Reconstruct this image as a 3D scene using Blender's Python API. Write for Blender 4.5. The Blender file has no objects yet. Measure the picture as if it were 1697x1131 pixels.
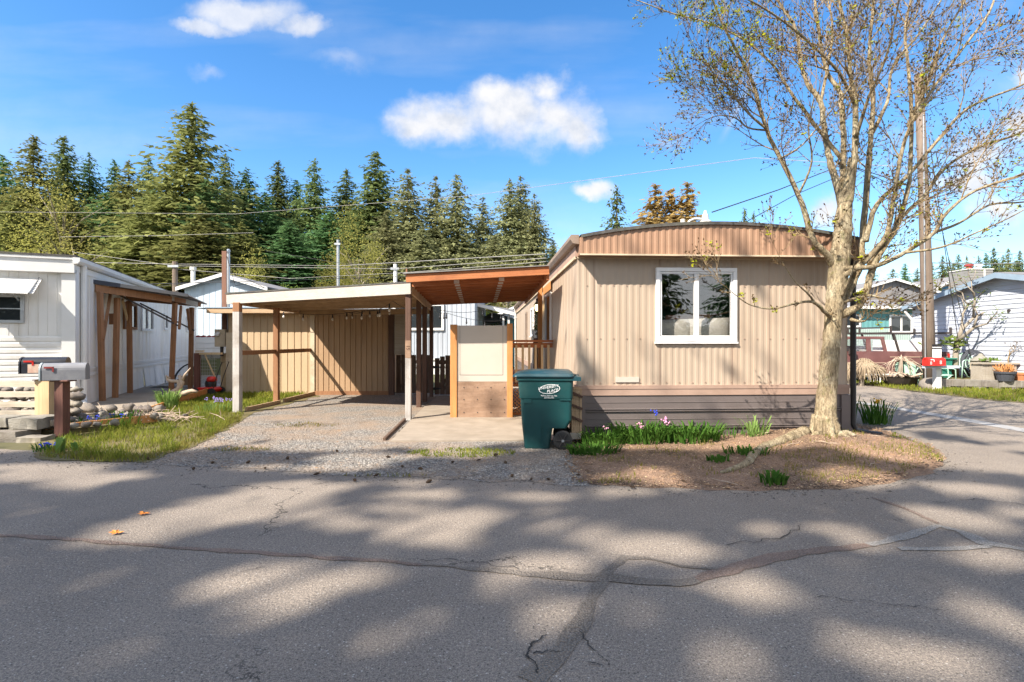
import bpy, bmesh, math, random
from mathutils import Vector, Matrix, noise, geometry
random.seed(7)
R = random.Random(11)
scene = bpy.context.scene
COL = scene.collection
F, CX, CY, H = 850.0, 848.5, 565.5, 1.55
SUN = Vector((.78, .73, -1.0)).normalized()      # direction the light travels

def P(px, py, d):
    return Vector(((px - CX) / F * d, d, H - (py - CY) / F * d))
def G(px, py, z=0.0):                               # point of the level z seen there
    return P(px, py, F * (H - z) / (py - CY))
def lerp(a, b, t): return a + (b - a) * t
def sstep(a, b, x):
    t = max(0., min(1., (x - a) / (b - a))); return t * t * (3 - 2 * t)
def fbm(x, y, z=0., o=3): return noise.fractal(Vector((x, y, z)), 1.0, 2.0, o)

# ------------------------------------------------------------------ objects
WM = {}
def empty(name, label, cat, loc=(0, 0, 0), rz=0.0, group=None):
    o = bpy.data.objects.new(name, None); COL.objects.link(o)
    o.empty_display_size = .2
    o.location = loc; o.rotation_euler = (0, 0, rz)
    WM[o.name] = Matrix.Translation(Vector(loc)) @ Matrix.Rotation(rz, 4, 'Z')
    return tag(o, label, cat, group)
def tag(o, label=None, cat=None, group=None, kind=None):
    if label: o['label'] = label
    if cat: o['category'] = cat
    if group: o['group'] = group
    if kind: o['kind'] = kind
    return o
def kids(o, table):
    return table.get(o.name, [])
CH = {}
def copy_tree(o, parent=None):
    c = o.copy(); COL.objects.link(c)
    if parent:
        c.parent = parent; CH.setdefault(parent.name, []).append(c)
    for ch in CH.get(o.name, []): copy_tree(ch, c)
    return c

class MB:
    def __init__(s, M=None):
        s.v = []; s.f = []; s.fm = []; s.M = M or Matrix(); s.mi = 0
    def add(s, vs, fs):
        n = len(s.v); M = s.M
        s.v.extend(M @ Vector(v) for v in vs)
        for f in fs: s.f.append([i + n for i in f]); s.fm.append(s.mi)
        return s
    def box(s, x0, x1, y0, y1, z0, z1):
        return s.add([(x0,y0,z0),(x1,y0,z0),(x1,y1,z0),(x0,y1,z0),(x0,y0,z1),(x1,y0,z1),(x1,y1,z1),(x0,y1,z1)],
              [(0,3,2,1),(4,5,6,7),(0,1,5,4),(1,2,6,5),(2,3,7,6),(3,0,4,7)])
    def beam(s, p, q, w, h, up=(0, 0, 1)):
        p, q = Vector(p), Vector(q); d = (q - p).normalized(); up = Vector(up)
        if abs(d.dot(up)) > .98: up = Vector((0, 1, 0))
        a = d.cross(up).normalized() * w / 2; b = a.cross(d).normalized() * h / 2
        vs = [p - a - b, p + a - b, p + a + b, p - a + b, q - a - b, q + a - b, q + a + b, q - a + b]
        return s.add(vs, [(0,1,2,3),(7,6,5,4),(0,4,5,1),(1,5,6,2),(2,6,7,3),(3,7,4,0)])
    def tube(s, pts, rads, n=8, cap=True):
        pts = [Vector(p) for p in pts]
        if not isinstance(rads, (list, tuple)): rads = [rads] * len(pts)
        vs = []; fs = []; prev = None
        for i, p in enumerate(pts):
            t = (pts[min(i + 1, len(pts) - 1)] - pts[max(i - 1, 0)])
            t = t.normalized() if t.length > 1e-9 else Vector((0, 0, 1))
            if prev is None:
                a = t.cross(Vector((0, 0, 1)) if abs(t.z) < .9 else Vector((1, 0, 0))).normalized()
            else:
                a = (prev - t * prev.dot(t))
                a = a.normalized() if a.length > 1e-6 else t.orthogonal().normalized()
            prev = a; b = t.cross(a)
            for k in range(n):
                an = 2 * math.pi * k / n
                vs.append(p + (a * math.cos(an) + b * math.sin(an)) * rads[i])
        for i in range(len(pts) - 1):
            for k in range(n):
                k2 = (k + 1) % n
                fs.append((i*n+k, i*n+k2, (i+1)*n+k2, (i+1)*n+k))
        if cap:
            fs.append(tuple(range(n - 1, -1, -1))); m = (len(pts) - 1) * n
            fs.append(tuple(range(m, m + n)))
        return s.add(vs, fs)
    def lathe(s, c, prof, n=16, axis='z', cap=True):
        c = Vector(c); vs = []; fs = []
        for r, z in prof:
            for k in range(n):
                a = 2 * math.pi * k / n; u, w = r * math.cos(a), r * math.sin(a)
                vs.append(c + Vector((u, w, z) if axis == 'z' else ((u, z, w) if axis == 'y' else (z, u, w))))
        for i in range(len(prof) - 1):
            for k in range(n):
                k2 = (k + 1) % n; fs.append((i*n+k, i*n+k2, (i+1)*n+k2, (i+1)*n+k))
        if cap:
            fs.append(tuple(range(n - 1, -1, -1))); m = (len(prof) - 1) * n
            fs.append(tuple(range(m, m + n)))
        return s.add(vs, fs)
    def prism(s, poly, off):
        off = Vector(off); n = len(poly); vs = [Vector(p) for p in poly] + [Vector(p) + off for p in poly]
        fs = [tuple(range(n - 1, -1, -1)), tuple(range(n, 2 * n))]
        fs += [(i, (i + 1) % n, (i + 1) % n + n, i + n) for i in range(n)]
        return s.add(vs, fs)
    def face(s, *pts): return s.add(pts, [tuple(range(len(pts)))])
    def blob(s, c, rx, ry, rz, sub=2, amp=.2, seed=0, freq=1.5):
        bm = bmesh.new(); bmesh.ops.create_icosphere(bm, subdivisions=sub, radius=1)
        vs = []
        for v in bm.verts:
            k = 1 + amp * noise.noise(v.co * freq + Vector((seed * 7.3, seed * 3.1, seed)))
            vs.append(Vector(c) + Vector((v.co.x * rx * k, v.co.y * ry * k, v.co.z * rz * k)))
        fs = [[v.index for v in f.verts] for f in bm.faces]; bm.free()
        return s.add(vs, fs)
    def ribs(s, o, dx, w, z0, z1, pitch, depth, nrm, prof=((0, 0), (.38, 0), (.5, 1), (.88, 1)), x0=0., ztop=None, thick=0.04):
        """wall with vertical ribs; o origin, dx unit run, nrm outward. ribs aligned to x = 0"""
        o, dx, nrm = Vector(o), Vector(dx).normalized(), Vector(nrm).normalized()
        xs = [(x0, 0.)]
        k = math.floor(x0 / pitch)
        while k * pitch < x0 + w:
            for a, d in prof:
                x = (k + a) * pitch
                if x0 < x < x0 + w: xs.append((x, d))
            k += 1
        xs.append((x0 + w, 0.)); vs = []; fs = []
        for x, d in xs:
            b = o + dx * x - nrm * depth * d
            zt = ztop(x) if ztop else z1
            vs += [b + Vector((0, 0, z0)), b + Vector((0, 0, zt))]
        for i in range(len(xs) - 1): fs.append((2*i, 2*i+2, 2*i+3, 2*i+1))
        s.add(vs, fs)
    def laps(s, o, dx, w, z0, z1, pitch, depth, nrm, prof=((0, 1), (.92, .15), (.93, 0)), ends=None):
        """wall with horizontal laps"""
        o, dx, nrm = Vector(o), Vector(dx).normalized(), Vector(nrm).normalized()
        zs = []; k = 0
        while z0 + k * pitch < z1 - 1e-4:
            for a, d in prof:
                z = z0 + (k + a) * pitch
                if z < z1: zs.append((z, d))
            k += 1
        zs.append((z1, prof[-1][1])); vs = []; fs = []
        for z, d in zs:
            a, b = (0., w) if ends is None else ends(z)
            vs += [o + dx * a + nrm * depth * d + Vector((0, 0, z)), o + dx * b + nrm * depth * d + Vector((0, 0, z))]
        for i in range(len(zs) - 1): fs.append((2*i, 2*i+1, 2*i+3, 2*i+2))
        s.add(vs, fs)
    def build(s, name, mats, parent=None, smooth=False, bevel=0., origin=None, label=None, cat=None, group=None, kind=None):
        me = bpy.data.meshes.new(name)
        inv = None
        if parent is not None:
            W = WM.get(parent.name)
            if W is not None: inv = W.inverted()
        elif origin is not None: inv = Matrix.Translation(-Vector(origin))
        vs = [inv @ v for v in s.v] if inv is not None else s.v
        me.from_pydata([tuple(v) for v in vs], [], s.f)
        for m in (mats if isinstance(mats, (list, tuple)) else [mats]): me.materials.append(m)
        me.polygons.foreach_set('material_index', s.fm)
        if smooth: me.polygons.foreach_set('use_smooth', [True] * len(me.polygons))
        me.update()
        o = bpy.data.objects.new(name, me); COL.objects.link(o)
        if parent is not None:
            o.parent = parent; CH.setdefault(parent.name, []).append(o)
            WM[o.name] = WM.get(parent.name, Matrix())
        elif origin is not None:
            o.location = origin; WM[o.name] = Matrix.Translation(Vector(origin))
        else: WM[o.name] = Matrix()
        if bevel:
            b = o.modifiers.new('bevel', 'BEVEL'); b.width = bevel; b.segments = 2; b.limit_method = 'ANGLE'
        return tag(o, label, cat, group, kind)

# ------------------------------------------------------------------ materials
def srgb(r, g, b):
    f = lambda c: (c / 255 / 12.92) if c / 255 <= .04045 else ((c / 255 + .055) / 1.055) ** 2.4
    return (f(r), f(g), f(b), 1)
def N(nt, t, **kw):
    n = nt.nodes.new(t)
    for k, v in kw.items():
        if k == 'ins':
            for kk, vv in v.items():
                if isinstance(vv, bpy.types.NodeSocket): nt.links.new(vv, n.inputs[kk])
                else: n.inputs[kk].default_value = vv
        else: setattr(n, k, v)
    return n
def newmat(name):
    m = bpy.data.materials.new(name); m.use_nodes = True; nt = m.node_tree; m.use_transparent_shadow = True
    return m, nt, nt.nodes['Principled BSDF']
def mathn(nt, op, a, b=None, clamp=False):
    n = nt.nodes.new('ShaderNodeMath'); n.operation = op; n.use_clamp = clamp
    for i, x in enumerate((a, b)):
        if x is None: continue
        if isinstance(x, bpy.types.NodeSocket): nt.links.new(x, n.inputs[i])
        else: n.inputs[i].default_value = x
    return n.outputs[0]
def mixc(nt, fac, a, b, mode='MIX'):
    n = nt.nodes.new('ShaderNodeMix'); n.data_type = 'RGBA'; n.blend_type = mode
    for i, x in ((0, fac), (6, a), (7, b)):
        if isinstance(x, bpy.types.NodeSocket): nt.links.new(x, n.inputs[i])
        else: n.inputs[i].default_value = x
    return n.outputs[2]
def ramp(nt, fac, stops):
    n = nt.nodes.new('ShaderNodeValToRGB'); e = n.color_ramp.elements
    while len(e) < len(stops): e.new(.5)
    for el, (p, c) in zip(e, stops):
        el.position = p; el.color = c if len(c) == 4 else (*c, 1)
    nt.links.new(fac, n.inputs[0]); return n.outputs[0]
def noisen(nt, vec, scale, detail=4, rough=.55, out=0, stretch=None):
    if stretch:
        mp = N(nt, 'ShaderNodeMapping', ins={'Vector': vec}); mp.inputs['Scale'].default_value = stretch; vec = mp.outputs[0]
    n = N(nt, 'ShaderNodeTexNoise', ins={'Vector': vec, 'Scale': scale, 'Detail': detail, 'Roughness': rough})
    return n.outputs[out]
def mat(name, c1, c2=None, rough=.65, scale=3., stretch=None, bump=0., bscale=40., bstretch=None, metal=0., spec=.4,
        grime=None, gscale=.8, gamt=.5, streak=False, rnd=0.):
    """two colours mixed by noise, a second larger patchiness (grime) on top"""
    m, nt, b = newmat(name)
    vec = N(nt, 'ShaderNodeTexCoord').outputs['Object']
    c2 = c2 or tuple(x * .75 for x in c1[:3]) + (1,)
    f = ramp(nt, noisen(nt, vec, scale, 5, .6, stretch=stretch), [(.32, (0, 0, 0)), (.68, (1, 1, 1))])
    col = mixc(nt, f, c1, c2)
    if grime:
        g = ramp(nt, noisen(nt, vec, gscale, 6, .65, stretch=((3, 3, .35) if streak else None)), [(.48, (0, 0, 0)), (.72, (1, 1, 1))])
        col = mixc(nt, mathn(nt, 'MULTIPLY', g, gamt), col, grime)
    if rnd:
        ri = N(nt, 'ShaderNodeObjectInfo').outputs['Random']
        h = N(nt, 'ShaderNodeHueSaturation', ins={'Color': col, 'Value': mathn(nt, 'ADD', mathn(nt, 'MULTIPLY', ri, 2 * rnd), 1 - rnd),
              'Hue': mathn(nt, 'ADD', mathn(nt, 'MULTIPLY', ri, .05), .475)})
        col = h.outputs[0]
    nt.links.new(col, b.inputs['Base Color'])
    b.inputs['Roughness'].default_value = rough; b.inputs['Metallic'].default_value = metal
    b.inputs['Specular IOR Level'].default_value = spec
    if bump:
        bn = noisen(nt, vec, bscale, 3, .6, stretch=bstretch or stretch)
        bu = N(nt, 'ShaderNodeBump', ins={'Height': bn, 'Strength': bump, 'Distance': .02})
        nt.links.new(bu.outputs[0], b.inputs['Normal'])
    return m
def wood(name, c1, c2, axis='z', rough=.75, grime=None, gamt=.5, fine=26, bump=.25):
    st = {'z': (1, 1, .06), 'x': (.06, 1, 1), 'y': (1, .06, 1)}[axis]
    return mat(name, c1, c2, rough=rough, scale=fine, stretch=st, bump=bump, bscale=fine * 2.2, grime=grime, gscale=2.2, gamt=gamt, streak=False)
def glass_mat(name, tint=(.02, .025, .03, 1), see=0.0):
    m, nt, b = newmat(name)
    out = nt.nodes['Material Output']
    lw = N(nt, 'ShaderNodeLayerWeight', ins={'Blend': .5}).outputs['Facing']
    fr = mathn(nt, 'ADD', mathn(nt, 'MULTIPLY', mathn(nt, 'POWER', lw, 4.), .8), .10 if see > 0 else .08)
    gl = N(nt, 'ShaderNodeBsdfGlossy', ins={'Color': (.95, .97, 1, 1), 'Roughness': .012})
    vec = N(nt, 'ShaderNodeTexCoord').outputs['Object']
    bu = N(nt, 'ShaderNodeBump', ins={'Height': noisen(nt, vec, 2.2, 1), 'Strength': .05, 'Distance': .05})
    nt.links.new(bu.outputs[0], gl.inputs['Normal'])
    if see > 0: bk = N(nt, 'ShaderNodeBsdfTransparent', ins={'Color': (see, see, see, 1)})
    else: bk = N(nt, 'ShaderNodeBsdfDiffuse', ins={'Color': tint})
    mx = N(nt, 'ShaderNodeMixShader', ins={0: fr, 1: bk.outputs[0], 2: gl.outputs[0]})
    nt.links.new(mx.outputs[0], out.inputs[0]); nt.nodes.remove(b)
    return m
def leafmat(name, c1, c2, scale=.6, trans=.35, rnd=.0, rough=.7):
    m, nt, b = newmat(name); out = nt.nodes['Material Output']
    vec = N(nt, 'ShaderNodeTexCoord').outputs['Object']
    f = ramp(nt, noisen(nt, vec, scale, 4, .7), [(.35, (0, 0, 0)), (.65, (1, 1, 1))])
    col = mixc(nt, f, c1, c2)
    if rnd:
        ri = N(nt, 'ShaderNodeObjectInfo').outputs['Random']
        col = N(nt, 'ShaderNodeHueSaturation', ins={'Color': col, 'Value': mathn(nt, 'ADD', mathn(nt, 'MULTIPLY', ri, 2 * rnd), 1 - rnd),
              'Hue': mathn(nt, 'ADD', mathn(nt, 'MULTIPLY', ri, .02), .492)}).outputs[0]
    df = N(nt, 'ShaderNodeBsdfDiffuse', ins={'Color': col}); tr = N(nt, 'ShaderNodeBsdfTranslucent', ins={'Color': col})
    mx = N(nt, 'ShaderNodeMixShader', ins={0: trans, 1: df.outputs[0], 2: tr.outputs[0]})
    nt.links.new(mx.outputs[0], out.inputs[0]); nt.nodes.remove(b)
    return m

def asphalt_mat():
    m, nt, b = newmat('asphalt'); vec = N(nt, 'ShaderNodeTexCoord').outputs['Object']
    big = ramp(nt, noisen(nt, vec, .35, 6, .65), [(.3, (.205, .175, .148)), (.5, (.26, .222, .186)), (.72, (.32, .27, .222))])
    st = ramp(nt, noisen(nt, vec, .9, 5, .7, stretch=(.35, 1, 1)), [(.52, (0, 0, 0)), (.75, (1, 1, 1))])
    col = mixc(nt, mathn(nt, 'MULTIPLY', st, .35), big, (.33, .275, .22, 1))
    fine = mathn(nt, 'ADD', mathn(nt, 'MULTIPLY', noisen(nt, vec, 150, 3, .8), .62), mathn(nt, 'MULTIPLY', noisen(nt, vec, 60, 4, .75), .38))
    col = mixc(nt, .95, col, ramp(nt, fine, [(.36, (.22, .22, .22)), (.5, (.85, .85, .85)), (.62, (1.75, 1.72, 1.66))]), 'MULTIPLY')
    vo = N(nt, 'ShaderNodeTexVoronoi', ins={'Vector': vec, 'Scale': 68.0})
    sp = mathn(nt, 'LESS_THAN', vo.outputs['Distance'], .34)
    rr = N(nt, 'ShaderNodeSeparateColor', ins={0: vo.outputs['Color']})
    col = mixc(nt, mathn(nt, 'MULTIPLY', mathn(nt, 'MULTIPLY', sp, mathn(nt, 'GREATER_THAN', rr.outputs[0], .94)), .6), col, (.55, .52, .47, 1))
    col = mixc(nt, mathn(nt, 'MULTIPLY', mathn(nt, 'MULTIPLY', sp, mathn(nt, 'LESS_THAN', rr.outputs[0], .10)), .75), col, (.05, .046, .042, 1))
    ol = ramp(nt, noisen(nt, vec, 1.7, 4, .6), [(.62, (0, 0, 0)), (.72, (1, 1, 1))]); col = mixc(nt, mathn(nt, 'MULTIPLY', ol, .35), col, (.09, .082, .074, 1))
    # hairline cracks
    wv = N(nt, 'ShaderNodeMapping', ins={'Vector': vec})
    ns = N(nt, 'ShaderNodeTexNoise', ins={'Vector': vec, 'Scale': 1.3, 'Detail': 6, 'Roughness': .7})
    ad = N(nt, 'ShaderNodeVectorMath', operation='MULTIPLY_ADD'); nt.links.new(ns.outputs['Color'], ad.inputs[0])
    ad.inputs[1].default_value = (1.1, 1.1, 0); nt.links.new(vec, ad.inputs[2])
    vc = N(nt, 'ShaderNodeTexVoronoi', feature='DISTANCE_TO_EDGE', ins={'Vector': ad.outputs[0], 'Scale': .42})
    line = mathn(nt, 'LESS_THAN', vc.outputs['Distance'], .0035)
    msk = ramp(nt, noisen(nt, vec, .5, 3), [(.50, (0, 0, 0)), (.56, (1, 1, 1))])
    col = mixc(nt, mathn(nt, 'MULTIPLY', mathn(nt, 'MULTIPLY', line, msk), .85), col, (.03, .028, .026, 1))
    nt.links.new(col, b.inputs['Base Color']); b.inputs['Roughness'].default_value = .85; b.inputs['Specular IOR Level'].default_value = .3
    hg = mathn(nt, 'ADD', mathn(nt, 'MULTIPLY', fine, 1.), mathn(nt, 'MULTIPLY', vo.outputs['Distance'], .8))
    bu = N(nt, 'ShaderNodeBump', ins={'Height': hg, 'Strength': .55, 'Distance': .012})
    nt.links.new(bu.outputs[0], b.inputs['Normal'])
    return m
def gravel_mat(name, c1, c2, c3, dirt=(.17, .125, .09, 1), sc=42.0, damt=.5):
    m, nt, b = newmat(name); vec = N(nt, 'ShaderNodeTexCoord').outputs['Object']
    vo = N(nt, 'ShaderNodeTexVoronoi', ins={'Vector': vec, 'Scale': sc, 'Randomness': 1.0})
    rr = N(nt, 'ShaderNodeSeparateColor', ins={0: vo.outputs['Color']})
    col = ramp(nt, rr.outputs[0], [(0, c1), (.5, c2), (1, c3)])
    edge = ramp(nt, vo.outputs['Distance'], [(.25, (1, 1, 1)), (.65, (.35, .33, .3))])
    col = mixc(nt, .8, col, edge, 'MULTIPLY')
    d = ramp(nt, noisen(nt, vec, .7, 6, .7), [(.42, (0, 0, 0)), (.62, (1, 1, 1))])
    fd = noisen(nt, vec, 60, 3, .7)
    dc = mixc(nt, fd, dirt, tuple(x * 1.7 for x in dirt[:3]) + (1,))
    col = mixc(nt, mathn(nt, 'MULTIPLY', d, damt), col, dc)
    nt.links.new(col, b.inputs['Base Color']); b.inputs['Roughness'].default_value = .9
    bu = N(nt, 'ShaderNodeBump', ins={'Height': mathn(nt, 'MULTIPLY', vo.outputs['Distance'], -1.), 'Strength': .8, 'Distance': .02})
    nt.links.new(bu.outputs[0], b.inputs['Normal'])
    return m

M = {}
M['asphalt'] = asphalt_mat()
M['gravel'] = gravel_mat('gravel', (.17, .16, .15), (.28, .265, .245), (.46, .43, .39), dirt=(.20, .145, .10, 1), damt=.8)
M['gravel_dark'] = gravel_mat('gravel_dark', (.10, .095, .09), (.18, .165, .15), (.28, .26, .23), dirt=(.11, .085, .065, 1), damt=.75)
M['mulch'] = gravel_mat('mulch', (.12, .075, .048), (.24, .15, .095), (.42, .30, .20), dirt=(.28, .175, .115, 1), sc=70, damt=.6)
M['soil'] = mat('soil', (.14, .105, .06, 1), (.09, .085, .035, 1), scale=5, bump=.6, bscale=40, rough=.95, grime=(.16, .13, .09, 1), gscale=2)
M['concrete'] = mat('concrete', (.32, .27, .215, 1), (.25, .21, .165, 1), scale=3, bump=.15, bscale=120, rough=.85, grime=(.20, .16, .115, 1), gscale=1.6, gamt=.55)
M['block'] = mat('concrete_block', (.27, .25, .22, 1), (.19, .175, .15, 1), scale=6, bump=.5, bscale=50, rough=.9, grime=(.16, .13, .09, 1), gscale=1.5, rnd=.15)
M['stone'] = mat('river_stone', (.235, .205, .175, 1), (.14, .125, .11, 1), scale=9, bump=.15, bscale=60, rough=.8, rnd=.35, grime=(.3, .24, .17, 1), gscale=4)
M['terrain'] = mat('terrain', (.06, .075, .025, 1), (.10, .09, .04, 1), scale=.8, bump=.5, bscale=6, rough=.95, grime=(.13, .10, .06, 1), gscale=.1)
M['turf'] = mat('turf', (.16, .125, .06, 1), (.11, .105, .035, 1), scale=3.5, bump=.6, bscale=70, rough=.95, grime=(.16, .115, .06, 1), gscale=1.3)
M['siding'] = mat('tan_siding', (.44, .352, .272, 1), (.39, .31, .237, 1), scale=1.2, stretch=(1, 1, .12), rough=.45, spec=.45, grime=(.42, .31, .22, 1), gscale=1.1, gamt=.55, streak=True)
M['siding_trim'] = mat('tan_trim', (.40, .28, .22, 1), (.34, .23, .18, 1), rough=.55, grime=(.22, .15, .11, 1))
M['fascia_brown'] = mat('brown_fascia', (.37, .225, .145, 1), (.31, .18, .115, 1), scale=2, stretch=(1, 1, .15), rough=.5, grime=(.27, .15, .09, 1), gscale=1.2, gamt=.6)
M['gutter'] = mat('gutter_brown', (.30, .23, .18, 1), (.22, .165, .13, 1), rough=.5, grime=(.14, .11, .09, 1))
M['skirt'] = mat('skirting', (.155, .13, .125, 1), (.125, .105, .10, 1), scale=2, stretch=(.3, 1, 1), rough=.5, grime=(.09, .072, .066, 1), gscale=1.3)
M['roofdark'] = mat('dark_roofing', (.11, .105, .10, 1), (.065, .06, .058, 1), scale=14, bump=.4, bscale=90, rough=.9, grime=(.14, .15, .10, 1), gscale=2)
M['white'] = mat('white_paint', (.72, .72, .71, 1), (.66, .66, .65, 1), scale=2, rough=.45)
M['white_siding'] = mat('white_siding', (.78, .77, .75, 1), (.72, .71, .69, 1), scale=1.5, rough=.45, grime=(.55, .50, .42, 1), gscale=.9, gamt=.55, streak=True)
M['white_side'] = mat('white_side_panels', (.80, .79, .77, 1), (.73, .72, .70, 1), scale=1.2, stretch=(1, 1, .2), rough=.45, grime=(.60, .52, .38, 1), gscale=.7, gamt=.6, streak=True)
M['vinyl'] = mat('white_vinyl', (.82, .82, .82, 1), (.76, .76, .77, 1), scale=4, rough=.35, spec=.5)
M['glass'] = glass_mat('window_glass', see=.9)
M['glass_dark'] = glass_mat('dark_glass', tint=(.025, .03, .035, 1))
M['post_brown'] = wood('brown_stained_post', (.33, .165, .08, 1), (.24, .115, .055, 1), grime=(.14, .07, .038, 1))
M['post_dark'] = wood('dark_brown_post', (.12, .065, .045, 1), (.085, .045, .03, 1), grime=(.05, .03, .02, 1))
M['post_gray'] = wood('weathered_grey_paint', (.46, .44, .42, 1), (.36, .34, .32, 1), grime=(.20, .15, .11, 1), gamt=.7)
M['fascia_gray'] = wood('grey_fascia', (.46, .425, .385, 1), (.39, .355, .32, 1), axis='x', grime=(.40, .33, .26, 1), gamt=.4)
M['beam_tan'] = wood('tan_beam', (.48, .34, .21, 1), (.36, .24, .14, 1), axis='x', grime=(.25, .16, .09, 1))
M['soffit'] = wood('soffit_boards', (.52, .38, .25, 1), (.40, .28, .175, 1), axis='x', grime=(.28, .19, .115, 1))
M['orange_x'] = wood('orange_joist', (.46, .17, .065, 1), (.33, .115, .042, 1), axis='x', grime=(.20, .07, .03, 1))
M['orange_z'] = wood('orange_post', (.55, .26, .09, 1), (.43, .19, .062, 1), axis='z', grime=(.28, .12, .04, 1), fine=14)
M['pine'] = wood('raw_pine', (.62, .47, .28, 1), (.50, .36, .2, 1), axis='z', fine=14)
M['slat'] = wood('whitewashed_slat', (.52, .46, .37, 1), (.42, .355, .27, 1), axis='x', grime=(.34, .26, .18, 1))
M['redwood'] = wood('dark_red_post', (.17, .075, .055, 1), (.10, .042, .034, 1), axis='z', grime=(.045, .04, .02, 1), gamt=.8)
M['fence_wood'] = wood('weathered_fence', (.135, .085, .058, 1), (.075, .045, .032, 1), axis='z', grime=(.24, .17, .12, 1), gamt=.5)
M['fence_gray'] = wood('grey_boards', (.40, .36, .30, 1), (.30, .26, .21, 1), axis='x', grime=(.2, .16, .12, 1))
M['plywood'] = mat('plywood', (.36, .24, .165, 1), (.25, .155, .10, 1), scale=5, stretch=(.45, 1, 2.2), rough=.8, grime=(.13, .075, .05, 1), gscale=5, gamt=.55, bump=.2, bscale=50)
M['cream'] = mat('cream_panel', (.50, .455, .395, 1), (.465, .425, .37, 1), scale=2, rough=.5, grime=(.5, .43, .34, 1), gamt=.25)
M['shed'] = mat('shed_tan', (.50, .375, .24, 1), (.44, .325, .20, 1), scale=2, stretch=(1, 1, .2), rough=.75, bump=.2, bscale=70, grime=(.30, .21, .13, 1), gscale=1.1, gamt=.45, streak=True)
M['shed_b'] = mat('shed_brown', (.42, .28, .165, 1), (.36, .235, .135, 1), scale=2, stretch=(1, 1, .2), rough=.75, bump=.2, bscale=70, grime=(.25, .15, .085, 1), gscale=1.1, gamt=.5, streak=True)
M['cream_trim'] = mat('cream_trim', (.58, .49, .36, 1), (.5, .41, .29, 1), scale=4, rough=.7, grime=(.3, .2, .12, 1), gscale=3)
M['bin'] = mat('bin_plastic', (.006, .058, .060, 1), (.005, .045, .048, 1), scale=3, rough=.42, spec=.5, grime=(.05, .085, .075, 1), gscale=2.2, gamt=.35)
M['bin_lid'] = mat('lid_plastic', (.010, .052, .066, 1), (.009, .042, .056, 1), scale=3, rough=.33, spec=.6, grime=(.10, .12, .13, 1), gscale=3, gamt=.35)
M['bluegreen'] = mat('green_tote', (.03, .19, .14, 1), rough=.5)
M['black'] = mat('black_plastic', (.018, .018, .02, 1), (.028, .028, .03, 1), rough=.5)
M['rubber'] = mat('rubber', (.02, .02, .021, 1), (.035, .034, .033, 1), rough=.85)
M['steel'] = mat('galvanised', (.50, .51, .52, 1), (.40, .41, .42, 1), scale=7, rough=.4, metal=.7)
M['mail_gray'] = mat('grey_mailbox_metal', (.20, .205, .225, 1), (.165, .17, .19, 1), scale=5, rough=.6, grime=(.30, .30, .30, 1), gscale=7, gamt=.4)
M['mail_door'] = mat('mail_door_metal', (.45, .52, .54, 1), (.36, .43, .45, 1), scale=5, rough=.45, metal=.2)
M['mail_black'] = mat('black_mailbox', (.018, .019, .024, 1), (.028, .03, .04, 1), scale=5, rough=.25, spec=.6)
M['tan_metal'] = mat('faded_panel', (.55, .40, .30, 1), (.62, .48, .38, 1), scale=14, rough=.6, grime=(.45, .12, .08, 1), gscale=9, gamt=.5)
M['red'] = mat('red_paint', (.62, .03, .02, 1), (.50, .025, .02, 1), rough=.4)
M['red_dull'] = mat('dull_red', (.30, .05, .045, 1), (.22, .03, .03, 1), rough=.6)
M['black_metal'] = mat('dark_metal', (.05, .045, .045, 1), (.075, .06, .055, 1), scale=9, rough=.55, metal=.2)
M['corr'] = mat('corrugated_sheet', (.26, .25, .24, 1), (.20, .19, .18, 1), scale=4, rough=.5, metal=.2, grime=(.24, .19, .15, 1))
M['flash_navy'] = mat('dark_flashing', (.03, .035, .055, 1), rough=.5)
M['bluegray'] = mat('blue_grey_siding', (.47, .55, .63, 1), (.43, .51, .58, 1), scale=1.5, rough=.6, grime=(.36, .40, .44, 1), streak=True, gamt=.5)
M['gray_ribs'] = mat('grey_ribbed_siding', (.40, .44, .50, 1), (.36, .40, .45, 1), scale=1.5, rough=.55, grime=(.30, .31, .34, 1), streak=True, gamt=.5)
M['lap_white'] = mat('pale_blue_laps', (.47, .50, .565, 1), (.44, .47, .535, 1), scale=2, rough=.6, grime=(.40, .43, .48, 1), gamt=.3)
M['teal'] = mat('teal_siding', (.12, .30, .31, 1), (.10, .265, .275, 1), scale=1.5, rough=.65)
M['teal_pale'] = mat('pale_teal_skirt', (.33, .42, .39, 1), (.29, .37, .345, 1), scale=2, rough=.65)
M['blue_gable'] = mat('blue_gable', (.04, .16, .27, 1), (.035, .14, .24, 1), rough=.6)
M['gray_roof'] = mat('grey_shingle', (.22, .215, .22, 1), (.16, .158, .165, 1), scale=12, rough=.9, bump=.3, bscale=30)
M['roof_blue'] = mat('blue_grey_fascia', (.26, .34, .43, 1), (.22, .30, .38, 1), rough=.6)
M['truck'] = mat('faded_maroon', (.17, .075, .072, 1), (.13, .055, .053, 1), scale=2.5, rough=.38, spec=.5, grime=(.24, .15, .135, 1), gscale=1.4, gamt=.5)
M['pole'] = wood('utility_pole_wood', (.215, .165, .13, 1), (.14, .105, .08, 1), axis='z', grime=(.13, .09, .06, 1), fine=22, bump=.4)
M['mast'] = wood('rusty_mast', (.22, .11, .07, 1), (.16, .075, .05, 1), axis='z', grime=(.10, .05, .035, 1))
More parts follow.
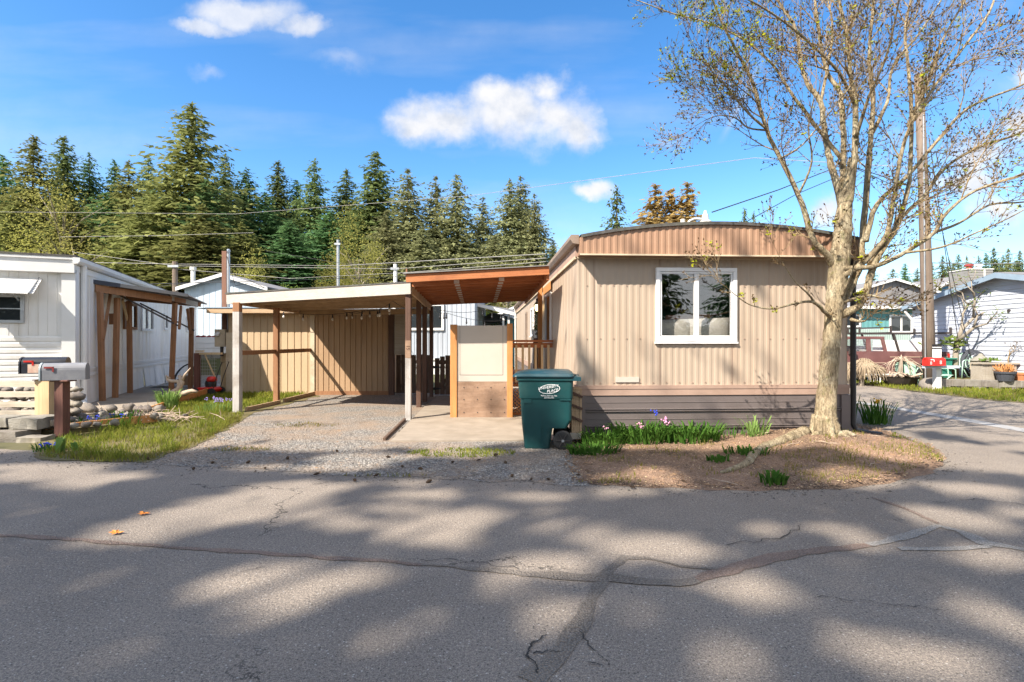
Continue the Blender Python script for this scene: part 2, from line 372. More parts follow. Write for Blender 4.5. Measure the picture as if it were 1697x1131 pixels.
def bark_mat():
    m, nt, b = newmat('maple_bark'); vec = N(nt, 'ShaderNodeTexCoord').outputs['Object']
    f1 = noisen(nt, vec, 10, 6, .7, stretch=(1.6, 1.6, .35)); f2 = noisen(nt, vec, 38, 4, .7, stretch=(1.4, 1.4, .5)); f3 = noisen(nt, vec, 4, 5, .7)
    col = ramp(nt, f1, [(.30, (.09, .068, .042)), (.45, (.30, .235, .15)), (.62, (.47, .39, .26))])
    col = mixc(nt, mathn(nt, 'MULTIPLY', ramp(nt, f3, [(.52, (0, 0, 0)), (.66, (1, 1, 1))]), .55), col, (.55, .51, .38, 1))
    col = mixc(nt, mathn(nt, 'MULTIPLY', ramp(nt, noisen(nt, vec, 7, 5, .7), [(.56, (0, 0, 0)), (.66, (1, 1, 1))]), .5), col, (.19, .19, .07, 1))
    col = mixc(nt, .8, col, ramp(nt, f2, [(.34, (.35, .35, .35)), (.55, (1, 1, 1)), (.75, (1.25, 1.25, 1.2))]), 'MULTIPLY')
    nt.links.new(col, b.inputs['Base Color']); b.inputs['Roughness'].default_value = .95; b.inputs['Specular IOR Level'].default_value = .15
    bu = N(nt, 'ShaderNodeBump', ins={'Height': mathn(nt, 'ADD', f1, mathn(nt, 'MULTIPLY', f2, .6)), 'Strength': 1.0, 'Distance': .035}); nt.links.new(bu.outputs[0], b.inputs['Normal'])
    return m
M['bark'] = bark_mat()
M['twig'] = mat('maple_twig', (.21, .145, .075, 1), (.32, .235, .125, 1), scale=3, rough=.85)
M['bark_dark'] = mat('fir_bark', (.09, .062, .045, 1), (.06, .042, .03, 1), scale=3, stretch=(1, 1, .2), rough=.95)
M['bark_gray'] = mat('grey_bark', (.30, .26, .21, 1), (.2, .17, .13, 1), scale=4, rough=.9)
M['drift'] = mat('driftwood', (.50, .40, .31, 1), (.36, .27, .2, 1), scale=9, rough=.85, bump=.3, bscale=30)
M['wire'] = mat('cable', (.035, .035, .035, 1), rough=.6)
M['wire_pale'] = mat('weathered_cable', (.32, .31, .29, 1), rough=.5)
M['grass'] = leafmat('grass_blades', (.13, .19, .022, 1), (.30, .30, .06, 1), scale=3, trans=.4)
M['grass_dry'] = leafmat('dry_grass', (.26, .21, .06, 1), (.17, .18, .045, 1), scale=3, trans=.35)
M['blade'] = leafmat('bulb_leaves', (.045, .12, .02, 1), (.095, .19, .035, 1), scale=3, trans=.35)
M['blade_pale'] = leafmat('pale_iris_leaves', (.17, .30, .07, 1), (.28, .38, .13, 1), scale=3, trans=.4)
M['flower_blue'] = mat('blue_petals', (.03, .06, .50, 1), (.06, .08, .6, 1), rough=.7)
M['flower_violet'] = mat('violet_petals', (.26, .20, .55, 1), (.4, .32, .65, 1), rough=.7)
M['flower_pink'] = mat('pink_petals', (.62, .25, .42, 1), (.7, .4, .5, 1), rough=.7)
M['flower_yellow'] = mat('yellow_petals', (.8, .45, .03, 1), rough=.7)
M['bud'] = leafmat('spring_buds', (.13, .09, .04, 1), (.10, .06, .035, 1), scale=8)
M['young'] = leafmat('yellow_young_leaves', (.46, .46, .03, 1), (.32, .38, .03, 1), scale=8, trans=.5)
M['fir'] = leafmat('fir_needles', (.10, .15, .054, 1), (.225, .245, .09, 1), scale=.45, trans=.38, rnd=.22)
M['fir_olive'] = leafmat('olive_needles', (.275, .28, .095, 1), (.125, .15, .055, 1), scale=.3, trans=.4, rnd=.18)
M['fir_gray'] = leafmat('grey_green_needles', (.30, .30, .145, 1), (.155, .18, .088, 1), scale=.5, trans=.38, rnd=.15)
M['fir_deep'] = leafmat('deep_green_needles', (.08, .17, .075, 1), (.18, .26, .10, 1), scale=.5, trans=.38, rnd=.2)
M['cedar_gold'] = leafmat('golden_sprays', (.46, .33, .13, 1), (.32, .235, .095, 1), scale=.7, trans=.4)
M['spring_leaf'] = leafmat('spring_leaves', (.40, .36, .10, 1), (.26, .27, .075, 1), scale=.7, trans=.35, rnd=.2)
M['shrub'] = leafmat('shrub_leaves', (.09, .15, .03, 1), (.18, .22, .06, 1), scale=1.2, trans=.3, rnd=.2)
M['leaflit'] = mat('dry_leaf_litter', (.34, .21, .11, 1), (.20, .12, .07, 1), scale=9, rough=.9)
M['chase'] = mat('chimney_siding', (.25, .245, .24, 1), (.21, .205, .20, 1), rough=.7)
M['crackline'] = mat('crack_dark', (.05, .045, .04, 1), rough=.95)  # dark grey of the asphalt cracks themselves
M['canopy'] = leafmat('canopy_leaves', (.06, .09, .025, 1), (.10, .12, .04, 1), scale=.6, trans=.10)
M['drygrass'] = leafmat('weeping_twigs', (.42, .34, .24, 1), (.30, .23, .16, 1), scale=4, trans=.1)
M['terracotta'] = mat('terracotta', (.48, .19, .085, 1), (.40, .15, .07, 1), rough=.85)
M['charcoal'] = mat('charcoal_pot', (.055, .06, .075, 1), (.04, .045, .055, 1), rough=.7)
M['mint'] = mat('mint_enamel', (.42, .64, .52, 1), (.36, .56, .46, 1), rough=.45)
M['cardboard'] = mat('cardboard', (.36, .22, .13, 1), rough=.9)
M['leafbrown'] = mat('orange_leaf', (.62, .23, .04, 1), (.42, .14, .03, 1), scale=20, rough=.8)
M['cone'] = mat('pine_cone', (.055, .035, .024, 1), (.10, .065, .04, 1), scale=30, rough=.9)
M['fabric'] = mat('cream_fabric', (.62, .59, .53, 1), (.54, .51, .45, 1), scale=5, rough=.95, bump=.3, bscale=9)
M['fabric_rust'] = mat('rust_fabric', (.38, .17, .11, 1), rough=.95)
M['interior'] = mat('interior_wall', (.12, .105, .09, 1), rough=.9)
M['vent_white'] = mat('vent_white', (.74, .73, .70, 1), rough=.5)
M['seal_dark'] = gravel_mat('crack_filler_dark', (.21, .178, .148), (.25, .215, .18), (.30, .26, .22), dirt=(.23, .195, .16, 1), sc=90, damt=.5)
M['seal_red'] = gravel_mat('crack_filler_red', (.235, .165, .13), (.275, .20, .16), (.32, .25, .21), dirt=(.25, .175, .135, 1), sc=90, damt=.5)
M['seal_pale'] = gravel_mat('crack_filler_pale', (.32, .305, .28), (.38, .36, .335), (.44, .42, .39), dirt=(.28, .26, .235, 1), sc=90, damt=.4)
M['drain'] = mat('drain_concrete', (.33, .325, .32, 1), (.27, .265, .26, 1), scale=4, rough=.85, bump=.2, bscale=90, grime=(.24, .235, .23, 1))
def lamp_mat():
    m, nt, b = newmat('lamp_glow'); b.inputs['Base Color'].default_value = (.9, .7, .4, 1)
    b.inputs['Emission Color'].default_value = (1, .72, .35, 1); b.inputs['Emission Strength'].default_value = 2.2; return m
M['glow'] = lamp_mat()
M['bulb'] = mat('frosted_bulb', (.75, .72, .66, 1), rough=.2, spec=.6)
# ------------------------------------------------------------------ camera, sun, sky
cam = bpy.data.cameras.new('camera'); co = bpy.data.objects.new('camera', cam); COL.objects.link(co)
cam.sensor_width = 36; cam.lens = F / 1697 * 36; cam.clip_end = 2000; cam.clip_start = .05
co.location = (0, 0, H); co.rotation_euler = (math.radians(90), 0, 0); scene.camera = co
ELEV = math.asin(-SUN.z); sd = bpy.data.lights.new('sun', 'SUN'); sd.energy = 4.1; sd.angle = math.radians(.5); sd.color = (1, .91, .79)
so = bpy.data.objects.new('sun', sd); COL.objects.link(so)
so.rotation_euler = SUN.to_track_quat('-Z', 'Y').to_euler()
w = bpy.data.worlds.new('World'); scene.world = w; w.use_nodes = True; nt = w.node_tree
bg = nt.nodes['Background']; bg.inputs['Strength'].default_value = .15
sky = N(nt, 'ShaderNodeTexSky', sky_type='NISHITA'); sky.sun_disc = False; sky.sun_elevation = ELEV
sky.sun_rotation = math.atan2(-SUN.x, -SUN.y)      # azimuth of the sun, clockwise from +Y
sky.altitude = 100; sky.air_density = 1.0; sky.dust_density = .4; sky.ozone_density = 2.2
hs = N(nt, 'ShaderNodeHueSaturation', ins={'Color': sky.outputs[0], 'Saturation': 1.3, 'Value': .68, 'Hue': .501})
vec = N(nt, 'ShaderNodeTexCoord').outputs['Generated']
sp = N(nt, 'ShaderNodeSeparateXYZ', ins={0: vec})
yy = mathn(nt, 'MAXIMUM', sp.outputs[1], .05)
u = mathn(nt, 'DIVIDE', sp.outputs[0], yy); v = mathn(nt, 'DIVIDE', sp.outputs[2], yy)
uv = N(nt, 'ShaderNodeCombineXYZ', ins={0: u, 1: v}).outputs[0]
def cn(scale, det, off=0.):
    return N(nt, 'ShaderNodeTexNoise', ins={'Vector': uv, 'Scale': scale, 'Detail': det, 'Roughness': .55}).outputs[0]
n1 = cn(8., 9)
uv2 = N(nt, 'ShaderNodeMapping', ins={'Vector': uv, 'Location': (.018, -.03, 0)}).outputs[0]
na = N(nt, 'ShaderNodeTexNoise', ins={'Vector': uv, 'Scale': 7., 'Detail': 6., 'Roughness': .6}).outputs[0]
nb = N(nt, 'ShaderNodeTexNoise', ins={'Vector': uv2, 'Scale': 7., 'Detail': 6., 'Roughness': .6}).outputs[0]
n2 = mathn(nt, 'ADD', mathn(nt, 'MULTIPLY', mathn(nt, 'SUBTRACT', na, nb), 1.6), .5)
wc = N(nt, 'ShaderNodeSeparateColor', ins={0: N(nt, 'ShaderNodeTexNoise', ins={'Vector': uv, 'Scale': 9., 'Detail': 9., 'Roughness': .62}).outputs['Color']})
uw = mathn(nt, 'ADD', u, mathn(nt, 'MULTIPLY', mathn(nt, 'SUBTRACT', wc.outputs[0], .5), .11)); vw = mathn(nt, 'ADD', v, mathn(nt, 'MULTIPLY', mathn(nt, 'SUBTRACT', wc.outputs[1], .5), .085))
def blob(cx, cy, rx, ry, gain=1.):
    a = mathn(nt, 'DIVIDE', mathn(nt, 'SUBTRACT', uw, (cx - CX) / F), rx / F)
    b = mathn(nt, 'DIVIDE', mathn(nt, 'SUBTRACT', vw, (CY - cy) / F), ry / F)
    d = mathn(nt, 'SQRT', mathn(nt, 'ADD', mathn(nt, 'MULTIPLY', a, a), mathn(nt, 'MULTIPLY', b, b)))
    return mathn(nt, 'MULTIPLY', mathn(nt, 'SUBTRACT', 1.0, d), gain)
def mx(l):
    r = l[0]
    for x in l[1:]: r = mathn(nt, 'MAXIMUM', r, x)
    return r
def cloud(blobs, soft, namp, dens):
    f = mathn(nt, 'ADD', mx([blob(*b) for b in blobs]), mathn(nt, 'MULTIPLY', mathn(nt, 'SUBTRACT', n1, .5), namp))
    mr = N(nt, 'ShaderNodeMapRange', ins={0: f, 1: 0., 2: soft, 3: 0., 4: dens}); mr.interpolation_type = 'SMOOTHSTEP'
    return mr.outputs[0]
c_main = cloud([(750, 198, 130, 52), (850, 190, 125, 74), (920, 196, 98, 76), (905, 150, 60, 46), (815, 160, 60, 42), (955, 215, 56, 48), (700, 205, 80, 34)], .85, 1.5, 1.)
c_sec = cloud([(400, 22, 120, 38), (500, 42, 70, 26), (330, 45, 90, 20)], .8, 1.3, .8)
c_small = cloud([(985, 308, 48, 20), (1640, 255, 95, 58), (1690, 215, 60, 40), (1650, 345, 75, 38), (1375, 345, 55, 34), (1350, 400, 70, 26), (1610, 300, 90, 25), (1690, 130, 40, 30)], .9, 1.9, .95)
c_wisp = cloud([(570, 102, 80, 26), (345, 122, 40, 14), (1100, 230, 60, 20), (1500, 240, 60, 40), (930, 400, 90, 25)], 1.2, 1.2, .35)
con = mathn(nt, 'ABSOLUTE', mathn(nt, 'ADD', mathn(nt, 'SUBTRACT', v, (CY - 165) / F), mathn(nt, 'MULTIPLY', mathn(nt, 'SUBTRACT', u, (1230 - CX) / F), -2.0)))
con = mathn(nt, 'MULTIPLY', mathn(nt, 'MULTIPLY', mathn(nt, 'LESS_THAN', con, .5), N(nt, 'ShaderNodeMapRange', ins={0: con, 1: .022, 2: .0, 3: 0., 4: .45}).outputs[0]),
            N(nt, 'ShaderNodeMapRange', ins={0: mathn(nt, 'ABSOLUTE', mathn(nt, 'SUBTRACT', v, (CY - 165) / F)), 1: .09, 2: .02, 3: 0., 4: 1.}).outputs[0])
cirrus = N(nt, 'ShaderNodeMapRange', ins={0: N(nt, 'ShaderNodeTexNoise', ins={'Vector': N(nt, 'ShaderNodeMapping', ins={'Vector': uv, 'Scale': (.8, 4., 1)}).outputs[0], 'Scale': 1.6, 'Detail': 6}).outputs[0], 1: .48, 2: .8, 3: 0., 4: .35}).outputs[0]
c = mx([c_main, c_sec, c_small, c_wisp, con, cirrus])
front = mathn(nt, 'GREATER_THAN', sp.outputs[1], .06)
rear = N(nt, 'ShaderNodeMapRange', ins={0: N(nt, 'ShaderNodeTexNoise', ins={'Vector': vec, 'Scale': 2.4, 'Detail': 6}).outputs[0], 1: .42, 2: .56, 3: 0., 4: 1.0}).outputs[0]  # unseen clouds behind the camera, added to lift and whiten the fill light
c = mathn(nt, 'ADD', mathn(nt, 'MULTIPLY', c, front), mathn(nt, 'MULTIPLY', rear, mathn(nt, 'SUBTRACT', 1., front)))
cc = ramp(nt, n2, [(.2, (1.55, 1.72, 2.05)), (.5, (2.2, 2.24, 2.36)), (.75, (2.55, 2.52, 2.5))])
hz = N(nt, 'ShaderNodeMapRange', ins={0: sp.outputs[2], 1: .0, 2: .30, 3: .16, 4: 0.}).outputs[0]
skyc = mixc(nt, hz, hs.outputs[0], (1.6, 2.25, 2.95, 1))
cc = mixc(nt, front, (3.9, 3.85, 3.8, 1), cc)  # added clouds behind the camera are set brighter, as fill
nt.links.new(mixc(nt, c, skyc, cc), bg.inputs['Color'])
scene.view_settings.view_transform = 'Standard'; scene.view_settings.look = 'None'; scene.view_settings.exposure = 1.48
scene.cycles.max_bounces = 6; scene.cycles.transparent_max_bounces = 8; scene.cycles.caustics_reflective = False; scene.cycles.caustics_refractive = False

# ------------------------------------------------------------------ ground
def hill(x, y):
    z = 0.
    lf = sstep(2, -16, x)
    z += 1.65 * sstep(23.6, 24.4, y) * sstep(-9.5, -11.5, x)          # terrace above the retaining wall
    z += sstep(34, 95, y) * 13 * sstep(60, 5, x)
    z += sstep(80, 190, y) * 12 * sstep(20, 80, x)
    z += sstep(30, 120, -y) * 6
    return z
def grid_axis(a, b, fine0, fine1, f, c):
    out = [a]; x = a
    while x < b:
        x += f if fine0 <= x <= fine1 else c
        out.append(x)
    return out
mb = MB(); xs = grid_axis(-260, 300, -30, 30, 1.5, 10); ys = grid_axis(-120, 380, -4, 45, 1.0, 8)
for y in ys:
    for x in xs: mb.v.append(Vector((x, y, hill(x, y) - .012)))
nx = len(xs)
for j in range(len(ys) - 1):
    for i in range(nx - 1):
        mb.f.append([j*nx+i, j*nx+i+1, (j+1)*nx+i+1, (j+1)*nx+i]); mb.fm.append(0)
mb.build('ground', M['terrain'], smooth=True, kind='structure')

def rough(poly, step=.08, amp=.05, freq=2.2, seed=0., closed=True):
    out = []; n = len(poly)
    for i in range(n if closed else n - 1):
        a, b = Vector(poly[i]).to_2d(), Vector(poly[(i + 1) % n]).to_2d(); k = max(1, int((b - a).length / step))
        nr = Vector((-(b - a).y, (b - a).x)); nr = nr.normalized() if nr.length else nr
        for j in range(k):
            p = a + (b - a) * (j / k); o = amp * (fbm(p.x * freq, p.y * freq, seed, 4))
            out.append(p + nr * o)
    return out
def sheet(name, poly, z, m, step=.08, amp=.05, kind='structure', zf=None, seed=0., label=None):
    pts = rough(poly, step, amp, seed=seed) if amp else [Vector(p).to_2d() for p in poly]
    p3 = [Vector((p.x, p.y, 0)) for p in pts]
    tris = geometry.tessellate_polygon([p3])
    mb = MB()
    mb.v = [Vector((p.x, p.y, z)) for p in pts]
    for t in tris:
        a, b, c_ = (mb.v[i] for i in t)
        if (b - a).cross(c_ - a).z < 0: t = t[::-1]
        mb.f.append(list(t)); mb.fm.append(0)
    return mb.build(name, m, kind=kind)
def inside(poly, x, y):
    r = False; n = len(poly); j = n - 1
    for i in range(n):
        xi, yi = poly[i][0], poly[i][1]; xj, yj = poly[j][0], poly[j][1]
        if (yi > y) != (yj > y) and x < (xj - xi) * (y - yi) / (yj - yi) + xi: r = not r
        j = i
    return r
g2 = lambda *pp: [G(a, b).to_2d() for a, b in pp]
road_edge = g2((-250, 745), (0, 757), (150, 766), (400, 777), (600, 791), (850, 799), (1000, 807), (1280, 815), (1400, 812), (1480, 800), (1545, 785), (1572, 768), (1548, 742), (1500, 727), (1455, 712))
BC = Vector((4.0, 7.2))
road_in = [p + (Vector((0, .4)) if i < 7 else (BC - p).normalized() * .4) for i, p in enumerate(road_edge)]
road = [Vector((-80, -9)), Vector((-80, 16.5))] + road_in + [Vector((6.9, 11)), Vector((6.4, 30)), Vector((4.6, 62)), Vector((12.2, 62)), Vector((12.2, 30)), Vector((12.5, 19)), Vector((12.3, 16)), Vector((12.5, 13.2)), Vector((13.6, 11.6)), Vector((90, 9)), Vector((90, -9))]
sheet('road', road, .0, M['asphalt'], step=.12, amp=.07)
# driveway, lawn, bed, patios
drive = g2((215, 770), (400, 777), (600, 791), (850, 799), (975, 806)) + [Vector((1.2, 8.3)), Vector((-1.9, 8.2)), Vector((-2.0, 15.2)), Vector((-8.6, 15.4)), Vector((-8.2, 13.5))] + g2((400, 689), (330, 735), (260, 758))
sheet('gravel_driveway', drive, .004, M['gravel'], amp=.10, step=.06)
lawn = g2((50, 758), (90, 762), (150, 768), (245, 768), (330, 738), (395, 700), (420, 686), (530, 657)) + [Vector((-5.9, 15.3)), Vector((-10.6, 15.6)), Vector((-8.2, 10.6))] + g2((200, 700), (100, 715), (60, 735))
sheet('lawn', lawn, .010, M['turf'], amp=.12, step=.06)
slab = [Vector((-1.86, 7.86)), Vector((1.05, 7.92)), Vector((.66, 15.4)), Vector((.3, 22)), Vector((-2.1, 22)), Vector((-2.05, 12))]
mb = MB(); mb.prism([(p.x, p.y, -.05) for p in slab], (0, 0, .075))
mb.build('concrete_walk', M['concrete'], kind='structure')
pp = [(-10.8, 9.95), (-8.35, 10.05), (-7.85, 11.0), (-8.2, 13.0), (-9.4, 15.7), (-12.3, 16.8), (-9.6, 11.2), (-11.5, 10.4)]
mb = MB(); mb.prism([(x, y, -.03) for x, y in pp], (0, 0, .15)); mb.build('concrete_patio', M['concrete'], kind='structure')
sheet('side_path', [(-9.5, 15.6), (-8.0, 16.4), (-8.9, 24), (-15.2, 24), (-12.2, 16.4)], .02, M['gravel'], amp=.08)
# mulch bed with a low mound round the maple
bed = g2((935, 770), (950, 800), (1000, 806), (1280, 814), (1400, 811), (1480, 799), (1545, 784), (1570, 768), (1547, 743), (1500, 728), (1455, 712)) + [Vector((6.3, 10.2)), Vector((5.45, 10.2)), Vector((5.4, 8.35)), Vector((1.05, 8.12)), Vector((.8, 7.5))]
TB = Vector((4.62, 7.62))
def bedz(x, y):
    d = (Vector((x, y)) - TB).length
    return .006 + .13 * math.exp(-(d / 1.0) ** 2) + .05 * math.exp(-(d / 2.6) ** 2) + .018 * abs(fbm(x * 3, y * 3, 2))
bp = rough(bed, .10, .09, seed=4.); mb = MB(); ctr = Vector((4.0, 7.2)); rings = 22
for i in range(rings + 1):
    t = 1 - i / rings
    for p in bp:
        q = ctr + (p - ctr) * t; z = lerp(.002, bedz(q.x, q.y), min(1, i / 2.5)); mb.v.append(Vector((q.x, q.y, z)))
n = len(bp)
for i in range(rings):
    for k in range(n):
        k2 = (k + 1) % n; mb.f.append([i*n+k, i*n+k2, (i+1)*n+k2, (i+1)*n+k]); mb.fm.append(0)
mb.build('planting_bed', M['mulch'], smooth=True, kind='structure')
# lawn along the far side of the cross street
verge = [(12.5, 18.8), (12.35, 16), (12.45, 13.3), (13.7, 11.7), (40, 10.5), (40, 26), (12.1, 26)]
sheet('verge_lawn', verge, .006, M['turf'], amp=.1, seed=9.)
# street drain strip and crack filler (each a thin sheet on the asphalt)
def ribbon(name, pts, ws, z, m, amp=.02, kind='structure', seed=0.):
    mb = MB(); L = []
    for i in range(len(pts) - 1):
        a, b = Vector(pts[i]), Vector(pts[i + 1]); k = max(2, int((b - a).length / .07))
        for j in range(k): t = j / k; L.append((a.lerp(b, t), lerp(ws[i], ws[i + 1], t)))
    L.append((Vector(pts[-1]), ws[-1]))
    for i, (p, w_) in enumerate(L):
        t = (L[min(i + 1, len(L) - 1)][0] - L[max(i - 1, 0)][0]).normalized(); nr = Vector((-t.y, t.x))
        e1 = amp * fbm(p.x * 5, p.y * 5, seed, 3); e2 = amp * fbm(p.x * 5, p.y * 5, seed + 9, 3)
        a = p + nr * (w_ / 2 + e1); b = p - nr * (w_ / 2 + e2)
        mb.v += [Vector((a.x, a.y, z)), Vector((b.x, b.y, z))]
    for i in range(len(L) - 1): mb.f.append([2*i, 2*i+1, 2*i+3, 2*i+2]); mb.fm.append(0)
    return mb.build(name, m, kind=kind)
ribbon('street_drain', [(8.85, 5.0), (8.86, 8), (8.9, 10.2), (8.84, 12.2), (8.5, 14), (7.9, 30)], [.30, .34, .36, .36, .34, .32], .004, M['drain'], .03)
ribbon('crack_filler', g2((880, 1131), (930, 1080), (960, 1040), (985, 985), (1000, 955), (1035, 925), (1070, 925), (1090, 930)), [.13, .11, .10, .08, .07, .06, .04, .02], .0042, M['seal_dark'], .03)
ribbon('crack_filler', g2((700, 935), (850, 950), (960, 958), (1000, 957)), [.03, .06, .11, .13], .0052, M['seal_dark'], .03)
ribbon('crack_filler', g2((1010, 957), (1060, 965), (1120, 968), (1155, 962)), [.12, .08, .08, .09], .0062, M['seal_dark'], .02)
ribbon('crack_filler', g2((1140, 965), (1200, 948), (1260, 930), (1320, 918), (1400, 908), (1450, 903)), [.08, .12, .12, .10, .08, .06], .0047, M['seal_red'], .03)
ribbon('crack_filler', g2((1090, 930), (1130, 940), (1190, 944)), [.03, .03, .03], .0057, M['seal_dark'], .01)
ribbon('crack_filler', g2((1440, 904), (1500, 890), (1555, 873), (1590, 880), (1630, 900), (1697, 912), (1800, 925)), [.06, .09, .06, .08, .16, .08, .07], .0051, M['seal_pale'], .03)
ribbon('crack_filler', g2((1490, 911), (1560, 911), (1600, 909), (1640, 906)), [.05, .07, .06, .05], .0061, M['seal_pale'], .02)
ribbon('crack_filler', g2((-60, 885), (100, 893), (230, 905), (400, 915), (560, 926), (700, 935)), [.05, .06, .06, .05, .05, .04], .0049, M['seal_red'], .03)
ribbon('crack_filler', g2((1445, 825), (1500, 843), (1555, 868)), [.03, .05, .03], .0043, M['seal_red'], .02)
def crack(*pts):
    p = g2(*pts); q = []
    for i in range(len(p) - 1):
        for t in (0, .15, .3, .42, .58, .7, .86): 
            a = p[i].lerp(p[i + 1], t); j = .07 * (p[i + 1] - p[i]).length; q.append(a + Vector((R.uniform(-j, j), R.uniform(-j, j))))
    q.append(p[-1]); ribbon('asphalt_crack', q, [R.uniform(.002, .009) for _ in q], .0075, M['crackline'], .004)
crack((960, 1048), (985, 1080), (1005, 1095), (1010, 1105)); crack((975, 1098), (1000, 1105)); crack((905, 1055), (880, 1070), (872, 1090), (888, 1100), (890, 1118))
crack((880, 1085), (935, 1080)); crack((380, 955), (440, 940)); crack((1350, 990), (1450, 1000), (1560, 1012)); crack((1200, 905), (1300, 890), (1330, 870))
crack((1545, 835), (1620, 828), (1697, 838)); crack((640, 925), (760, 930), (860, 945))

# ------------------------------------------------------------------ small scattered stuff
def scatter(poly, n, rnd):
    x0, x1 = min(p[0] for p in poly), max(p[0] for p in poly); y0, y1 = min(p[1] for p in poly), max(p[1] for p in poly)
    out = []
    for _ in range(n * 12):
        x, y = rnd.uniform(x0, x1), rnd.uniform(y0, y1)
        if inside(poly, x, y): out.append((x, y))
        if len(out) >= n: break
    return out
def blades(name, spots, m, h0, h1, wd, zf=lambda x, y: .01, lean=.5, label=None, vary=0.):
    mb = MB()
    for x, y in spots:
        a = R.uniform(0, 6.283); h = R.uniform(h0, h1) * (1 if not vary else max(.35, 1 + vary * 2.2 * fbm(x * 2.3, y * 2.3, 5.))); w_ = wd * R.uniform(.6, 1.3); z = zf(x, y)
        dx, dy = math.cos(a), math.sin(a); l = h * R.uniform(.1, lean)
        la = R.uniform(0, 6.283); lx, ly = math.cos(la) * l, math.sin(la) * l
        mb.add([(x - dx * w_, y - dy * w_, z), (x + dx * w_, y + dy * w_, z), (x + lx * .4 + dx * w_ * .7, y + ly * .4 + dy * w_ * .7, z + h * .6), (x + lx * .4 - dx * w_ * .7, y + ly * .4 - dy * w_ * .7, z + h * .6), (x + lx, y + ly, z + h)],
               [(0, 1, 2, 3), (3, 2, 4)])
    return mb.build(name, m, kind='stuff')
def dens(spots, f): return [s for s in spots if R.random() < f(*s)]
nz = lambda x, y, s=1.3: .5 + .9 * fbm(x * s, y * s, 3.)
front_lawn = g2((70, 759), (150, 767), (240, 767), (328, 738), (392, 700), (405, 688), (370, 672), (290, 680), (200, 703), (110, 722))
sp1 = dens(scatter(front_lawn, 19000, R), lambda x, y: (nz(x, y, 1.8) - .12) * 1.1)
blades('grass', sp1, M['grass'], .03, .12, .0045, lean=.9, vary=.9)
blades('grass', dens(scatter(front_lawn, 5000, R), lambda x, y: 1.1 - nz(x, y)), M['grass_dry'], .03, .09, .005)
back_lawn = [(-8.9, 12.0), (-6.1, 11.0), (-5.95, 15.0), (-8.4, 15.1), (-9.2, 13.6)]
blades('grass', dens(scatter(back_lawn, 9000, R), lambda x, y: .35 + nz(x, y)), M['grass'], .04, .12, .008)
for c_, rx, ry, k in (((765, 752), .75, .30, 1500), ((395, 747), .45, .12, 260), ((510, 706), .6, .25, 260), ((1010, 800), .35, .1, 160), ((640, 790), .5, .08, 90)):
    q = G(*c_); ss = []
    for _ in range(k):
        a = R.uniform(0, 6.28); r = math.sqrt(R.random()); ss.append((q.x + rx * r * math.cos(a), q.y + ry * r * math.sin(a)))
    blades('grass', dens(ss, lambda x, y: .15 + nz(x, y, 3.)), M['grass_dry'] if k < 1000 else M['grass'], .015, .05, .006)
vg = [(12.55, 18.6), (12.45, 16), (12.55, 13.4), (13.8, 12.0), (22, 11.2), (22, 19.2), (13, 21)]
blades('grass', dens(scatter(vg, 15000, R), lambda x, y: .5 + nz(x, y)), M['grass'], .05, .13, .014)
blades('grass', dens(scatter(vg, 6000, R), lambda x, y: 1.1 - nz(x, y)), M['grass_dry'], .04, .1, .014)
bedgrass = g2((960, 752), (1100, 742), (1300, 736), (1480, 722), (1560, 765), (1500, 790), (1300, 806), (1000, 802))
blades('grass', dens(scatter(bedgrass, 5000, R), lambda x, y: max(0, fbm(x * 1.6, y * 1.6, 8.) * 1.3 - .12)), M['grass_dry'], .02, .07, .006, zf=bedz)
edge = g2((1480, 722), (1530, 745), (1562, 768), (1540, 770), (1470, 735))
blades('grass', scatter(edge, 500, R), M['grass'], .03, .09, .008, zf=lambda x, y: .02)
edge2 = g2((60, 757), (150, 765), (250, 764), (320, 742), (395, 703), (405, 692), (385, 694), (310, 733), (240, 757), (150, 758))
blades('grass', dens(scatter(edge2, 2200, R), lambda x, y: nz(x, y, 2.5)), M['grass_dry'], .02, .08, .005, lean=1.)
blades('grass', dens(scatter(g2((1300, 760), (1540, 745), (1565, 768), (1480, 796), (1380, 806), (1300, 800)), 2600, R), lambda x, y: nz(x, y, 2.) - .1), M['grass_dry'], .02, .06, .004, zf=bedz, lean=1.)
def flecks(name, spots, m, s0, s1, zf, flat=.6):
    mb = MB()
    for x, y in spots:
        s_ = R.uniform(s0, s1); a = R.uniform(0, 6.28); z = zf(x, y)
        c1, s1_ = math.cos(a) * s_, math.sin(a) * s_; k = R.uniform(.5, 1.)
        h = s_ * flat * R.uniform(.6, 1.2)
        mb.add([(x + c1, y + s1_, z), (x - s1_ * k, y + c1 * k, z), (x - c1, y - s1_, z), (x + s1_ * k, y - c1 * k, z), (x + R.uniform(-.4, .4) * s_, y + R.uniform(-.4, .4) * s_, z + h)],
               [(0, 1, 4), (1, 2, 4), (2, 3, 4), (3, 0, 4)])
    return mb.build(name, m, kind='stuff')
near_drive = g2((215, 769), (400, 776), (600, 790), (850, 798), (970, 804), (950, 742), (640, 738), (520, 700), (400, 700), (330, 738))
flecks('gravel', scatter(near_drive, 6500, R), M['gravel'], .008, .022, lambda x, y: .004)
flecks('gravel', dens(scatter(near_drive, 2500, R), lambda x, y: nz(x, y, .9) * .8), M['gravel_dark'], .008, .02, lambda x, y: .004)
flecks('wood_chips', scatter(bed, 5200, R), M['mulch'], .01, .028, bedz, .5)
flecks('leaf_litter', dens(scatter(bed, 900, R), lambda x, y: nz(x, y, .9)), M['leaflit'], .018, .045, bedz, .25)
flecks('leaf_litter', dens(scatter(near_drive, 500, R), lambda x, y: nz(x, y, .8) - .2), M['leaflit'], .012, .03, lambda x, y: .004, .25)
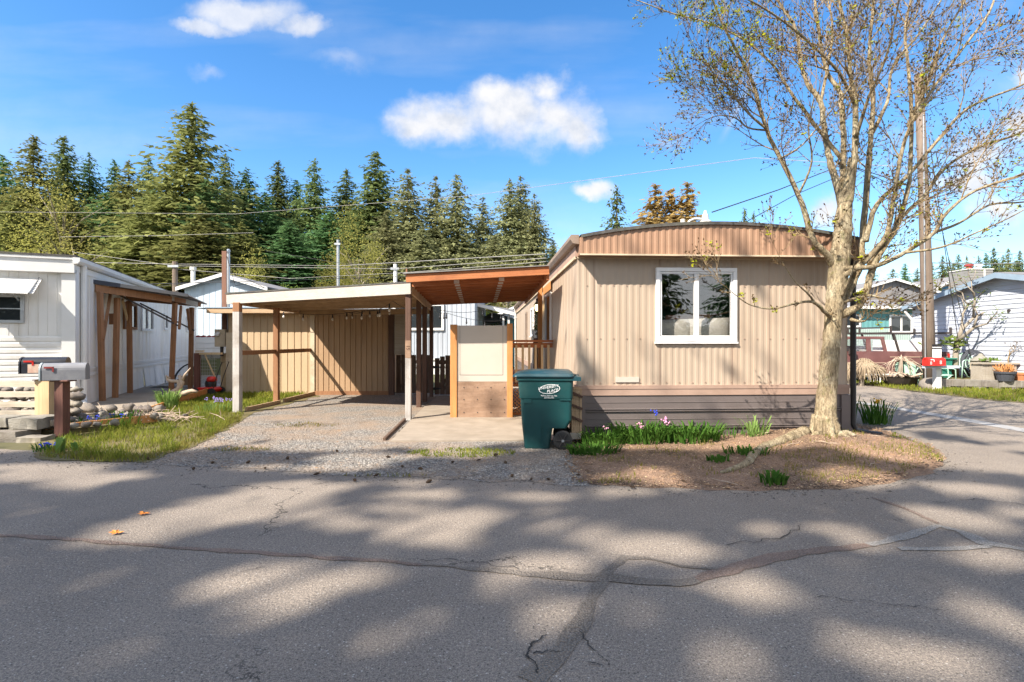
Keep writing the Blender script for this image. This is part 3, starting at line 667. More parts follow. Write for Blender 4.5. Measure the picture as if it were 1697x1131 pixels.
flecks('wood_chips', dens(scatter(bed, 2600, R), lambda x, y: nz(x, y)), M['pine'], .005, .016, bedz, .35)
ev = []
for i in range(len(road_edge) - 3):
    a, b = road_edge[i], road_edge[i + 1]
    for _ in range(int((b - a).length * 60)):
        p = a.lerp(b, R.random()); ev.append((p.x + R.gauss(0, .12), p.y + R.gauss(-.05, .14)))
flecks('gravel', ev, M['gravel_dark'], .005, .017, lambda x, y: .003)
flecks('grit', [(R.uniform(-5, 6), R.uniform(2.2, 6.2)) for _ in range(260)], M['gravel'], .003, .008, lambda x, y: .001)
# ------------------------------------------------------------------ the tan mobile home
ANG = math.radians(2.9); TW, TL = 4.36, 16.0
home = empty('mobile_home', 'tan ribbed mobile home with brown arched front fascia and dark skirting', 'mobile home', (1.02, 8.0, 0), ANG)
MT = WM['mobile_home']
def roofz(x): return 3.14 + .22 * (1 - ((x - TW * .5) / (TW * .5)) ** 2)
mb = MB(MT)
ox0, ox1, oz0, oz1 = 1.29, 2.50, 1.60, 2.65                      # window opening
K = dict(pitch=.105, depth=.0062, nrm=(0, -1, 0))
def wallpiece(x0, x1, z0, z1): mb.ribs((0, 0, 0), (1, 0, 0), x1 - x0, z0, z1, x0=x0, prof=((0, 0), (.30, .05), (.42, .8), (.52, 1), (.80, .9), (.9, .2)), **K)
wallpiece(0, ox0, .85, 2.86); wallpiece(ox1, TW, .85, 2.86); wallpiece(ox0, ox1, .85, oz0); wallpiece(ox0, ox1, oz1, 2.86)
# side walls
mb.ribs((0, TL, 0), (0, -1, 0), TL, .70, 3.0, .32, .010, (-1, 0, 0), prof=((0, 0), (.9, 0), (.93, 1), (.97, 1)))
mb.ribs((TW, 0, 0), (0, 1, 0), TL, .70, 3.0, .105, .013, (1, 0, 0))
mb.box(0.02, TW - .02, TL - .05, TL, .7, 3.1)
mb.build('wall', M['siding'], home)
mb = MB(MT); mb.box(-.02, TW + .02, -.022, .03, .70, .80); mb.box(-.024, TW + .024, -.03, .025, .80, .855)
mb.box(-.03, .0, .03, TL, .70, .86); mb.build('belt_trim', M['siding_trim'], home)
# horizontal ridged skirting
mb = MB(MT)
pr = ((0, .1), (.07, .1), (.09, 1), (.135, 1), (.155, .1), (.185, .1), (.205, 1), (.25, 1), (.27, .15), (.60, .15), (.61, .35), (.64, .35), (.65, .15), (.99, .15))
mb.laps((.12, .0, 0), (1, 0, 0), TW - .24, -.10, .70, .262, .032, (0, -1, 0), prof=pr)
mb.laps((0.015, TL, 0), (0, -1, 0), TL - .05, -.10, .70, .262, .022, (-1, 0, 0), prof=pr)
mb.laps((TW - .015, .05, 0), (0, 1, 0), TL - .05, -.10, .70, .262, .022, (1, 0, 0), prof=pr)
mb.build('skirting', M['skirt'], home)
for xa in (-.025, TW - .12): mb = MB(MT); mb.box(xa, xa + .145, -.04, .06, -.1, .695); mb.build('skirting_corner', M['skirt'], home)
# arched fascia panel, overhanging
mb = MB(MT); OV = .27
mb.ribs((0, -OV, 0), (1, 0, 0), TW, 2.86, 3.2, .105, .009, (0, -1, 0), ztop=lambda x: roofz(x) - .02, prof=((0, 0), (.30, .05), (.42, .8), (.52, 1), (.80, .9), (.9, .2)))
n = 24
for sx in (0, TW): mb.face((sx, -OV, 2.86), (sx, 0, 2.86), (sx, 0, 3.12), (sx, -OV, 3.12))
mb.box(0, TW, -OV + .014, .0, 2.862, 2.875)
mb.build('front_fascia', M['fascia_brown'], home)
mb = MB(MT); mb.box(-.01, TW + .01, -OV - .012, -OV + .006, 2.845, 2.868); mb.box(-.005, TW, -.03, .0, 2.835, 2.86)
mb.build('drip_trim', M['cream_trim'], home)
mb = MB(MT); vs = []
for i in range(n + 1):
    x = TW * i / n; vs += [(x, -OV - .03, roofz(x) + .012), (x, -OV - .03, roofz(x) - .035), (x, TL, roofz(x) + .012)]
fs = []
for i in range(n): a, b = 3 * i, 3 * i + 3; fs += [(a, a + 2, b + 2, b), (a + 1, a, b, b + 1)]
mb.add(vs, fs); mb.build('roof', M['roofdark'], home)
# gutter along the long side, eave board, downspouts
mb = MB(MT)
gp = [(-.005, 3.17), (-.13, 3.17), (-.14, 3.15), (-.14, 3.10), (-.10, 3.04), (-.005, 3.03)]
mb.prism([(x, -.18, z) for x, z in gp], (0, TL + .1, 0))
mb.build('gutter', M['gutter'], home)
mb = MB(MT); mb.box(-.035, .0, -.02, TL, 2.86, 3.03); mb.build('eave_board', M['siding_trim'], home)
mb = MB(MT); mb.beam((-.03, .0, 2.85), (-.03, TL, 2.85), .03, .045); mb.build('eave_trim', M['cream_trim'], home)
mb = MB(MT)
mb.prism([(TW + .005, -.18, 3.17), (TW + .13, -.18, 3.17), (TW + .13, -.18, 3.07), (TW + .005, -.18, 3.05)], (0, TL, 0))
mb.build('gutter', M['black'], home)
mb = MB(MT); mb.tube([(TW + .07, -.1, 3.06), (TW + .07, -.08, 2.95), (TW + .075, -.03, 2.8), (TW + .075, -.03, .22), (TW + .11, -.05, .12), (TW + .30, -.14, .085), (TW + .42, -.2, .08)], .042, 8)
mb.build('downspout', M['black'], home, smooth=True)
mb = MB(MT); mb.tube([(-.08, TL - .1, 3.05), (-.06, TL - .05, 2.9), (-.05, TL - .05, .1)], .04, 6); mb.build('downspout', M['vent_white'], home)
# screws along the ribs
mb = MB(MT)
for z in (2.42, 1.59, .90):
    for k in range(1, 21):
        x = .21 * k - .06
        if z > 1 and ox0 - .1 < x < ox1 + .1: continue
        mb.lathe((x, .0, z + R.uniform(-.004, .004)), [(.009, -.008), (.009, .004)], 6, 'y')
mb.build('screw', M['siding_trim'], home, kind='stuff')
mb = MB(MT)
for x, z0, z1 in ((1.31, .86, 1.52), (1.31, 2.72, 2.84), (2.47, .86, 1.52), (2.47, 2.72, 2.84), (3.07, .86, 2.84), (.26, .86, 2.84)): mb.box(x - .003, x + .003, -.0035, .0, z0, z1)
mb.build('panel_seam', M['siding_trim'], home)
mb = MB(MT); mb.box(.60, .97, -.018, -.002, .905, .985); mb.build('vent_plate', M['cream'], home)
# front window
win = MB(MT); x0, x1, z0, z1 = 1.235, 2.53, 1.54, 2.70
win.box(x0, x1, -.05, .02, z1 - .06, z1); win.box(x0, x1, -.05, .02, z0, z0 + .06); win.box(x0, x0 + .06, -.05, .02, z0 + .06, z1 - .06); win.box(x1 - .06, x1, -.05, .02, z0 + .06, z1 - .06)
win.box(x0 + .065, x1 - .065, -.035, .02, z0 + .065, z0 + .095); win.box(x0 + .065, x1 - .065, -.035, .02, z1 - .095, z1 - .065)
win.box(x0 + .065, x0 + .095, -.033, .02, z0 + .1, z1 - .1); win.box(x1 - .095, x1 - .065, -.033, .02, z0 + .1, z1 - .1)
win.box((x0 + x1) / 2 - .035, (x0 + x1) / 2 + .035, -.04, .02, z0 + .1, z1 - .1)
wf = win.build('window', M['vinyl'], home, bevel=.004)
mb = MB(MT); mb.box(x0 + .095, (x0 + x1) / 2 - .035, -.012, -.008, z0 + .09, z1 - .09); mb.box((x0 + x1) / 2 + .035, x1 - .095, -.022, -.018, z0 + .09, z1 - .09)
mb.build('pane', M['glass'], wf)
mb = MB(MT); mb.box(x0 - .02, x1 + .02, -.045, -.01, z0 - .03, z0 - .002); mb.build('sill', M['vinyl'], wf)
# room behind the window
mb = MB(MT)
mb.face((.1, .04, .9), (TW - .1, .04, .9), (TW - .1, 2.6, .9), (.1, 2.6, .9)); mb.face((.1, 2.6, .9), (TW - .1, 2.6, .9), (TW - .1, 2.6, 2.9), (.1, 2.6, 2.9))
mb.face((.1, .04, .9), (.1, 2.6, .9), (.1, 2.6, 2.9), (.1, .04, 2.9)); mb.face((TW - .1, .04, .9), (TW - .1, .04, 2.9), (TW - .1, 2.6, 2.9), (TW - .1, 2.6, .9)); mb.face((.1, .04, 2.84), (.1, 2.6, 2.84), (TW - .1, 2.6, 2.84), (TW - .1, .04, 2.84))
mb.build('room', M['interior'], home)
def pillow(name, label, cx, cy, cz, sx, sy, sz, m, cat='cushion'):
    cz += .07; sz *= 1.15
    mb = MB(MT); b = bmesh.new(); bmesh.ops.create_grid(b, x_segments=14, y_segments=10, size=1)
    for sgn in (1, -1):
        vs = []; 
        for v in b.verts:
            e = (1 - abs(v.co.x) ** 3) * (1 - abs(v.co.y) ** 3); e = max(0, e) ** .5
            wob = .05 * noise.noise(Vector((v.co.x * 2.2, v.co.y * 2.2, cx * 9)))
            vs.append((cx + v.co.x * sx * (1 - .06 * abs(v.co.y) ** 2), cy + sgn * e * sy, cz + v.co.y * sz * (1 + .05 * v.co.x) + wob * e))
        mb.add(vs, [[v.index for v in f.verts][::sgn] for f in b.faces])
    b.free(); mb.build(name, m, smooth=True, origin=MT @ Vector((cx, cy, cz)), label=label, cat=cat)
pillow('cushion', 'pale cushion behind the darker pane of the white front window', 1.60, .30, 1.60, .34, .09, .20, M['fabric'])
pillow('cushion', 'large cream cushion behind the reflecting pane of the white front window', 2.22, .28, 1.60, .36, .10, .22, M['fabric'])
pillow('cushion', 'rust brown throw cushion showing above the pale cushions indoors', 1.98, .55, 1.72, .40, .07, .18, M['fabric_rust'])
# long side: window, door with wreath, narrow windows
def sidewin(t0, t1, z0, z1, fr, gl, name='window', wd=.055):
    mb = MB(MT); o = -.04
    mb.box(o, .0, t0, t1, z1 - wd, z1); mb.box(o, .0, t0, t1, z0, z0 + wd); mb.box(o, .0, t0, t0 + wd, z0 + wd, z1 - wd); mb.box(o, .0, t1 - wd, t1, z0 + wd, z1 - wd)
    f = mb.build(name, fr, home)
    mb = MB(MT); mb.box(-.018, -.014, t0 + wd, t1 - wd, z0 + wd, z1 - wd); mb.build('pane', gl, f)
    mb = MB(MT); mb.box(-.07, .0, t0 - .03, t1 + .03, z0 - .03, z0 - .002); mb.build('sill', fr, f)
sidewin(3.15, 4.15, 1.52, 2.62, M['vinyl'], M['glass_dark']); sidewin(7.3, 8.1, 1.7, 2.55, M['vinyl'], M['glass_dark']); sidewin(9.6, 10.2, 1.5, 2.55, M['gutter'], M['glass_dark'])
mb = MB(MT); mb.box(-.03, .0, 5.2, 6.1, .85, 2.78); d = mb.build('door', M['post_dark'], home)
mb = MB(MT); mb.tube([(-.035, 6.0, 1.75), (-.09, 6.0, 1.75)], .03, 8); mb.build('handle', M['steel'], d)
mb = MB(MT)
for k in range(260):
    a = k / 260 * 6.283; r = .2 + R.gauss(0, .035); c = Vector((-.08 + R.gauss(0, .03), 5.65 + r * math.cos(a), 2.15 + r * 1.4 * math.sin(a)))
    dd = Vector((R.uniform(-1, .3), R.uniform(-1, 1), R.uniform(-1, 1))).normalized() * .06; e = dd.orthogonal().normalized() * .015
    mb.face(c - e, c + e, c + dd)
mb.build('wreath', M['shrub'], origin=MT @ Vector((-.08, 5.65, 2.15)), label='leafy wreath hanging on the dark side door of the tan home', cat='wreath')
lamp = empty('wall_lantern', 'lit wall lantern beside the door under the walkway roof', 'lantern', MT @ Vector((-.12, 4.9, 2.35)), ANG)
mb = MB(MT); mb.box(-.17, -.03, 4.87, 4.93, 2.55, 2.62); mb.lathe((-.12, 4.9, 2.44), [(.02, .13), (.085, .06), (.09, .03)], 10); mb.build('bracket', M['black'], lamp)
mb = MB(MT); mb.lathe((-.12, 4.9, 2.30), [(.05, 0), (.07, .04), (.075, .15), (.06, .165)], 10); mb.build('glass_shade', M['glow'], lamp, smooth=True)
# vent pipes on the roof
vp = empty('roof_vent', 'white service mast cap with bent pipe on the tan home roof', 'roof vent', MT @ Vector((2.2, 2.4, 3.34)), ANG)
mb = MB(MT); mb.lathe((2.45, 2.4, 3.78), [(.115, -.48), (.115, .18), (.125, .18), (.12, .22), (.07, .25), (.06, .36), (.035, .38), (.03, .43), (.01, .45)], 14); mb.build('cap', M['vent_white'], vp, smooth=False)
mb = MB(MT); mb.tube([(1.98, 2.4, 3.3), (1.98, 2.4, 4.04)], .048, 8); mb.build('pipe', M['vent_white'], vp)
mb = MB(MT); mb.tube([(2.04, 2.4, 3.3), (2.04, 2.4, 3.80), (2.06, 2.4, 3.93), (2.12, 2.4, 4.01), (2.22, 2.4, 4.055), (2.45, 2.4, 4.05)], .024, 8); mb.build('bent_pipe', M['vent_white'], vp, smooth=True)

vp.location.x += .62
# ------------------------------------------------------------------ carport
cp = empty('carport', 'flat roofed open carport with pale grey fascia and mixed posts on gravel', 'carport', (-4, 12.5, 0))
A, B, Cc, D = Vector((-6.22, 11.2, 0)), Vector((-1.96, 9.95, 0)), Vector((-2.30, 14.66, 0)), Vector((-6.05, 14.66, 0))
zt = {'A': 2.585, 'B': 2.69, 'C': 2.60, 'D': 2.55}
def quad_slab(mb, pts, zs, dz0, dz1):
    lo = [Vector((p.x, p.y, z + dz0)) for p, z in zip(pts, zs)]; hi = [Vector((p.x, p.y, z + dz1)) for p, z in zip(pts, zs)]
    mb.add(lo + hi, [(3, 2, 1, 0), (4, 5, 6, 7), (0, 1, 5, 4), (1, 2, 6, 5), (2, 3, 7, 6), (3, 0, 4, 7)])
mb = MB(); quad_slab(mb, [A + Vector((-.03, -.03, 0)), B + Vector((.03, -.03, 0)), Cc + Vector((.03, 0, 0)), D], [zt[k] for k in 'ABCD'], -.012, .018); mb.build('roof', M['roofdark'], cp)
mb = MB(); ins = [A + Vector((.05, .06, 0)), B + Vector((-.05, .06, 0)), Cc + Vector((-.05, -.02, 0)), D + Vector((.05, -.02, 0))]
quad_slab(mb, ins, [zt[k] for k in 'ABCD'], -.075, -.014); mb.build('soffit', M['soffit'], cp)
for nm, a, b, za, zb in (('fascia', A, B, zt['A'], zt['B']),):
    mb = MB(); mb.beam((a.x, a.y, za - .125), (b.x, b.y, zb - .125), .04, .205); mb.build(nm, M['fascia_gray'], cp)
mb = MB(); mb.beam((B.x, B.y + .04, zt['B'] - .12), (Cc.x, Cc.y, zt['C'] - .12), .045, .19); mb.build('side_beam', M['beam_tan'], cp)
mb = MB(); mb.beam((A.x, A.y + .04, zt['A'] - .12), (D.x, D.y, zt['D'] - .12), .045, .19); mb.build('side_beam', M['beam_tan'], cp)
for t in (.25, .5, .75):
    a, b = A.lerp(D, t), B.lerp(Cc, t); za, zb = lerp(zt['A'], zt['D'], t), lerp(zt['B'], zt['C'], t)
    mb = MB(); mb.beam((a.x + .06, a.y, za - .13), (b.x - .06, b.y, zb - .13), .045, .11); mb.build('rafter', M['beam_tan'], cp)
mb = MB(); mb.beam((D.x, 14.62, 2.36), (Cc.x, 14.62, 2.40), .05, .16); mb.build('ledger', M['beam_tan'], cp)
def post(x, y, z1, w_, m, low=None, zl=1.25, name='post', root=None):
    root = root or cp
    mb = MB(); mb.box(x - w_ / 2, x + w_ / 2, y - w_ / 2, y + w_ / 2, zl if low else -.05, z1); p = mb.build(name, m, root, bevel=.006)
    if low:
        mb = MB(); mb.box(x - w_ / 2 - .002, x + w_ / 2 + .002, y - w_ / 2 - .002, y + w_ / 2 + .002, -.05, zl - .001); mb.build('painted_base', low, p, bevel=.006)
    return p
p1 = post(-5.94, 11.10, 2.38, .14, M['post_brown'], M['post_gray'], 2.18)
post(-5.84, 12.72, 2.37, .12, M['post_brown'])
p3 = post(-2.03, 10.06, 2.47, .105, M['post_dark'], M['post_gray'], 1.22)
mb = MB(); mb.box(-2.084, -1.976, 10.003, 10.006, 1.22, 1.56); mb.build('scraped_patch', M['plywood'], p3)
def text(body, size, loc, rot, m, name, parent=None, sx=1.0, shear=0., ext=.001):
    cu = bpy.data.curves.new(name, 'FONT'); cu.body = body; cu.size = size; cu.align_x = 'CENTER'; cu.align_y = 'CENTER'; cu.extrude = ext; cu.shear = shear
    o = bpy.data.objects.new(name, cu); COL.objects.link(o)
    dg = bpy.context.evaluated_depsgraph_get(); me = bpy.data.meshes.new_from_object(o.evaluated_get(dg)); bpy.data.objects.remove(o); bpy.data.curves.remove(cu)
    MM = Matrix.Translation(Vector(loc)) @ rot @ Matrix.Diagonal((sx, 1, 1, 1))
    mb = MB(MM); mb.add([v.co.copy() for v in me.vertices], [list(p.vertices) for p in me.polygons]); bpy.data.meshes.remove(me)
    return mb.build(name, m, parent)
RX = Matrix.Rotation(math.radians(90), 4, 'X')
text('15', .10, (-2.03, 10.001, 1.42), RX @ Matrix.Rotation(math.radians(-90), 4, 'Z') , M['post_dark'], 'number', p3)
post(-2.18, 12.0, 2.50, .105, M['post_dark']); post(-2.22, 13.05, 2.50, .11, M['post_dark']); post(-2.24, 14.25, 2.50, .10, M['post_dark'])
mb = MB(); mb.beam((-5.94, 11.17, 1.29), (-5.84, 12.66, 1.29), .04, .10); mb.beam((-5.83, 12.79, 1.29), (-5.76, 15.16, 1.29), .04, .10); mb.build('side_rail', M['post_brown'], cp)
def edging(label, pts, h=.11, m='post_brown'):
    mb = MB()
    for a, b in zip(pts, pts[1:]): mb.beam((a[0], a[1], a[2] if len(a) > 2 else h / 2), (b[0], b[1], b[2] if len(b) > 2 else h / 2), .045, h)
    o = Vector((*pts[0][:2], 0)); mb.build('edging_board', M[m], origin=o, label=label, cat='edging board', bevel=.004)
edging('weathered edging board between the grass and the carport gravel', [(-5.84, 11.25, .04), (-5.7, 12.6, .045)], m='beam_tan')
edging('old edging board in front of the tan shed corner', [(-5.72, 12.85, .05), (-5.62, 14.6, .06)], m='beam_tan')
edging('narrow edging strip between gravel drive and concrete walk', [(-1.98, 7.95, .015), (-2.08, 9.95, .02)], h=.07, m='fence_wood')

# ------------------------------------------------------------------ shed behind the carport
sh = empty('storage_shed', 'tan grooved storage shed with a browner bay behind the carport', 'shed', (-6.0, 15.5, 0))
TG = ((0, 0), (.80, 0), (.82, 1), (.98, 1))
mb = MB(); mb.ribs((-8.42, 15.2, 0), (1, 0, 0), 2.72, .0, 2.36, .20, .016, (0, -1, 0), prof=TG)
mb.box(-8.42, -8.40, 15.2, 17.4, 0, 2.36); mb.box(-8.42, -3.5, 17.4, 17.44, 0, 2.36); mb.build('wall', M['shed'], sh)
mb = MB(); mb.ribs((-5.70, 14.72, 0), (1, 0, 0), 2.17, .10, 2.40, .155, .016, (0, -1, 0), prof=TG); mb.box(-5.70, -5.68, 14.74, 15.2, .0, 2.40); mb.box(-3.55, -3.53, 14.74, 17.4, 0, 2.4)
mb.build('brown_wall', M['shed_b'], sh, label='browner grooved bay of the shed under the carport')
mb = MB(); mb.box(-5.78, -5.66, 14.69, 14.72, 0, 2.38); mb.build('corner_trim', M['cream_trim'], sh)
mb = MB(); mb.box(-8.46, -8.25, 15.17, 15.19, .0, 1.80); mb.build('corner_board', M['cream_trim'], sh)
mb = MB(); mb.box(-5.65, -3.5, 14.70, 14.73, -.02, .115); mb.build('base_board', M['post_brown'], sh)
mb = MB(); mb.box(-3.53, -3.38, 14.66, 14.80, -.02, 2.42); mb.build('corner_post', M['post_dark'], sh)
mb = MB(); mb.box(-8.85, -5.2, 14.78, 17.6, 2.50, 2.53); mb.box(-9.1, -8.85, 14.85, 16.5, 2.49, 2.51); mb.build('roof', M['roof_blue'], sh)
mb = MB(); mb.box(-8.82, -5.3, 14.80, 14.84, 2.36, 2.495); mb.box(-8.80, -5.3, 14.84, 15.2, 2.36, 2.375); mb.box(-5.3, -3.4, 14.76, 17.6, 2.42, 2.45); mb.build('fascia', M['beam_tan'], sh)
mb = MB(); mb.box(-3.35, -3.02, 14.62, 14.95, 1.16, 2.33); mb.build('cabinet', M['fence_gray'], origin=(-3.2, 14.8, 1.16), label='tall weathered plywood cabinet above the fence at the shed corner', cat='cabinet')

# ------------------------------------------------------------------ orange walkway roof between carport and home
wr = empty('walkway_roof', 'orange brown lean-to roof of boards and joists joined to the tan home', 'walkway roof', (-1, 13, 0))
L0, L1, R0, R1 = Vector((-1.90, 9.50, 2.75)), Vector((-2.30, 14.6, 2.70)), Vector((.68, 9.42, 2.885)), Vector((.40, 14.6, 2.82))
mb = MB(); mb.add([L0, R0, R1, L1] + [p + Vector((0, 0, .03)) for p in (L0, R0, R1, L1)], [(3, 2, 1, 0), (4, 5, 6, 7), (0, 1, 5, 4), (1, 2, 6, 5), (2, 3, 7, 6), (3, 0, 4, 7)])
mb.build('deck', M['orange_x'], wr)
mb = MB(); mb.add([p + Vector((0, 0, .033)) for p in (L0 - Vector((.1, .1, 0)), R0 - Vector((0, .1, 0)), R1, L1 - Vector((.1, 0, 0)))] + [p + Vector((0, 0, .05)) for p in (L0 - Vector((.1, .1, 0)), R0 - Vector((0, .1, 0)), R1, L1 - Vector((.1, 0, 0)))], [(3, 2, 1, 0), (4, 5, 6, 7), (0, 1, 5, 4), (1, 2, 6, 5), (2, 3, 7, 6), (3, 0, 4, 7)])
mb.build('roofing', M['corr'], wr)
mb = MB(); mb.beam(L0 + Vector((-.05, -.04, -.045)), R0 + Vector((.0, -.04, -.045)), .04, .15); mb.build('fascia', M['orange_x'], wr, bevel=.004)
for k in range(1, 12):
    t = k / 11.3; a, b = L0.lerp(L1, t), R0.lerp(R1, t)
    mb = MB(); mb.beam(a + Vector((0, 0, -.075)), b + Vector((0, 0, -.075)), .04, .14); j = mb.build('joist', M['orange_x'], wr)
    for s in (.335, .67):
        c = a.lerp(b, s) + Vector((0, -.04, -.10)); mb = MB(); mb.box(c.x - .05, c.x + .05, c.y - .012, c.y + .02, c.z - .03, c.z + .035); mb.build('bracket', M['vent_white'], j)
mb = MB(); mb.beam(R0 + Vector((-.02, .0, -.12)), R1 + Vector((-.02, 0, -.12)), .05, .18); mb.build('ledger', M['orange_x'], wr)
mb = MB(MT); mb.box(-.16, -.06, 4.45, 4.57, .6, 2.98); mb.build('post', M['orange_z'], wr)
mb = MB(MT); mb.box(-.045, -.042, 2.95, 4.4, 2.66, 2.83); mb.build('side_panel', M['orange_z'], wr)

# ------------------------------------------------------------------ screen, deck rail, lattice
sc_ = empty('privacy_screen', 'freestanding screen of cream panel over bare plywood between two orange posts', 'screen', (-.6, 10.3, 0))
mb = MB(); mb.box(-1.235, -1.10, 10.24, 10.36, .0, 1.88); mb.build('post', M['orange_z'], sc_, bevel=.008)
mb = MB(); mb.box(-.10, .015, 10.24, 10.36, .02, 1.90); mb.build('post', M['orange_z'], sc_, bevel=.008)
mb = MB(); mb.box(-1.10, -.10, 10.27, 10.30, .74, 1.86); pn = mb.build('panel', M['cream'], sc_)
mb = MB()
for a in ((-1.045, -1.040, .87, 1.86), (-.185, -.180, .87, 1.86), (-1.04, -.185, .868, .873)): mb.box(a[0], a[1], 10.266, 10.2695, a[2], a[3])
mb.build('seam', M['black_metal'], pn)
mb = MB(); mb.box(-1.10, -.10, 10.262, 10.30, .025, .735); mb.build('plywood_base', M['plywood'], sc_)
mb = MB()
for i in range(4):
    for z in (.12, .38, .62): mb.lathe((-1.0 + i * .27 + .04, 10.2625, z), [(.012, -.008), (.012, .002)], 8, 'y')
mb.build('bolt', M['black_metal'], sc_, kind='stuff')
dk = empty('deck_railing', 'orange wooden deck railing beside the green wheeled bin', 'railing', (.4, 11.0, 0))
for ya, za, wa, ha in ((.02, 1.55, .10, .045), (0, 1.46, .04, .10), (0, .76, .04, .09)): mb = MB(); mb.beam((.01, 10.60 + ya, za), (.86, 10.93 + ya, za), wa, ha); mb.build('rail', M['orange_x'], dk)
for k in range(6):
    t = (k + .55) / 6.2; mb = MB(); x, y = lerp(.01, .86, t), lerp(10.56, 10.89, t); mb.box(x - .024, x + .024, y - .024, y + .024, .70, 1.47); mb.build('baluster', M['pine'], dk)
mb = MB(); mb.box(.50, .60, 11.9, 12.0, .65, 1.62); mb.build('newel_post', M['post_dark'], dk)
mb = MB(); mb.box(.02, .80, 10.65, 16, .60, .66); mb.build('deck_boards', M['orange_x'], dk)
lt = empty('lattice_panel', 'small orange diagonal lattice under the deck beside the screen', 'lattice', (.2, 10.6, 0))
mb = MB()
for k in range(-8, 10):
    for s in (1, -1):
        x = .03 + k * .075; a, b = Vector((x, 10.57 + .012 * (s > 0), .08)), Vector((x + s * .5, 10.57 + .012 * (s > 0), .58))
        lo, hi = .03, .62
        def cl(p, q):
            t0, t1 = 0., 1.; dx = q.x - p.x
            for bound, sign in ((lo, 1), (hi, -1)):
                tt = (bound - p.x) / dx
                if (dx > 0) == (sign > 0): t0 = max(t0, tt)
                else: t1 = min(t1, tt)
            return (p.lerp(q, t0), p.lerp(q, t1)) if t1 > t0 + .05 else None
        r = cl(a, b)
        if r: mb.beam(r[0], r[1], .012, .028, up=(0, 1, 0))
mb.build('strip', M['orange_z'], lt)
mb = MB(); mb.box(.0, .70, 10.56, 10.60, .03, .075); mb.build('rail', M['orange_x'], lt)

# ------------------------------------------------------------------ fence and gate behind the carport
def picket(root, x0, x1, y, z0, ztop, m, nm='panel', gap=.012, w_=.135):
    mb = MB(); x = x0
    while x < x1 - .03:
        e = min(x + w_, x1); zt_ = ztop(x + w_ / 2) + R.uniform(-.01, .01); mb.box(x, e, y - .01 + R.uniform(-.003, .003), y + .012, z0, zt_); x = e + gap
    return mb.build(nm, m, root)
fn = empty('board_fence', 'dark weathered board fence between the shed and the arched gate', 'fence', (-3.0, 15.0, 0))
picket(fn, -3.38, -2.36, 14.98, .03, lambda x: 1.15, M['fence_wood'])
for za in (.9, .2): mb = MB(); mb.box(-3.38, -2.36, 14.995, 15.035, za, za + .09); mb.build('rail', M['fence_wood'], fn)
gt = empty('picket_gate', 'arched weathered picket gate with black strap hinges at the walkway', 'gate', (-1.9, 14.3, 0))
picket(gt, -2.16, -1.1, 14.35, .05, lambda x: 1.16 - .35 * (x + 1.6) ** 2, M['fence_wood'])
mb = MB(); mb.beam((-2.14, 14.385, .95), (-1.12, 14.385, .95), .03, .09); mb.beam((-2.14, 14.385, .25), (-1.12, 14.385, .25), .03, .09); mb.beam((-2.1, 14.386, .28), (-1.2, 14.386, .92), .025, .09); mb.build('brace', M['fence_wood'], gt)
for z in (.82, .22): mb = MB(); mb.prism([(-2.2, 14.33, z - .04), (-1.98, 14.33, z - .008), (-1.98, 14.33, z + .008), (-2.2, 14.33, z + .04)], (0, .006, 0)); mb.build('hinge', M['black'], gt)

# ------------------------------------------------------------------ string lights under the carport
def string_light(label, pts, bulbs, drop=.10, bulb_m='bulb', group='string lights'):
    root = empty('string_light', label, 'string light', pts[0], 0, group)
    mb = MB(); L = []
    for a, b in zip(pts, pts[1:]):
        for k in range(8):
            t = k / 8; p = Vector(a).lerp(Vector(b), t); p.z -= .10 * 4 * t * (1 - t) * ((Vector(b) - Vector(a)).length / 2.2); L.append(p)
    L.append(Vector(pts[-1])); mb.tube(L, .007, 5); mb.build('cord', M['wire'], root)
    for f_ in bulbs:
        p = L[min(len(L) - 1, int(f_ * (len(L) - 1)))]
        mb = MB(); mb.tube([p, p - Vector((0, 0, drop))], [.012, .022], 6); s = mb.build('socket', M['black'], root)
        mb = MB(); mb.lathe(p - Vector((0, 0, drop + .085)), [(.006, 0), (.026, .018), (.032, .045), (.018, .085)], 8); mb.build('bulb', M[bulb_m], s, smooth=True)
string_light('string of round bulbs hung along the shed wall under the carport', [P(470, 517, 14.3), P(600, 515, 14.3), P(652, 510, 14.3)], [.02, .18, .32, .44, .56, .68, .8, .97])
string_light('short string of bulbs hung beneath the carport beam near its front post', [P(570, 517, 13.6), P(610, 514, 12.6), P(651, 499, 11.2), P(700, 512, 13.4)], [.06, .28, .52, .66, .99])
string_light('string of dark bulbs sagging across the walkway behind the screen', [P(722, 515, 15.2), P(740, 519, 16), P(857, 528, 19)], [.22, .38, .52, .66, .8], bulb_m='black')
string_light('upper string of dark bulbs across the walkway gap behind the screen', [P(722, 512, 15.2), P(800, 514, 17), P(857, 518, 19)], [.5, .65, .8, .9], bulb_m='black')
# ------------------------------------------------------------------ white mobile home
A2 = math.radians(22.5); LW, LL = 3.7, 14.2
lh = empty('mobile_home', 'white mobile home with window awning and ridged lower siding behind the mailboxes', 'mobile home', (-9.52, 11.2, 0), A2)
MLH = Matrix.Translation((-9.52, 11.2, 0)) @ Matrix.Rotation(A2, 4, 'Z')
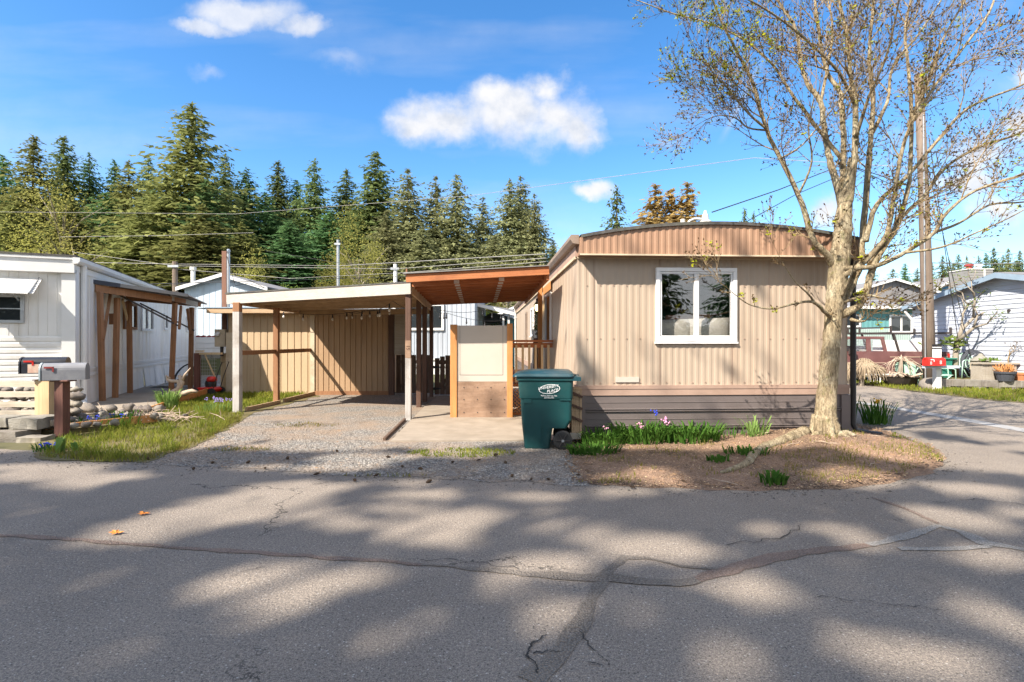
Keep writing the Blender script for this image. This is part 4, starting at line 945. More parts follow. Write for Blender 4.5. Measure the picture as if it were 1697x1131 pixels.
# local: x 0 is the corner, the front runs to -x, the long side runs to +y
mb = MB(MLH); K2 = dict(pitch=.16, depth=.010, nrm=(0, -1, 0))
wx0, wx1, wz0, wz1 = -1.75, -.92, 1.98, 2.48
pr2 = ((0, 0), (.9, 0), (.93, 1), (.97, 1))
mb.ribs((0, 0, 0), (1, 0, 0), LW + wx0, 1.66, 3.1, x0=-LW, prof=pr2, **K2); mb.ribs((0, 0, 0), (1, 0, 0), -wx1, 1.66, 3.1, x0=wx1, prof=pr2, **K2)
mb.ribs((0, 0, 0), (1, 0, 0), wx1 - wx0, 1.66, wz0, x0=wx0, prof=pr2, **K2); mb.ribs((0, 0, 0), (1, 0, 0), wx1 - wx0, wz1, 3.1, x0=wx0, prof=pr2, **K2)
mb.build('wall', M['white_siding'], lh)
mb = MB(MLH); mb.laps((-LW, -.012, 0), (1, 0, 0), LW, .66, 1.66, .125, .018, (0, -1, 0), prof=((0, 0), (.15, .9), (.7, 1), (.95, .2))); mb.build('lap_band', M['white_siding'], lh)
mb = MB(MLH); mb.laps((-LW, -.004, 0), (1, 0, 0), LW, -.02, .65, .335, .012, (0, -1, 0), prof=((0, 0), (.1, .9), (.9, 1))); mb.box(-LW, 0, -.03, -.012, .64, .68); mb.build('skirting', M['white_siding'], lh)
mb = MB(MLH); mb.ribs((0, 0, 0), (0, 1, 0), LL, .86, 3.2, .40, .012, (1, 0, 0), prof=((0, 0), (.86, 0), (.89, 1), (.96, 1))); mb.box(-LW, -.02, LL - .02, LL, 0, 3.2); mb.build('side_wall', M['white_side'], lh)
mb = MB(MLH); mb.box(.0, .03, .1, LL, .86, .93); mb.box(.0, .035, .1, LL, .74, .80); mb.box(.0, .012, .1, LL, .80, .86); mb.build('belt_trim', M['white'], lh)
for k in range(11):
    y0 = .12 + k * 1.28; mb = MB(MLH); l = .04 + .04 * R.random()
    mb.add([(.0, y0, .73), (.0, y0 + 1.24, .73), (l, y0 + 1.20, .05), (l, y0 - .02 + R.uniform(0, .06), .05)], [(0, 3, 2, 1)]); mb.add([(-.02, y0, .73), (-.02, y0 + 1.24, .73), (l - .02, y0 + 1.20, .05), (l - .02, y0, .05)], [(0, 1, 2, 3)])
    mb.build('skirting_panel', M['white_side'], lh)
mb = MB(MLH); mb.box(-.22, .0, -.10, .0, -.02, 3.08); mb.box(.0, .02, -.1, .10, -.02, 3.1); mb.build('corner_column', M['white'], lh)
mb = MB(MLH); mb.box(-LW, .02, -.16, .0, 3.02, 3.30); mb.box(-LW - .02, .05, -.19, .0, 3.30, 3.355); mb.build('front_fascia', M['white'], lh)
mb = MB(MLH); mb.box(-LW - .05, .06, -.20, LL + .1, 3.358, 3.40); mb.build('roof', M['roofdark'], lh)
mb = MB(MLH); mb.prism([(.005, -.20, 3.35), (.13, -.20, 3.35), (.13, -.20, 3.27), (.09, -.20, 3.22), (.005, -.20, 3.21)], (0, LL + .3, 0)); mb.build('gutter', M['white'], lh)
mb = MB(MLH); mb.box(.0, .015, 0, LL, 3.06, 3.2); mb.build('eave_board', M['white'], lh)
mb = MB(MLH); mb.tube([(.075, .22, 3.22), (.06, .24, 3.1), (.06, .24, .32), (.10, .14, .20), (.17, -.06, .16)], .055, 8); mb.build('downspout', M['white'], lh)
mb = MB(MLH); x0, x1, z0, z1 = wx0 - .05, wx1 + .05, wz0 - .05, wz1 + .05
mb.box(x0, x1, -.04, .02, z1 - .06, z1); mb.box(x0, x1, -.04, .02, z0, z0 + .06); mb.box(x0, x0 + .06, -.04, .02, z0 + .06, z1 - .06); mb.box(x1 - .06, x1, -.04, .02, z0 + .06, z1 - .06); mb.box(x0, x1, -.03, .02, 2.22, 2.24)
fw = mb.build('window', M['steel'], lh); mb = MB(MLH); mb.box(x0 + .06, x1 - .06, -.012, -.008, z0 + .06, z1 - .06); mb.build('pane', M['glass_dark'], fw)
mb = MB(MLH)
for k in range(6):
    t = k / 6; y = -.42 * t - .04; z = 2.88 - .36 * t; mb.add([(-2.0, y, z), (-.56 + .0 * k, y, z), (-.56, y - .078, z - .050), (-2.0, y - .078, z - .050), (-2.0, y, z - .008), (-.56, y, z - .008), (-.56, y - .078, z - .058), (-2.0, y - .078, z - .058)], [(0, 3, 2, 1), (4, 5, 6, 7), (0, 1, 5, 4), (2, 3, 7, 6), (1, 2, 6, 5), (3, 0, 4, 7)])
aw = mb.build('awning', M['white'], lh)
mb = MB(MLH); mb.beam((-.62, -.02, 2.90), (-.62, -.5, 2.53), .02, .03); mb.beam((-.95, -.42, 2.56), (-.95, -.02, 2.40), .015, .02); mb.build('bracket', M['steel'], aw)
for (y0, y1, z0, z1, fm) in ((3.2, 4.4, 1.88, 2.64, 'post_brown'), (4.9, 6.3, 1.86, 2.66, 'white'), (7.75, 8.35, 1.95, 2.55, 'white'), (11.7, 12.3, 1.95, 2.6, 'white')):
    mb = MB(MLH); mb.box(.0, .05, y0, y1, z1 - .07, z1); mb.box(.0, .05, y0, y1, z0, z0 + .08); mb.box(.0, .05, y0, y0 + .08, z0 + .08, z1 - .07); mb.box(.0, .05, y1 - .08, y1, z0 + .08, z1 - .07)
    if y1 - y0 > 1: mb.box(.0, .045, (y0 + y1) / 2 - .03, (y0 + y1) / 2 + .03, z0 + .08, z1 - .07)
    f = mb.build('window', M['white'] if fm == 'white' else M['post_brown'], lh); mb = MB(MLH); mb.box(.006, .012, y0 + .08, y1 - .08, z0 + .08, z1 - .07); mb.build('pane', M['glass_dark'], f)

# porch cover beside it
pc = empty('porch_cover', 'lean-to porch cover of brown posts with corrugated roof along the white home', 'porch cover', (-9.9, 13.5, 0))
P1, P2, P3, PA, PB = Vector((-9.78, 12.25, 0)), Vector((-10.02, 12.95, 0)), Vector((-10.50, 14.1, 0)), Vector((-9.44, 14.2, 0)), Vector((-9.60, 15.3, 0))
def leanpost(b, t, w_=.10, base=.10):
    mb = MB(); mb.beam((b.x, b.y, base), t, w_, w_, up=(0, 1, 0)); return mb.build('post', M['post_brown'], pc, bevel=.005)
tp = {}
for nm, b, px, py, d in (('1', P1, 165.5, 484, 12.25), ('2', P2, 194, 494, 12.95), ('3', P3, 214, 499, 14.1), ('A', PA, 290, 502, 14.2), ('B', PB, 318, 512, 15.3)):
    tp[nm] = P(px, py, d)
    if nm == 'B': tp[nm].z = 2.55
    leanpost(b, tp[nm])
def br(a, b, m='post_brown', w_=.04, h=.09, nm='brace'):
    mb = MB(); mb.beam(a, b, w_, h); return mb.build(nm, M[m], pc)
fl, fr_ = P(158, 478, 12.2), P(284, 495, 14.0); fr_.z = 2.68
br(fl, fr_, h=.17, nm='front_beam')
bl, b_r = P(205, 494, 14.4), tp['B'] + Vector((.12, .25, .10))
br(fl + Vector((.12, .5, .02)), fr_ + Vector((0, .6, .0)), h=.12, nm='purlin'); br(bl, b_r, h=.13, nm='purlin')
br(tp['A'] + Vector((-.05, -.16, .13)), tp['B'] + Vector((.10, .1, .10)), 'fence_gray', .04, .15, 'end_beam')
br(tp['1'].lerp(P1, .42) + Vector((.05, 0, 0)), P(183, 487, 12.9), w_=.05); br(P(213, 538, 14.2), P(203, 497, 13.6), m='pine'); br(P(297, 545, 14.25), P(300, 508, 14.6), w_=.06); br(P(316, 553, 15.2), P(311, 512, 15.0), w_=.06)
br(P(190, 485, 13), P(295, 540, 14.25), 'black_metal', .025, .04); br(P(232, 503, 14.4), P(322, 548, 15.3), 'black_metal', .025, .04)
for c, d in ((P(155, 525, 12.35), .0), (P(187, 529, 13.05), 0)): mb = MB(); mb.box(c.x - .10, c.x + .08, c.y - .0, c.y + .04, c.z - .14, c.z + .14); mb.build('block', M['post_brown'], pc)
cA, cB, cC = P(138, 464, 12.0), P(312, 491, 14.0), P(344, 505, 16.6); cB.z = 2.80; cC.z = 2.74
cD = Vector((-11.1, 14.9, cA.z))
def corr_sheet(a, b, c, d, nrib, amp, m, nm):
    mb = MB(); vs = []
    for i in range(nrib * 4 + 1):
        t = i / (nrib * 4); o = Vector((0, 0, amp * math.sin(i * math.pi / 2)))
        vs += [a.lerp(d, t) + o, b.lerp(c, t) + o]
    mb.add(vs, [(2*i, 2*i+1, 2*i+3, 2*i+2) for i in range(nrib * 4)]); mb.build(nm, m, pc)
corr_sheet(cA, cB, cC, cD, 16, .02, M['corr'], 'roof')
mb = MB(); mb.beam(cA + Vector((0, -.02, -.01)), cA.lerp(cB, .32) + Vector((0, -.02, -.01)), .05, .10); mb.build('flashing', M['flash_navy'], pc)
mb = MB(); mb.beam(cA.lerp(cB, .32) + Vector((0, -.02, -.005)), cB + Vector((0, -.02, -.005)), .04, .085); mb.build('edge_flashing', M['corr'], pc)
mb = MB(); mb.box(-11.2, -9.2, 15.6, 17.2, .04, .12); mb.build('boardwalk', M['fence_gray'], origin=(-10.2, 16.4, .04), label='grey boardwalk beside the white home under the porch cover', cat='boardwalk')

# ------------------------------------------------------------------ mailboxes
def mailbox(label, base_c, ang, L, w_, h, mbody, mdoor, mflag, extra=None, group=None):
    root = empty('mailbox', label, 'mailbox', base_c, ang, group); MM = WM[root.name]
    prof = [(-w_/2, 0), (-w_/2, h - w_/2)] + [(-w_/2 * math.cos(a), h - w_/2 + w_/2 * math.sin(a)) for a in [math.pi * k / 10 for k in range(1, 10)]] + [(w_/2, h - w_/2), (w_/2, 0)]
    mb = MB(MM); mb.prism([(0.012, y, z) for y, z in prof], (L - .012, 0, 0)); body = mb.build('body', mbody, root)
    mb = MB(MM); mb.prism([(-.022, y * 1.06, z * 1.02) for y, z in prof], (.022, 0, 0)); mb.prism([(-.026, y * .72, h * .12 + z * .8) for y, z in prof], (.005, 0, 0)); dr = mb.build('door', mdoor, root)
    mb = MB(MM); mb.box(-.05, -.02, -.03, .03, h * .86, h * .93); mb.build('handle', mdoor, dr)
    mb = MB(MM); y = -w_ / 2 - .012; mb.box(L * .26, L * .30, y, y + .008, h * .50, h * .80); mb.box(L * .08, L * .30, y, y + .008, h * .70, h * .80); mb.build('flag', mflag, root)
    return root, MM
q = Vector((-7.19, 8.2, 0))
ml1, MM = mailbox('grey metal mailbox with red flag on the dark red post', (q.x - .22, q.y - .09, .93), math.radians(24), .56, .22, .27, M['mail_gray'], M['mail_door'], M['red_dull'])
text('7', .09, MM @ Vector((-.0262, .0, .07)), Matrix.Rotation(math.radians(24), 4, 'Z') @ Matrix.Rotation(math.radians(-90), 4, 'Z') @ RX, M['white'], 'number', ml1)
mb = MB(); mb.box(q.x - .07, q.x + .07, q.y - .07, q.y + .07, -.05, .93); mb.box(q.x - .12, q.x + .16, q.y - .09, q.y + .09, .905, .929)
mb.build('mailbox_post', M['redwood'], origin=(q.x, q.y, 0), label='dark red square post carrying the grey mailbox', cat='post', bevel=.006)
q2 = Vector((-7.85, 8.62, 0))
ml2, MM2 = mailbox('black domed mailbox with faded tan side panel beside the grey one', (q2.x - .26, q2.y - .10, 1.01), math.radians(20), .60, .22, .27, M['mail_black'], M['mail_black'], M['red'])
mb = MB(MM2); mb.box(.10, .55, -.1165, -.112, .012, .155); mb.build('side_panel', M['tan_metal'], ml2)
mb = MB(); mb.box(q2.x - .12, q2.x + .005, q2.y - .06, q2.y + .06, .10, .90); mb.box(q2.x + .007, q2.x + .13, q2.y - .07, q2.y + .05, .0, .89)
mb.build('mailbox_post', M['pine'], origin=(q2.x, q2.y, 0), label='doubled raw pine post under the black mailbox', cat='post', bevel=.006)
mb = MB(); mb.box(q2.x - .03, q2.x + .12, q2.y - .05, q2.y + .05, .905, 1.0); mb.box(q2.x - .14, q2.x + .15, q2.y - .08, q2.y + .07, .892, .904); mb.build('mailbox_block', M['post_brown'], origin=(q2.x, q2.y, .9), label='short brown wood block between black mailbox and pine post', cat='block')
# slat fence and retaining blocks
sf = empty('slat_fence', 'low fence of pale horizontal slats ending at the pine post', 'fence', (-8.6, 8.62, 0))
mb = MB()
for z in (.83, .66, .49, .34, .19): mb.box(-10.6, -7.99, 8.60 + R.uniform(-.004, .004), 8.63, z - .05, z + .045)
mb.build('slat', M['slat'], sf)
mb = MB(); mb.box(-9.6, -9.5, 8.64, 8.74, 0, .88); mb.build('post', M['pine'], sf)
rwl = empty('retaining_wall', 'low retaining wall of rough grey blocks under the slat fence', 'retaining wall', (-8.3, 8.2, 0))
def rockbox(x0, x1, y0, y1, z0, z1, seed):
    b = bmesh.new(); bmesh.ops.create_cube(b, size=1); bmesh.ops.subdivide_edges(b, edges=b.edges[:], cuts=4, use_grid_fill=True)
    mb = MB(); vs = []
    for v in b.verts:
        p = Vector((lerp(x0, x1, v.co.x + .5), lerp(y0, y1, v.co.y + .5), lerp(z0, z1, v.co.z + .5)))
        n_ = noise.noise_vector(p * 7 + Vector((seed, 0, 0))) * .018; 
        if abs(v.co.y + .5) < 1e-4: n_.y *= 2.2
        vs.append(p + n_)
    mb.add(vs, [[v.index for v in f.verts] for f in b.faces]); b.free(); return mb
for k, (x0, x1, y0, z0, z1) in enumerate(((-9.2, -8.36, 8.02, .19, .34), (-8.35, -7.93, 8.04, .19, .34), (-7.92, -7.46, 8.06, .16, .33), (-9.1, -8.5, 7.9, 0, .185), (-8.49, -7.62, 7.88, -.02, .155))):
    rockbox(x0, x1, y0, y0 + .42, z0, z1, k).build('block', M['block'], rwl)
rockbox(-7.60, -7.22, 7.85, 8.1, -.03, .07, 31).build('flat_stone', M['stone'], origin=(-7.4, 7.95, 0), label='flat pale stone at the road end of the block retaining wall', cat='stone')
mb = MB(); mb.prism([(-11, 8.3, -.05), (-7.4, 8.35, -.05), (-6.95, 8.9, -.05), (-7.05, 9.85, -.05), (-8.2, 10.1, -.05), (-11, 9.9, -.05)], (0, 0, .15)); mb.build('raised_bed', M['soil'], kind='structure')
mb = MB(); mb.box(-7.55, -7.42, 8.28, 8.34, .18, .27); mb.build('wood_grate', M['slat'], origin=(-7.48, 8.3, .2), label='small slatted wood scrap at the foot of the pine post', cat='wood scrap')
edging('orange edging board of the stone bed behind the dark red post', [(-7.62, 8.38, .10), (-6.60, 9.55, .12)], h=.14, m='orange_z')
edging('orange edging board rising past the driftwood to the wire gate', [(-7.70, 10.9, .08), (-8.6, 14.5, .14)], h=.15, m='orange_z')
# river stones
proto = []
for k in range(4):
    mb = MB(); mb.blob((0, 0, 0), 1, .8, .66, 2, .6, k * 3 + 1, 1.7); o = mb.build('river_stone', M['stone'], smooth=True); proto.append(o)
spots = []
for (px, py, r) in ((93, 690, .17), (147, 680, .18), (183, 676, .12), (215, 677, .14), (232, 675, .13), (168, 690, .13), (200, 687, .12), (128, 694, .11), (152, 697, .10), (112, 698, .10), (175, 695, .09), (133, 690, .12), (108, 686, .12), (245, 680, .12),
                    (228, 668, .10), (262, 676, .13), (212, 688, .09), (190, 700, .08), (160, 703, .07), (142, 704, .08), (122, 706, .08), (255, 690, .09), (95, 700, .12), (86, 705, .14), (80, 690, .2), (75, 660, .19), (70, 648, .2), (100, 662, .16), (112, 668, .15), (88, 674, .18), (66, 672, .17), (40, 672, .16), (20, 668, .17), (10, 690, .14), (34, 694, .13), (56, 696, .12), (5, 655, .15), (30, 652, .16), (52, 656, .15)):
    z = .14; q = G(px, py, z + .02)
    if q.y > 10.6: q.y = 10.4; q.x = (px - CX) / F * q.y
    spots.append((q.x, q.y, z, r))
for _ in range(26):
    t = R.random(); spots.append((lerp(-8.2, -6.3, t) + R.gauss(0, .25), lerp(8.9, 10.0, t) + R.gauss(0, .18), .10, R.uniform(.05, .09)))
for row in range(5):
    for k in range(12): spots.append((-9.9 + .18 * k + .09 * (row % 2) + R.gauss(0, .03), 9.15 + .05 * row + R.gauss(0, .03), .14 + .125 * row, R.uniform(.085, .135)))
for i, (x, y, z, r) in enumerate(spots):
    o = proto[i] if i < 4 else copy_tree(proto[i % 4]); o.location = (x, y, z + r * .25); o.scale = (r, r, r * R.uniform(.8, 1.1)); o.rotation_euler = (R.uniform(-.2, .2), R.uniform(-.2, .2), R.uniform(0, 6.28))
    tag(o, 'rounded grey or tan river stone in the bed before the patio', 'stone', 'river stones heaped in the bed by the white home')
# driftwood
q = G(300, 664, .10); dw = empty('driftwood', 'pale forked driftwood branch standing by the porch post', 'driftwood', q)
def pxtube(pts, d, r, n=7):
    mb = MB(); mb.tube([P(a, b, d + (e if len(t) > 2 else 0)) for t in pts for a, b, e in [(t + (0,))[:3] if len(t) == 2 else t]], r, n); return mb
d = q.y
pxtube([(270, 664), (285, 652), (296, 645), (302, 634), (297, 622)], d, [.10, .085, .07, .055, .035]).build('branch', M['drift'], dw, smooth=True)
pxtube([(298, 644), (296, 632), (286, 632), (278, 630), (276, 623), (282, 627)], d, [.06, .05, .045, .04, .03, .015]).build('branch', M['drift'], dw, smooth=True)
pxtube([(300, 634), (306, 622), (316, 610)], d, [.045, .03, .012]).build('branch', M['drift'], dw, smooth=True)
pxtube([(285, 655), (305, 652), (318, 648), (327, 650)], d, [.09, .07, .05, .03]).build('branch', M['drift'], dw, smooth=True)
# brush pile of dry stems at the bed
bp_ = MB(); q = G(235, 700, .02)
for k in range(150):
    c = q + Vector((R.gauss(0, .42), R.gauss(0, .16), abs(R.gauss(.08, .06)))); dd = Vector((R.gauss(0, 1), R.gauss(0, .6), R.uniform(-.1, .8))).normalized() * R.uniform(.10, .25); bp_.tube([c - dd, c + Vector((0, 0, .02)), c + dd], [.006, .008, .003], 4)
bp_.build('brush_pile', M['drift'], origin=q, label='low heap of dry cut stems at the edge of the stone bed', cat='brush pile')

# ------------------------------------------------------------------ bulb plants and flowers
def clump(name, label, cat, base, n, h, wd, spread, m, flowers=None, fm=None, up=1., group=None):
    root = empty(name, label, cat, base, 0, group); b = Vector(base); mb = MB()
    for k in range(n):
        a = R.uniform(0, 6.283); r = spread * math.sqrt(R.random()); p = b + Vector((math.cos(a) * r, math.sin(a) * r * .6, 0)); hh = h * R.uniform(.6, 1.15)
        la = a + R.uniform(-.8, .8); l = hh * R.uniform(.15, .75) / up; dx = Vector((-math.sin(la), math.cos(la), 0)) * wd; L = Vector((math.cos(la), math.sin(la), 0)) * l
        q1, q2, q3 = p + L * .25 + Vector((0, 0, hh * .5)), p + L * .6 + Vector((0, 0, hh * .85)), p + L + Vector((0, 0, hh * R.uniform(.75, 1.)))
        mb.add([p - dx, p + dx, q1 + dx, q1 - dx, q2 + dx * .8, q2 - dx * .8, q3], [(0, 1, 2, 3), (3, 2, 4, 5), (5, 4, 6)])
    mb.build('leaves', M[m], root)
    if flowers:
        for k in range(flowers[0]):
            a = R.uniform(0, 6.283); r = spread * R.random(); p = b + Vector((math.cos(a) * r, math.sin(a) * r * .6, 0)); hh = flowers[1] * R.uniform(.8, 1.1)
            mb = MB(); mb.tube([p, p + Vector((0, 0, hh))], .004, 4)
            fl_ = mb.build('stalk', M[m], root); mb = MB()
            for j in range(flowers[3]):
                c = p + Vector((R.gauss(0, flowers[2]), R.gauss(0, flowers[2]), hh + R.uniform(-1.6, .6) * flowers[2] * 1.4)); mb.blob(c, flowers[2] * .55, flowers[2] * .55, flowers[2] * .55, 1, .4, k + j)
            mb.build('bloom', M[fm], fl_)
    return root
clump('iris_clump', 'bright pale green iris clump standing before the driftwood', 'plant', G(278, 676, .03), 130, .40, .012, .22, 'blade_pale')
clump('flower_clump', 'violet flower spikes in the grass between iris and carport post', 'flowers', G(355, 682, .03), 60, .2, .008, .40, 'blade_pale', (9, .28, .022, 7), 'flower_violet')
clump('flower_clump', 'blue flowers in deep green grass beside the stone bed', 'flowers', G(160, 712, .0), 150, .22, .009, .50, 'blade', (6, .24, .022, 7), 'flower_blue')
clump('flower_clump', 'blue flowers in front of the flat pale stone at the roadside', 'flowers', G(82, 748, .0), 40, .13, .009, .20, 'blade', (5, .10, .022, 7), 'flower_blue')
clump('leafy_plant', 'two broad bright leaves at the foot of the dark red post', 'plant', G(98, 752, .0), 6, .24, .045, .05, 'blade_pale', up=2.5)
clump('leafy_plant', 'small young leafy sprout on the roadside right of the dark red post', 'plant', G(128, 748, .0), 7, .13, .03, .05, 'blade_pale', up=1.5)
clump('leafy_plant', 'deep green grassy clump beside the brush of dry stems', 'plant', G(205, 707, 0), 80, .28, .010, .30, 'blade')
clump('bulb_clump', 'dense bulb foliage with pink blooms under the front window', 'plant', (1.95, 7.78, .03), 210, .30, .013, .45, 'blade', (3, .26, .022, 8), 'flower_pink', up=.7)
clump('bulb_clump', 'dense green bulb foliage with one tall pink hyacinth by the skirting', 'plant', (2.65, 7.80, .03), 210, .29, .013, .50, 'blade', (1, .36, .03, 14), 'flower_pink', up=.7)
clump('bulb_clump', 'bulb foliage clump nearest the green wheeled bin', 'plant', (1.35, 7.62, .02), 150, .22, .012, .38, 'blade', (1, .24, .02, 8), 'flower_pink', up=.7)
clump('flower_stalk', 'single blue flower stalk rising above the bulb leaves', 'flower', (2.22, 7.86, .03), 5, .2, .01, .05, 'blade', (1, .52, .025, 9), 'flower_blue')
clump('weed_patch', 'leafy weeds spilling from the bed corner toward the gravel', 'weeds', (1.12, 7.05, .01), 170, .12, .014, .36, 'blade', up=.6)
clump('bulb_clump', 'thin dark bulb foliage along the skirting between the pink clump and the tall shoots', 'plant', (3.25, 7.90, .03), 50, .2, .008, .45, 'blade')
clump('bulb_clump', 'upright bright shoots by the skirting left of the maple trunk', 'plant', (3.72, 7.84, .05), 36, .36, .012, .18, 'blade_pale')
clump('weed_patch', 'low green weeds beside the maple root in the mulch', 'weeds', G(1235, 752, .06), 60, .10, .014, .30, 'blade')
clump('weed_patch', 'tuft of grass near the road edge of the mulch bed', 'weeds', G(1280, 803, .02), 50, .14, .012, .14, 'blade')
clump('weed_patch', 'green sprigs in the mulch left of the maple root', 'weeds', G(1190, 765, .04), 30, .09, .014, .14, 'blade')
clump('daffodil_clump', 'daffodil clump with yellow bloom at the street corner of the tan home', 'plant', (6.72, 9.45, .02), 90, .46, .009, .24, 'blade', (2, .42, .03, 10), 'flower_yellow')
clump('daffodil_clump', 'thin leafed daffodil clump behind the black downspout', 'plant', (6.55, 10.2, .02), 60, .48, .008, .28, 'blade')
# fallen leaves, cones, sticks
def leaf(label, q):
    mb = MB(); vs = [(0, 0, .012)]
    for k in range(14): a = k / 14 * 6.283; r = .055 * (1.1 if k % 2 == 0 else .5) * R.uniform(.8, 1.1); vs.append((r * math.cos(a), r * .75 * math.sin(a), .006 + R.uniform(0, .025)))
    mb.M = Matrix.Translation(q); mb.add(vs, [(0, k, k % 14 + 1) for k in range(1, 15)]); mb.build('fallen_leaf', M['leafbrown'], origin=q, label=label, cat='leaf')
leaf('curled orange leaf lying in the sun patch on the asphalt', G(193, 886)); leaf('smaller orange leaf behind the bright one on the asphalt', G(238, 854))
mb = MB()
for k in range(7): mb.lathe((0, 0, .0), [(.004, .08 - k * .012), (.012 + .004 * min(k, 6 - k), .074 - k * .012), (.006, .066 - k * .012)], 7)
pcn = mb.build('pine_cone', M['cone']); first = True
for (px, py) in ((247, 764), (322, 780), (408, 770), (560, 752), (478, 762), (520, 790), (620, 792), (668, 777), (715, 799), (790, 766), (838, 770), (850, 790), (906, 797), (955, 790), (752, 768), (640, 760), (440, 778), (700, 780), (1052, 812), (880, 797), (818, 757), (1130, 800), (350, 770), (590, 800)):
    o = pcn if first else copy_tree(pcn); first = False
    o.location = G(px, py) + Vector((0, 0, .022)); o.rotation_euler = (1.5 + R.uniform(-.3, .3), 0, R.uniform(0, 6.28)); o.scale = (R.uniform(.6, 1.05),) * 3
    tag(o, 'small dark pine cone lying on the gravel or road edge', 'pine cone', 'pine cones dropped along the road edge')
st = None
for k in range(26):
    x, y = scatter(bed, 1, R)[0]; a = R.uniform(0, 6.28); l = R.uniform(.08, .25)
    if st is None: mb = MB(); mb.tube([(-.5, 0, 0), (-.1, .04, .05), (.2, -.02, .03), (.5, .05, .08)], [.014, .02, .016, .008], 5); st = mb.build('dry_stick', M['drift']); o = st
    else: o = copy_tree(st)
    o.location = (x, y, bedz(x, y) + .012); o.rotation_euler = (0, 0, a); o.scale = (l * 1.3,) * 3
    tag(o, 'short dry stick lying in the mulch near the maple', 'stick', 'dry sticks in the mulch bed')
# ------------------------------------------------------------------ background homes
def simple_window(root, x0, x1, y, z0, z1, fr=.07, m='white', split=True, pane='glass_dark'):
    mb = MB(); mb.box(x0, x1, y - .05, y, z1 - fr, z1); mb.box(x0, x1, y - .05, y, z0, z0 + fr); mb.box(x0, x0 + fr, y - .05, y, z0 + fr, z1 - fr); mb.box(x1 - fr, x1, y - .05, y, z0 + fr, z1 - fr)
    if split: mb.box((x0 + x1) / 2 - fr / 2, (x0 + x1) / 2 + fr / 2, y - .045, y, z0 + fr, z1 - fr)
    f = mb.build('window', M[m], root); mb = MB(); mb.box(x0 + fr, x1 - fr, y - .02, y - .014, z0 + fr, z1 - fr); mb.build('pane', M[pane], f)
def gable_house(name, label, cat, x0, x1, y, depth, zb, ze, zp, wall, trim, roof, prof=None, laps=None, over=.25, peak=None):
    root = empty(name, label, cat, ((x0 + x1) / 2, y, zb)); xm = peak if peak else (x0 + x1) / 2
    zt = lambda x: lerp(ze, zp, (x - x0) / (xm - x0)) if x < xm else lerp(zp, ze, (x - xm) / (x1 - xm))
    mb = MB()
    if laps:
        mb.laps((x0, y, 0), (1, 0, 0), x1 - x0, zb, zp - .02, laps, .022, (0, -1, 0), ends=lambda z: (0, x1 - x0) if z <= ze else ((xm - x0) * (z - ze) / (zp - ze), (x1 - x0) - (x1 - xm) * (z - ze) / (zp - ze)))
    else:
        xs = [x0, xm, x1]
        for a, b in ((x0, xm), (xm, x1)): mb.ribs((0, y, 0), (1, 0, 0), b - a, zb, ze, prof or .30, .014, (0, -1, 0), x0=a, ztop=zt, prof=((0, 0), (.86, 0), (.9, 1), (.97, 1)))
    mb.box(x0, x0 + .05, y + .03, y + depth, zb, ze); mb.box(x1 - .05, x1, y + .03, y + depth, zb, ze); mb.box(x0, x1, y + depth - .05, y + depth, zb, ze)
    mb.build('wall', wall, root)
    mb = MB(); o = over; sl = (zp - ze) / (xm - x0); sr = (zp - ze) / (x1 - xm)
    def pl(xa, za, xb, zb_, t0, t1, ya, yb): 
        mb.add([(xa, ya, za + t0), (xb, ya, zb_ + t0), (xb, yb, zb_ + t0), (xa, yb, za + t0), (xa, ya, za + t1), (xb, ya, zb_ + t1), (xb, yb, zb_ + t1), (xa, yb, za + t1)], [(3, 2, 1, 0), (4, 5, 6, 7), (0, 1, 5, 4), (1, 2, 6, 5), (2, 3, 7, 6), (3, 0, 4, 7)])
    pl(x0 - o, ze - sl * o, xm, zp, .03, .10, y - .3, y + depth); pl(xm, zp, x1 + o, ze - sr * o, .03, .10, y - .3, y + depth); mb.build('roof', roof, root)
    mb = MB(); pl(x0 - o, ze - sl * o, xm, zp, -.10, .07, y - .335, y - .302); pl(xm, zp, x1 + o, ze - sr * o, -.10, .07, y - .335, y - .302); mb.build('fascia', trim, root)
    return root
gh = gable_house('gable_house', 'blue grey gabled house on the terrace behind the brown service mast', 'house', -16.6, -12.5, 26, 9, 1.7, 4.25, 4.88, M['bluegray'], M['white'], M['gray_roof'])
mb = MB(); mb.tube([P(320, 470, 29), P(320, 444, 29)], .12, 8); mb.tube([P(320, 448, 29), P(320, 443, 29)], .17, 8); mb.build('roof_vent', M['vent_white'], gh)
mb = MB(); mb.laps((-17.2, 24.05, 0), (1, 0, 0), 6.2, .98, 1.72, .24, .02, (0, -1, 0)); mb.box(-17.2, -11, 24.08, 24.2, .9, 1.73); mb.build('sided_wall', M['white_siding'], origin=(-14, 24.1, .9), label='white lap sided low wall on the block wall behind the porch cover', cat='wall')
mb = MB()
for r in range(3):
    for k in range(17): mb.box(-17.6 + .4 * k + .2 * (r % 2) + .008, -17.6 + .4 * k + .2 * (r % 2) + .392, 23.9 + R.uniform(0, .012), 24.06, .02 + .31 * r, .02 + .31 * r + .302)
mb.build('block_wall', M['block'], origin=(-14, 24, 0), label='grey concrete block wall at the end of the gravel side path', cat='wall')
mb = MB()
for k in range(16): mb.blob((-16.6 + k * .26, 24.14, 1.76), .16, .10, .06, 1, .5, k)
mb.build('leaf_litter', M['red_dull'], kind='stuff')
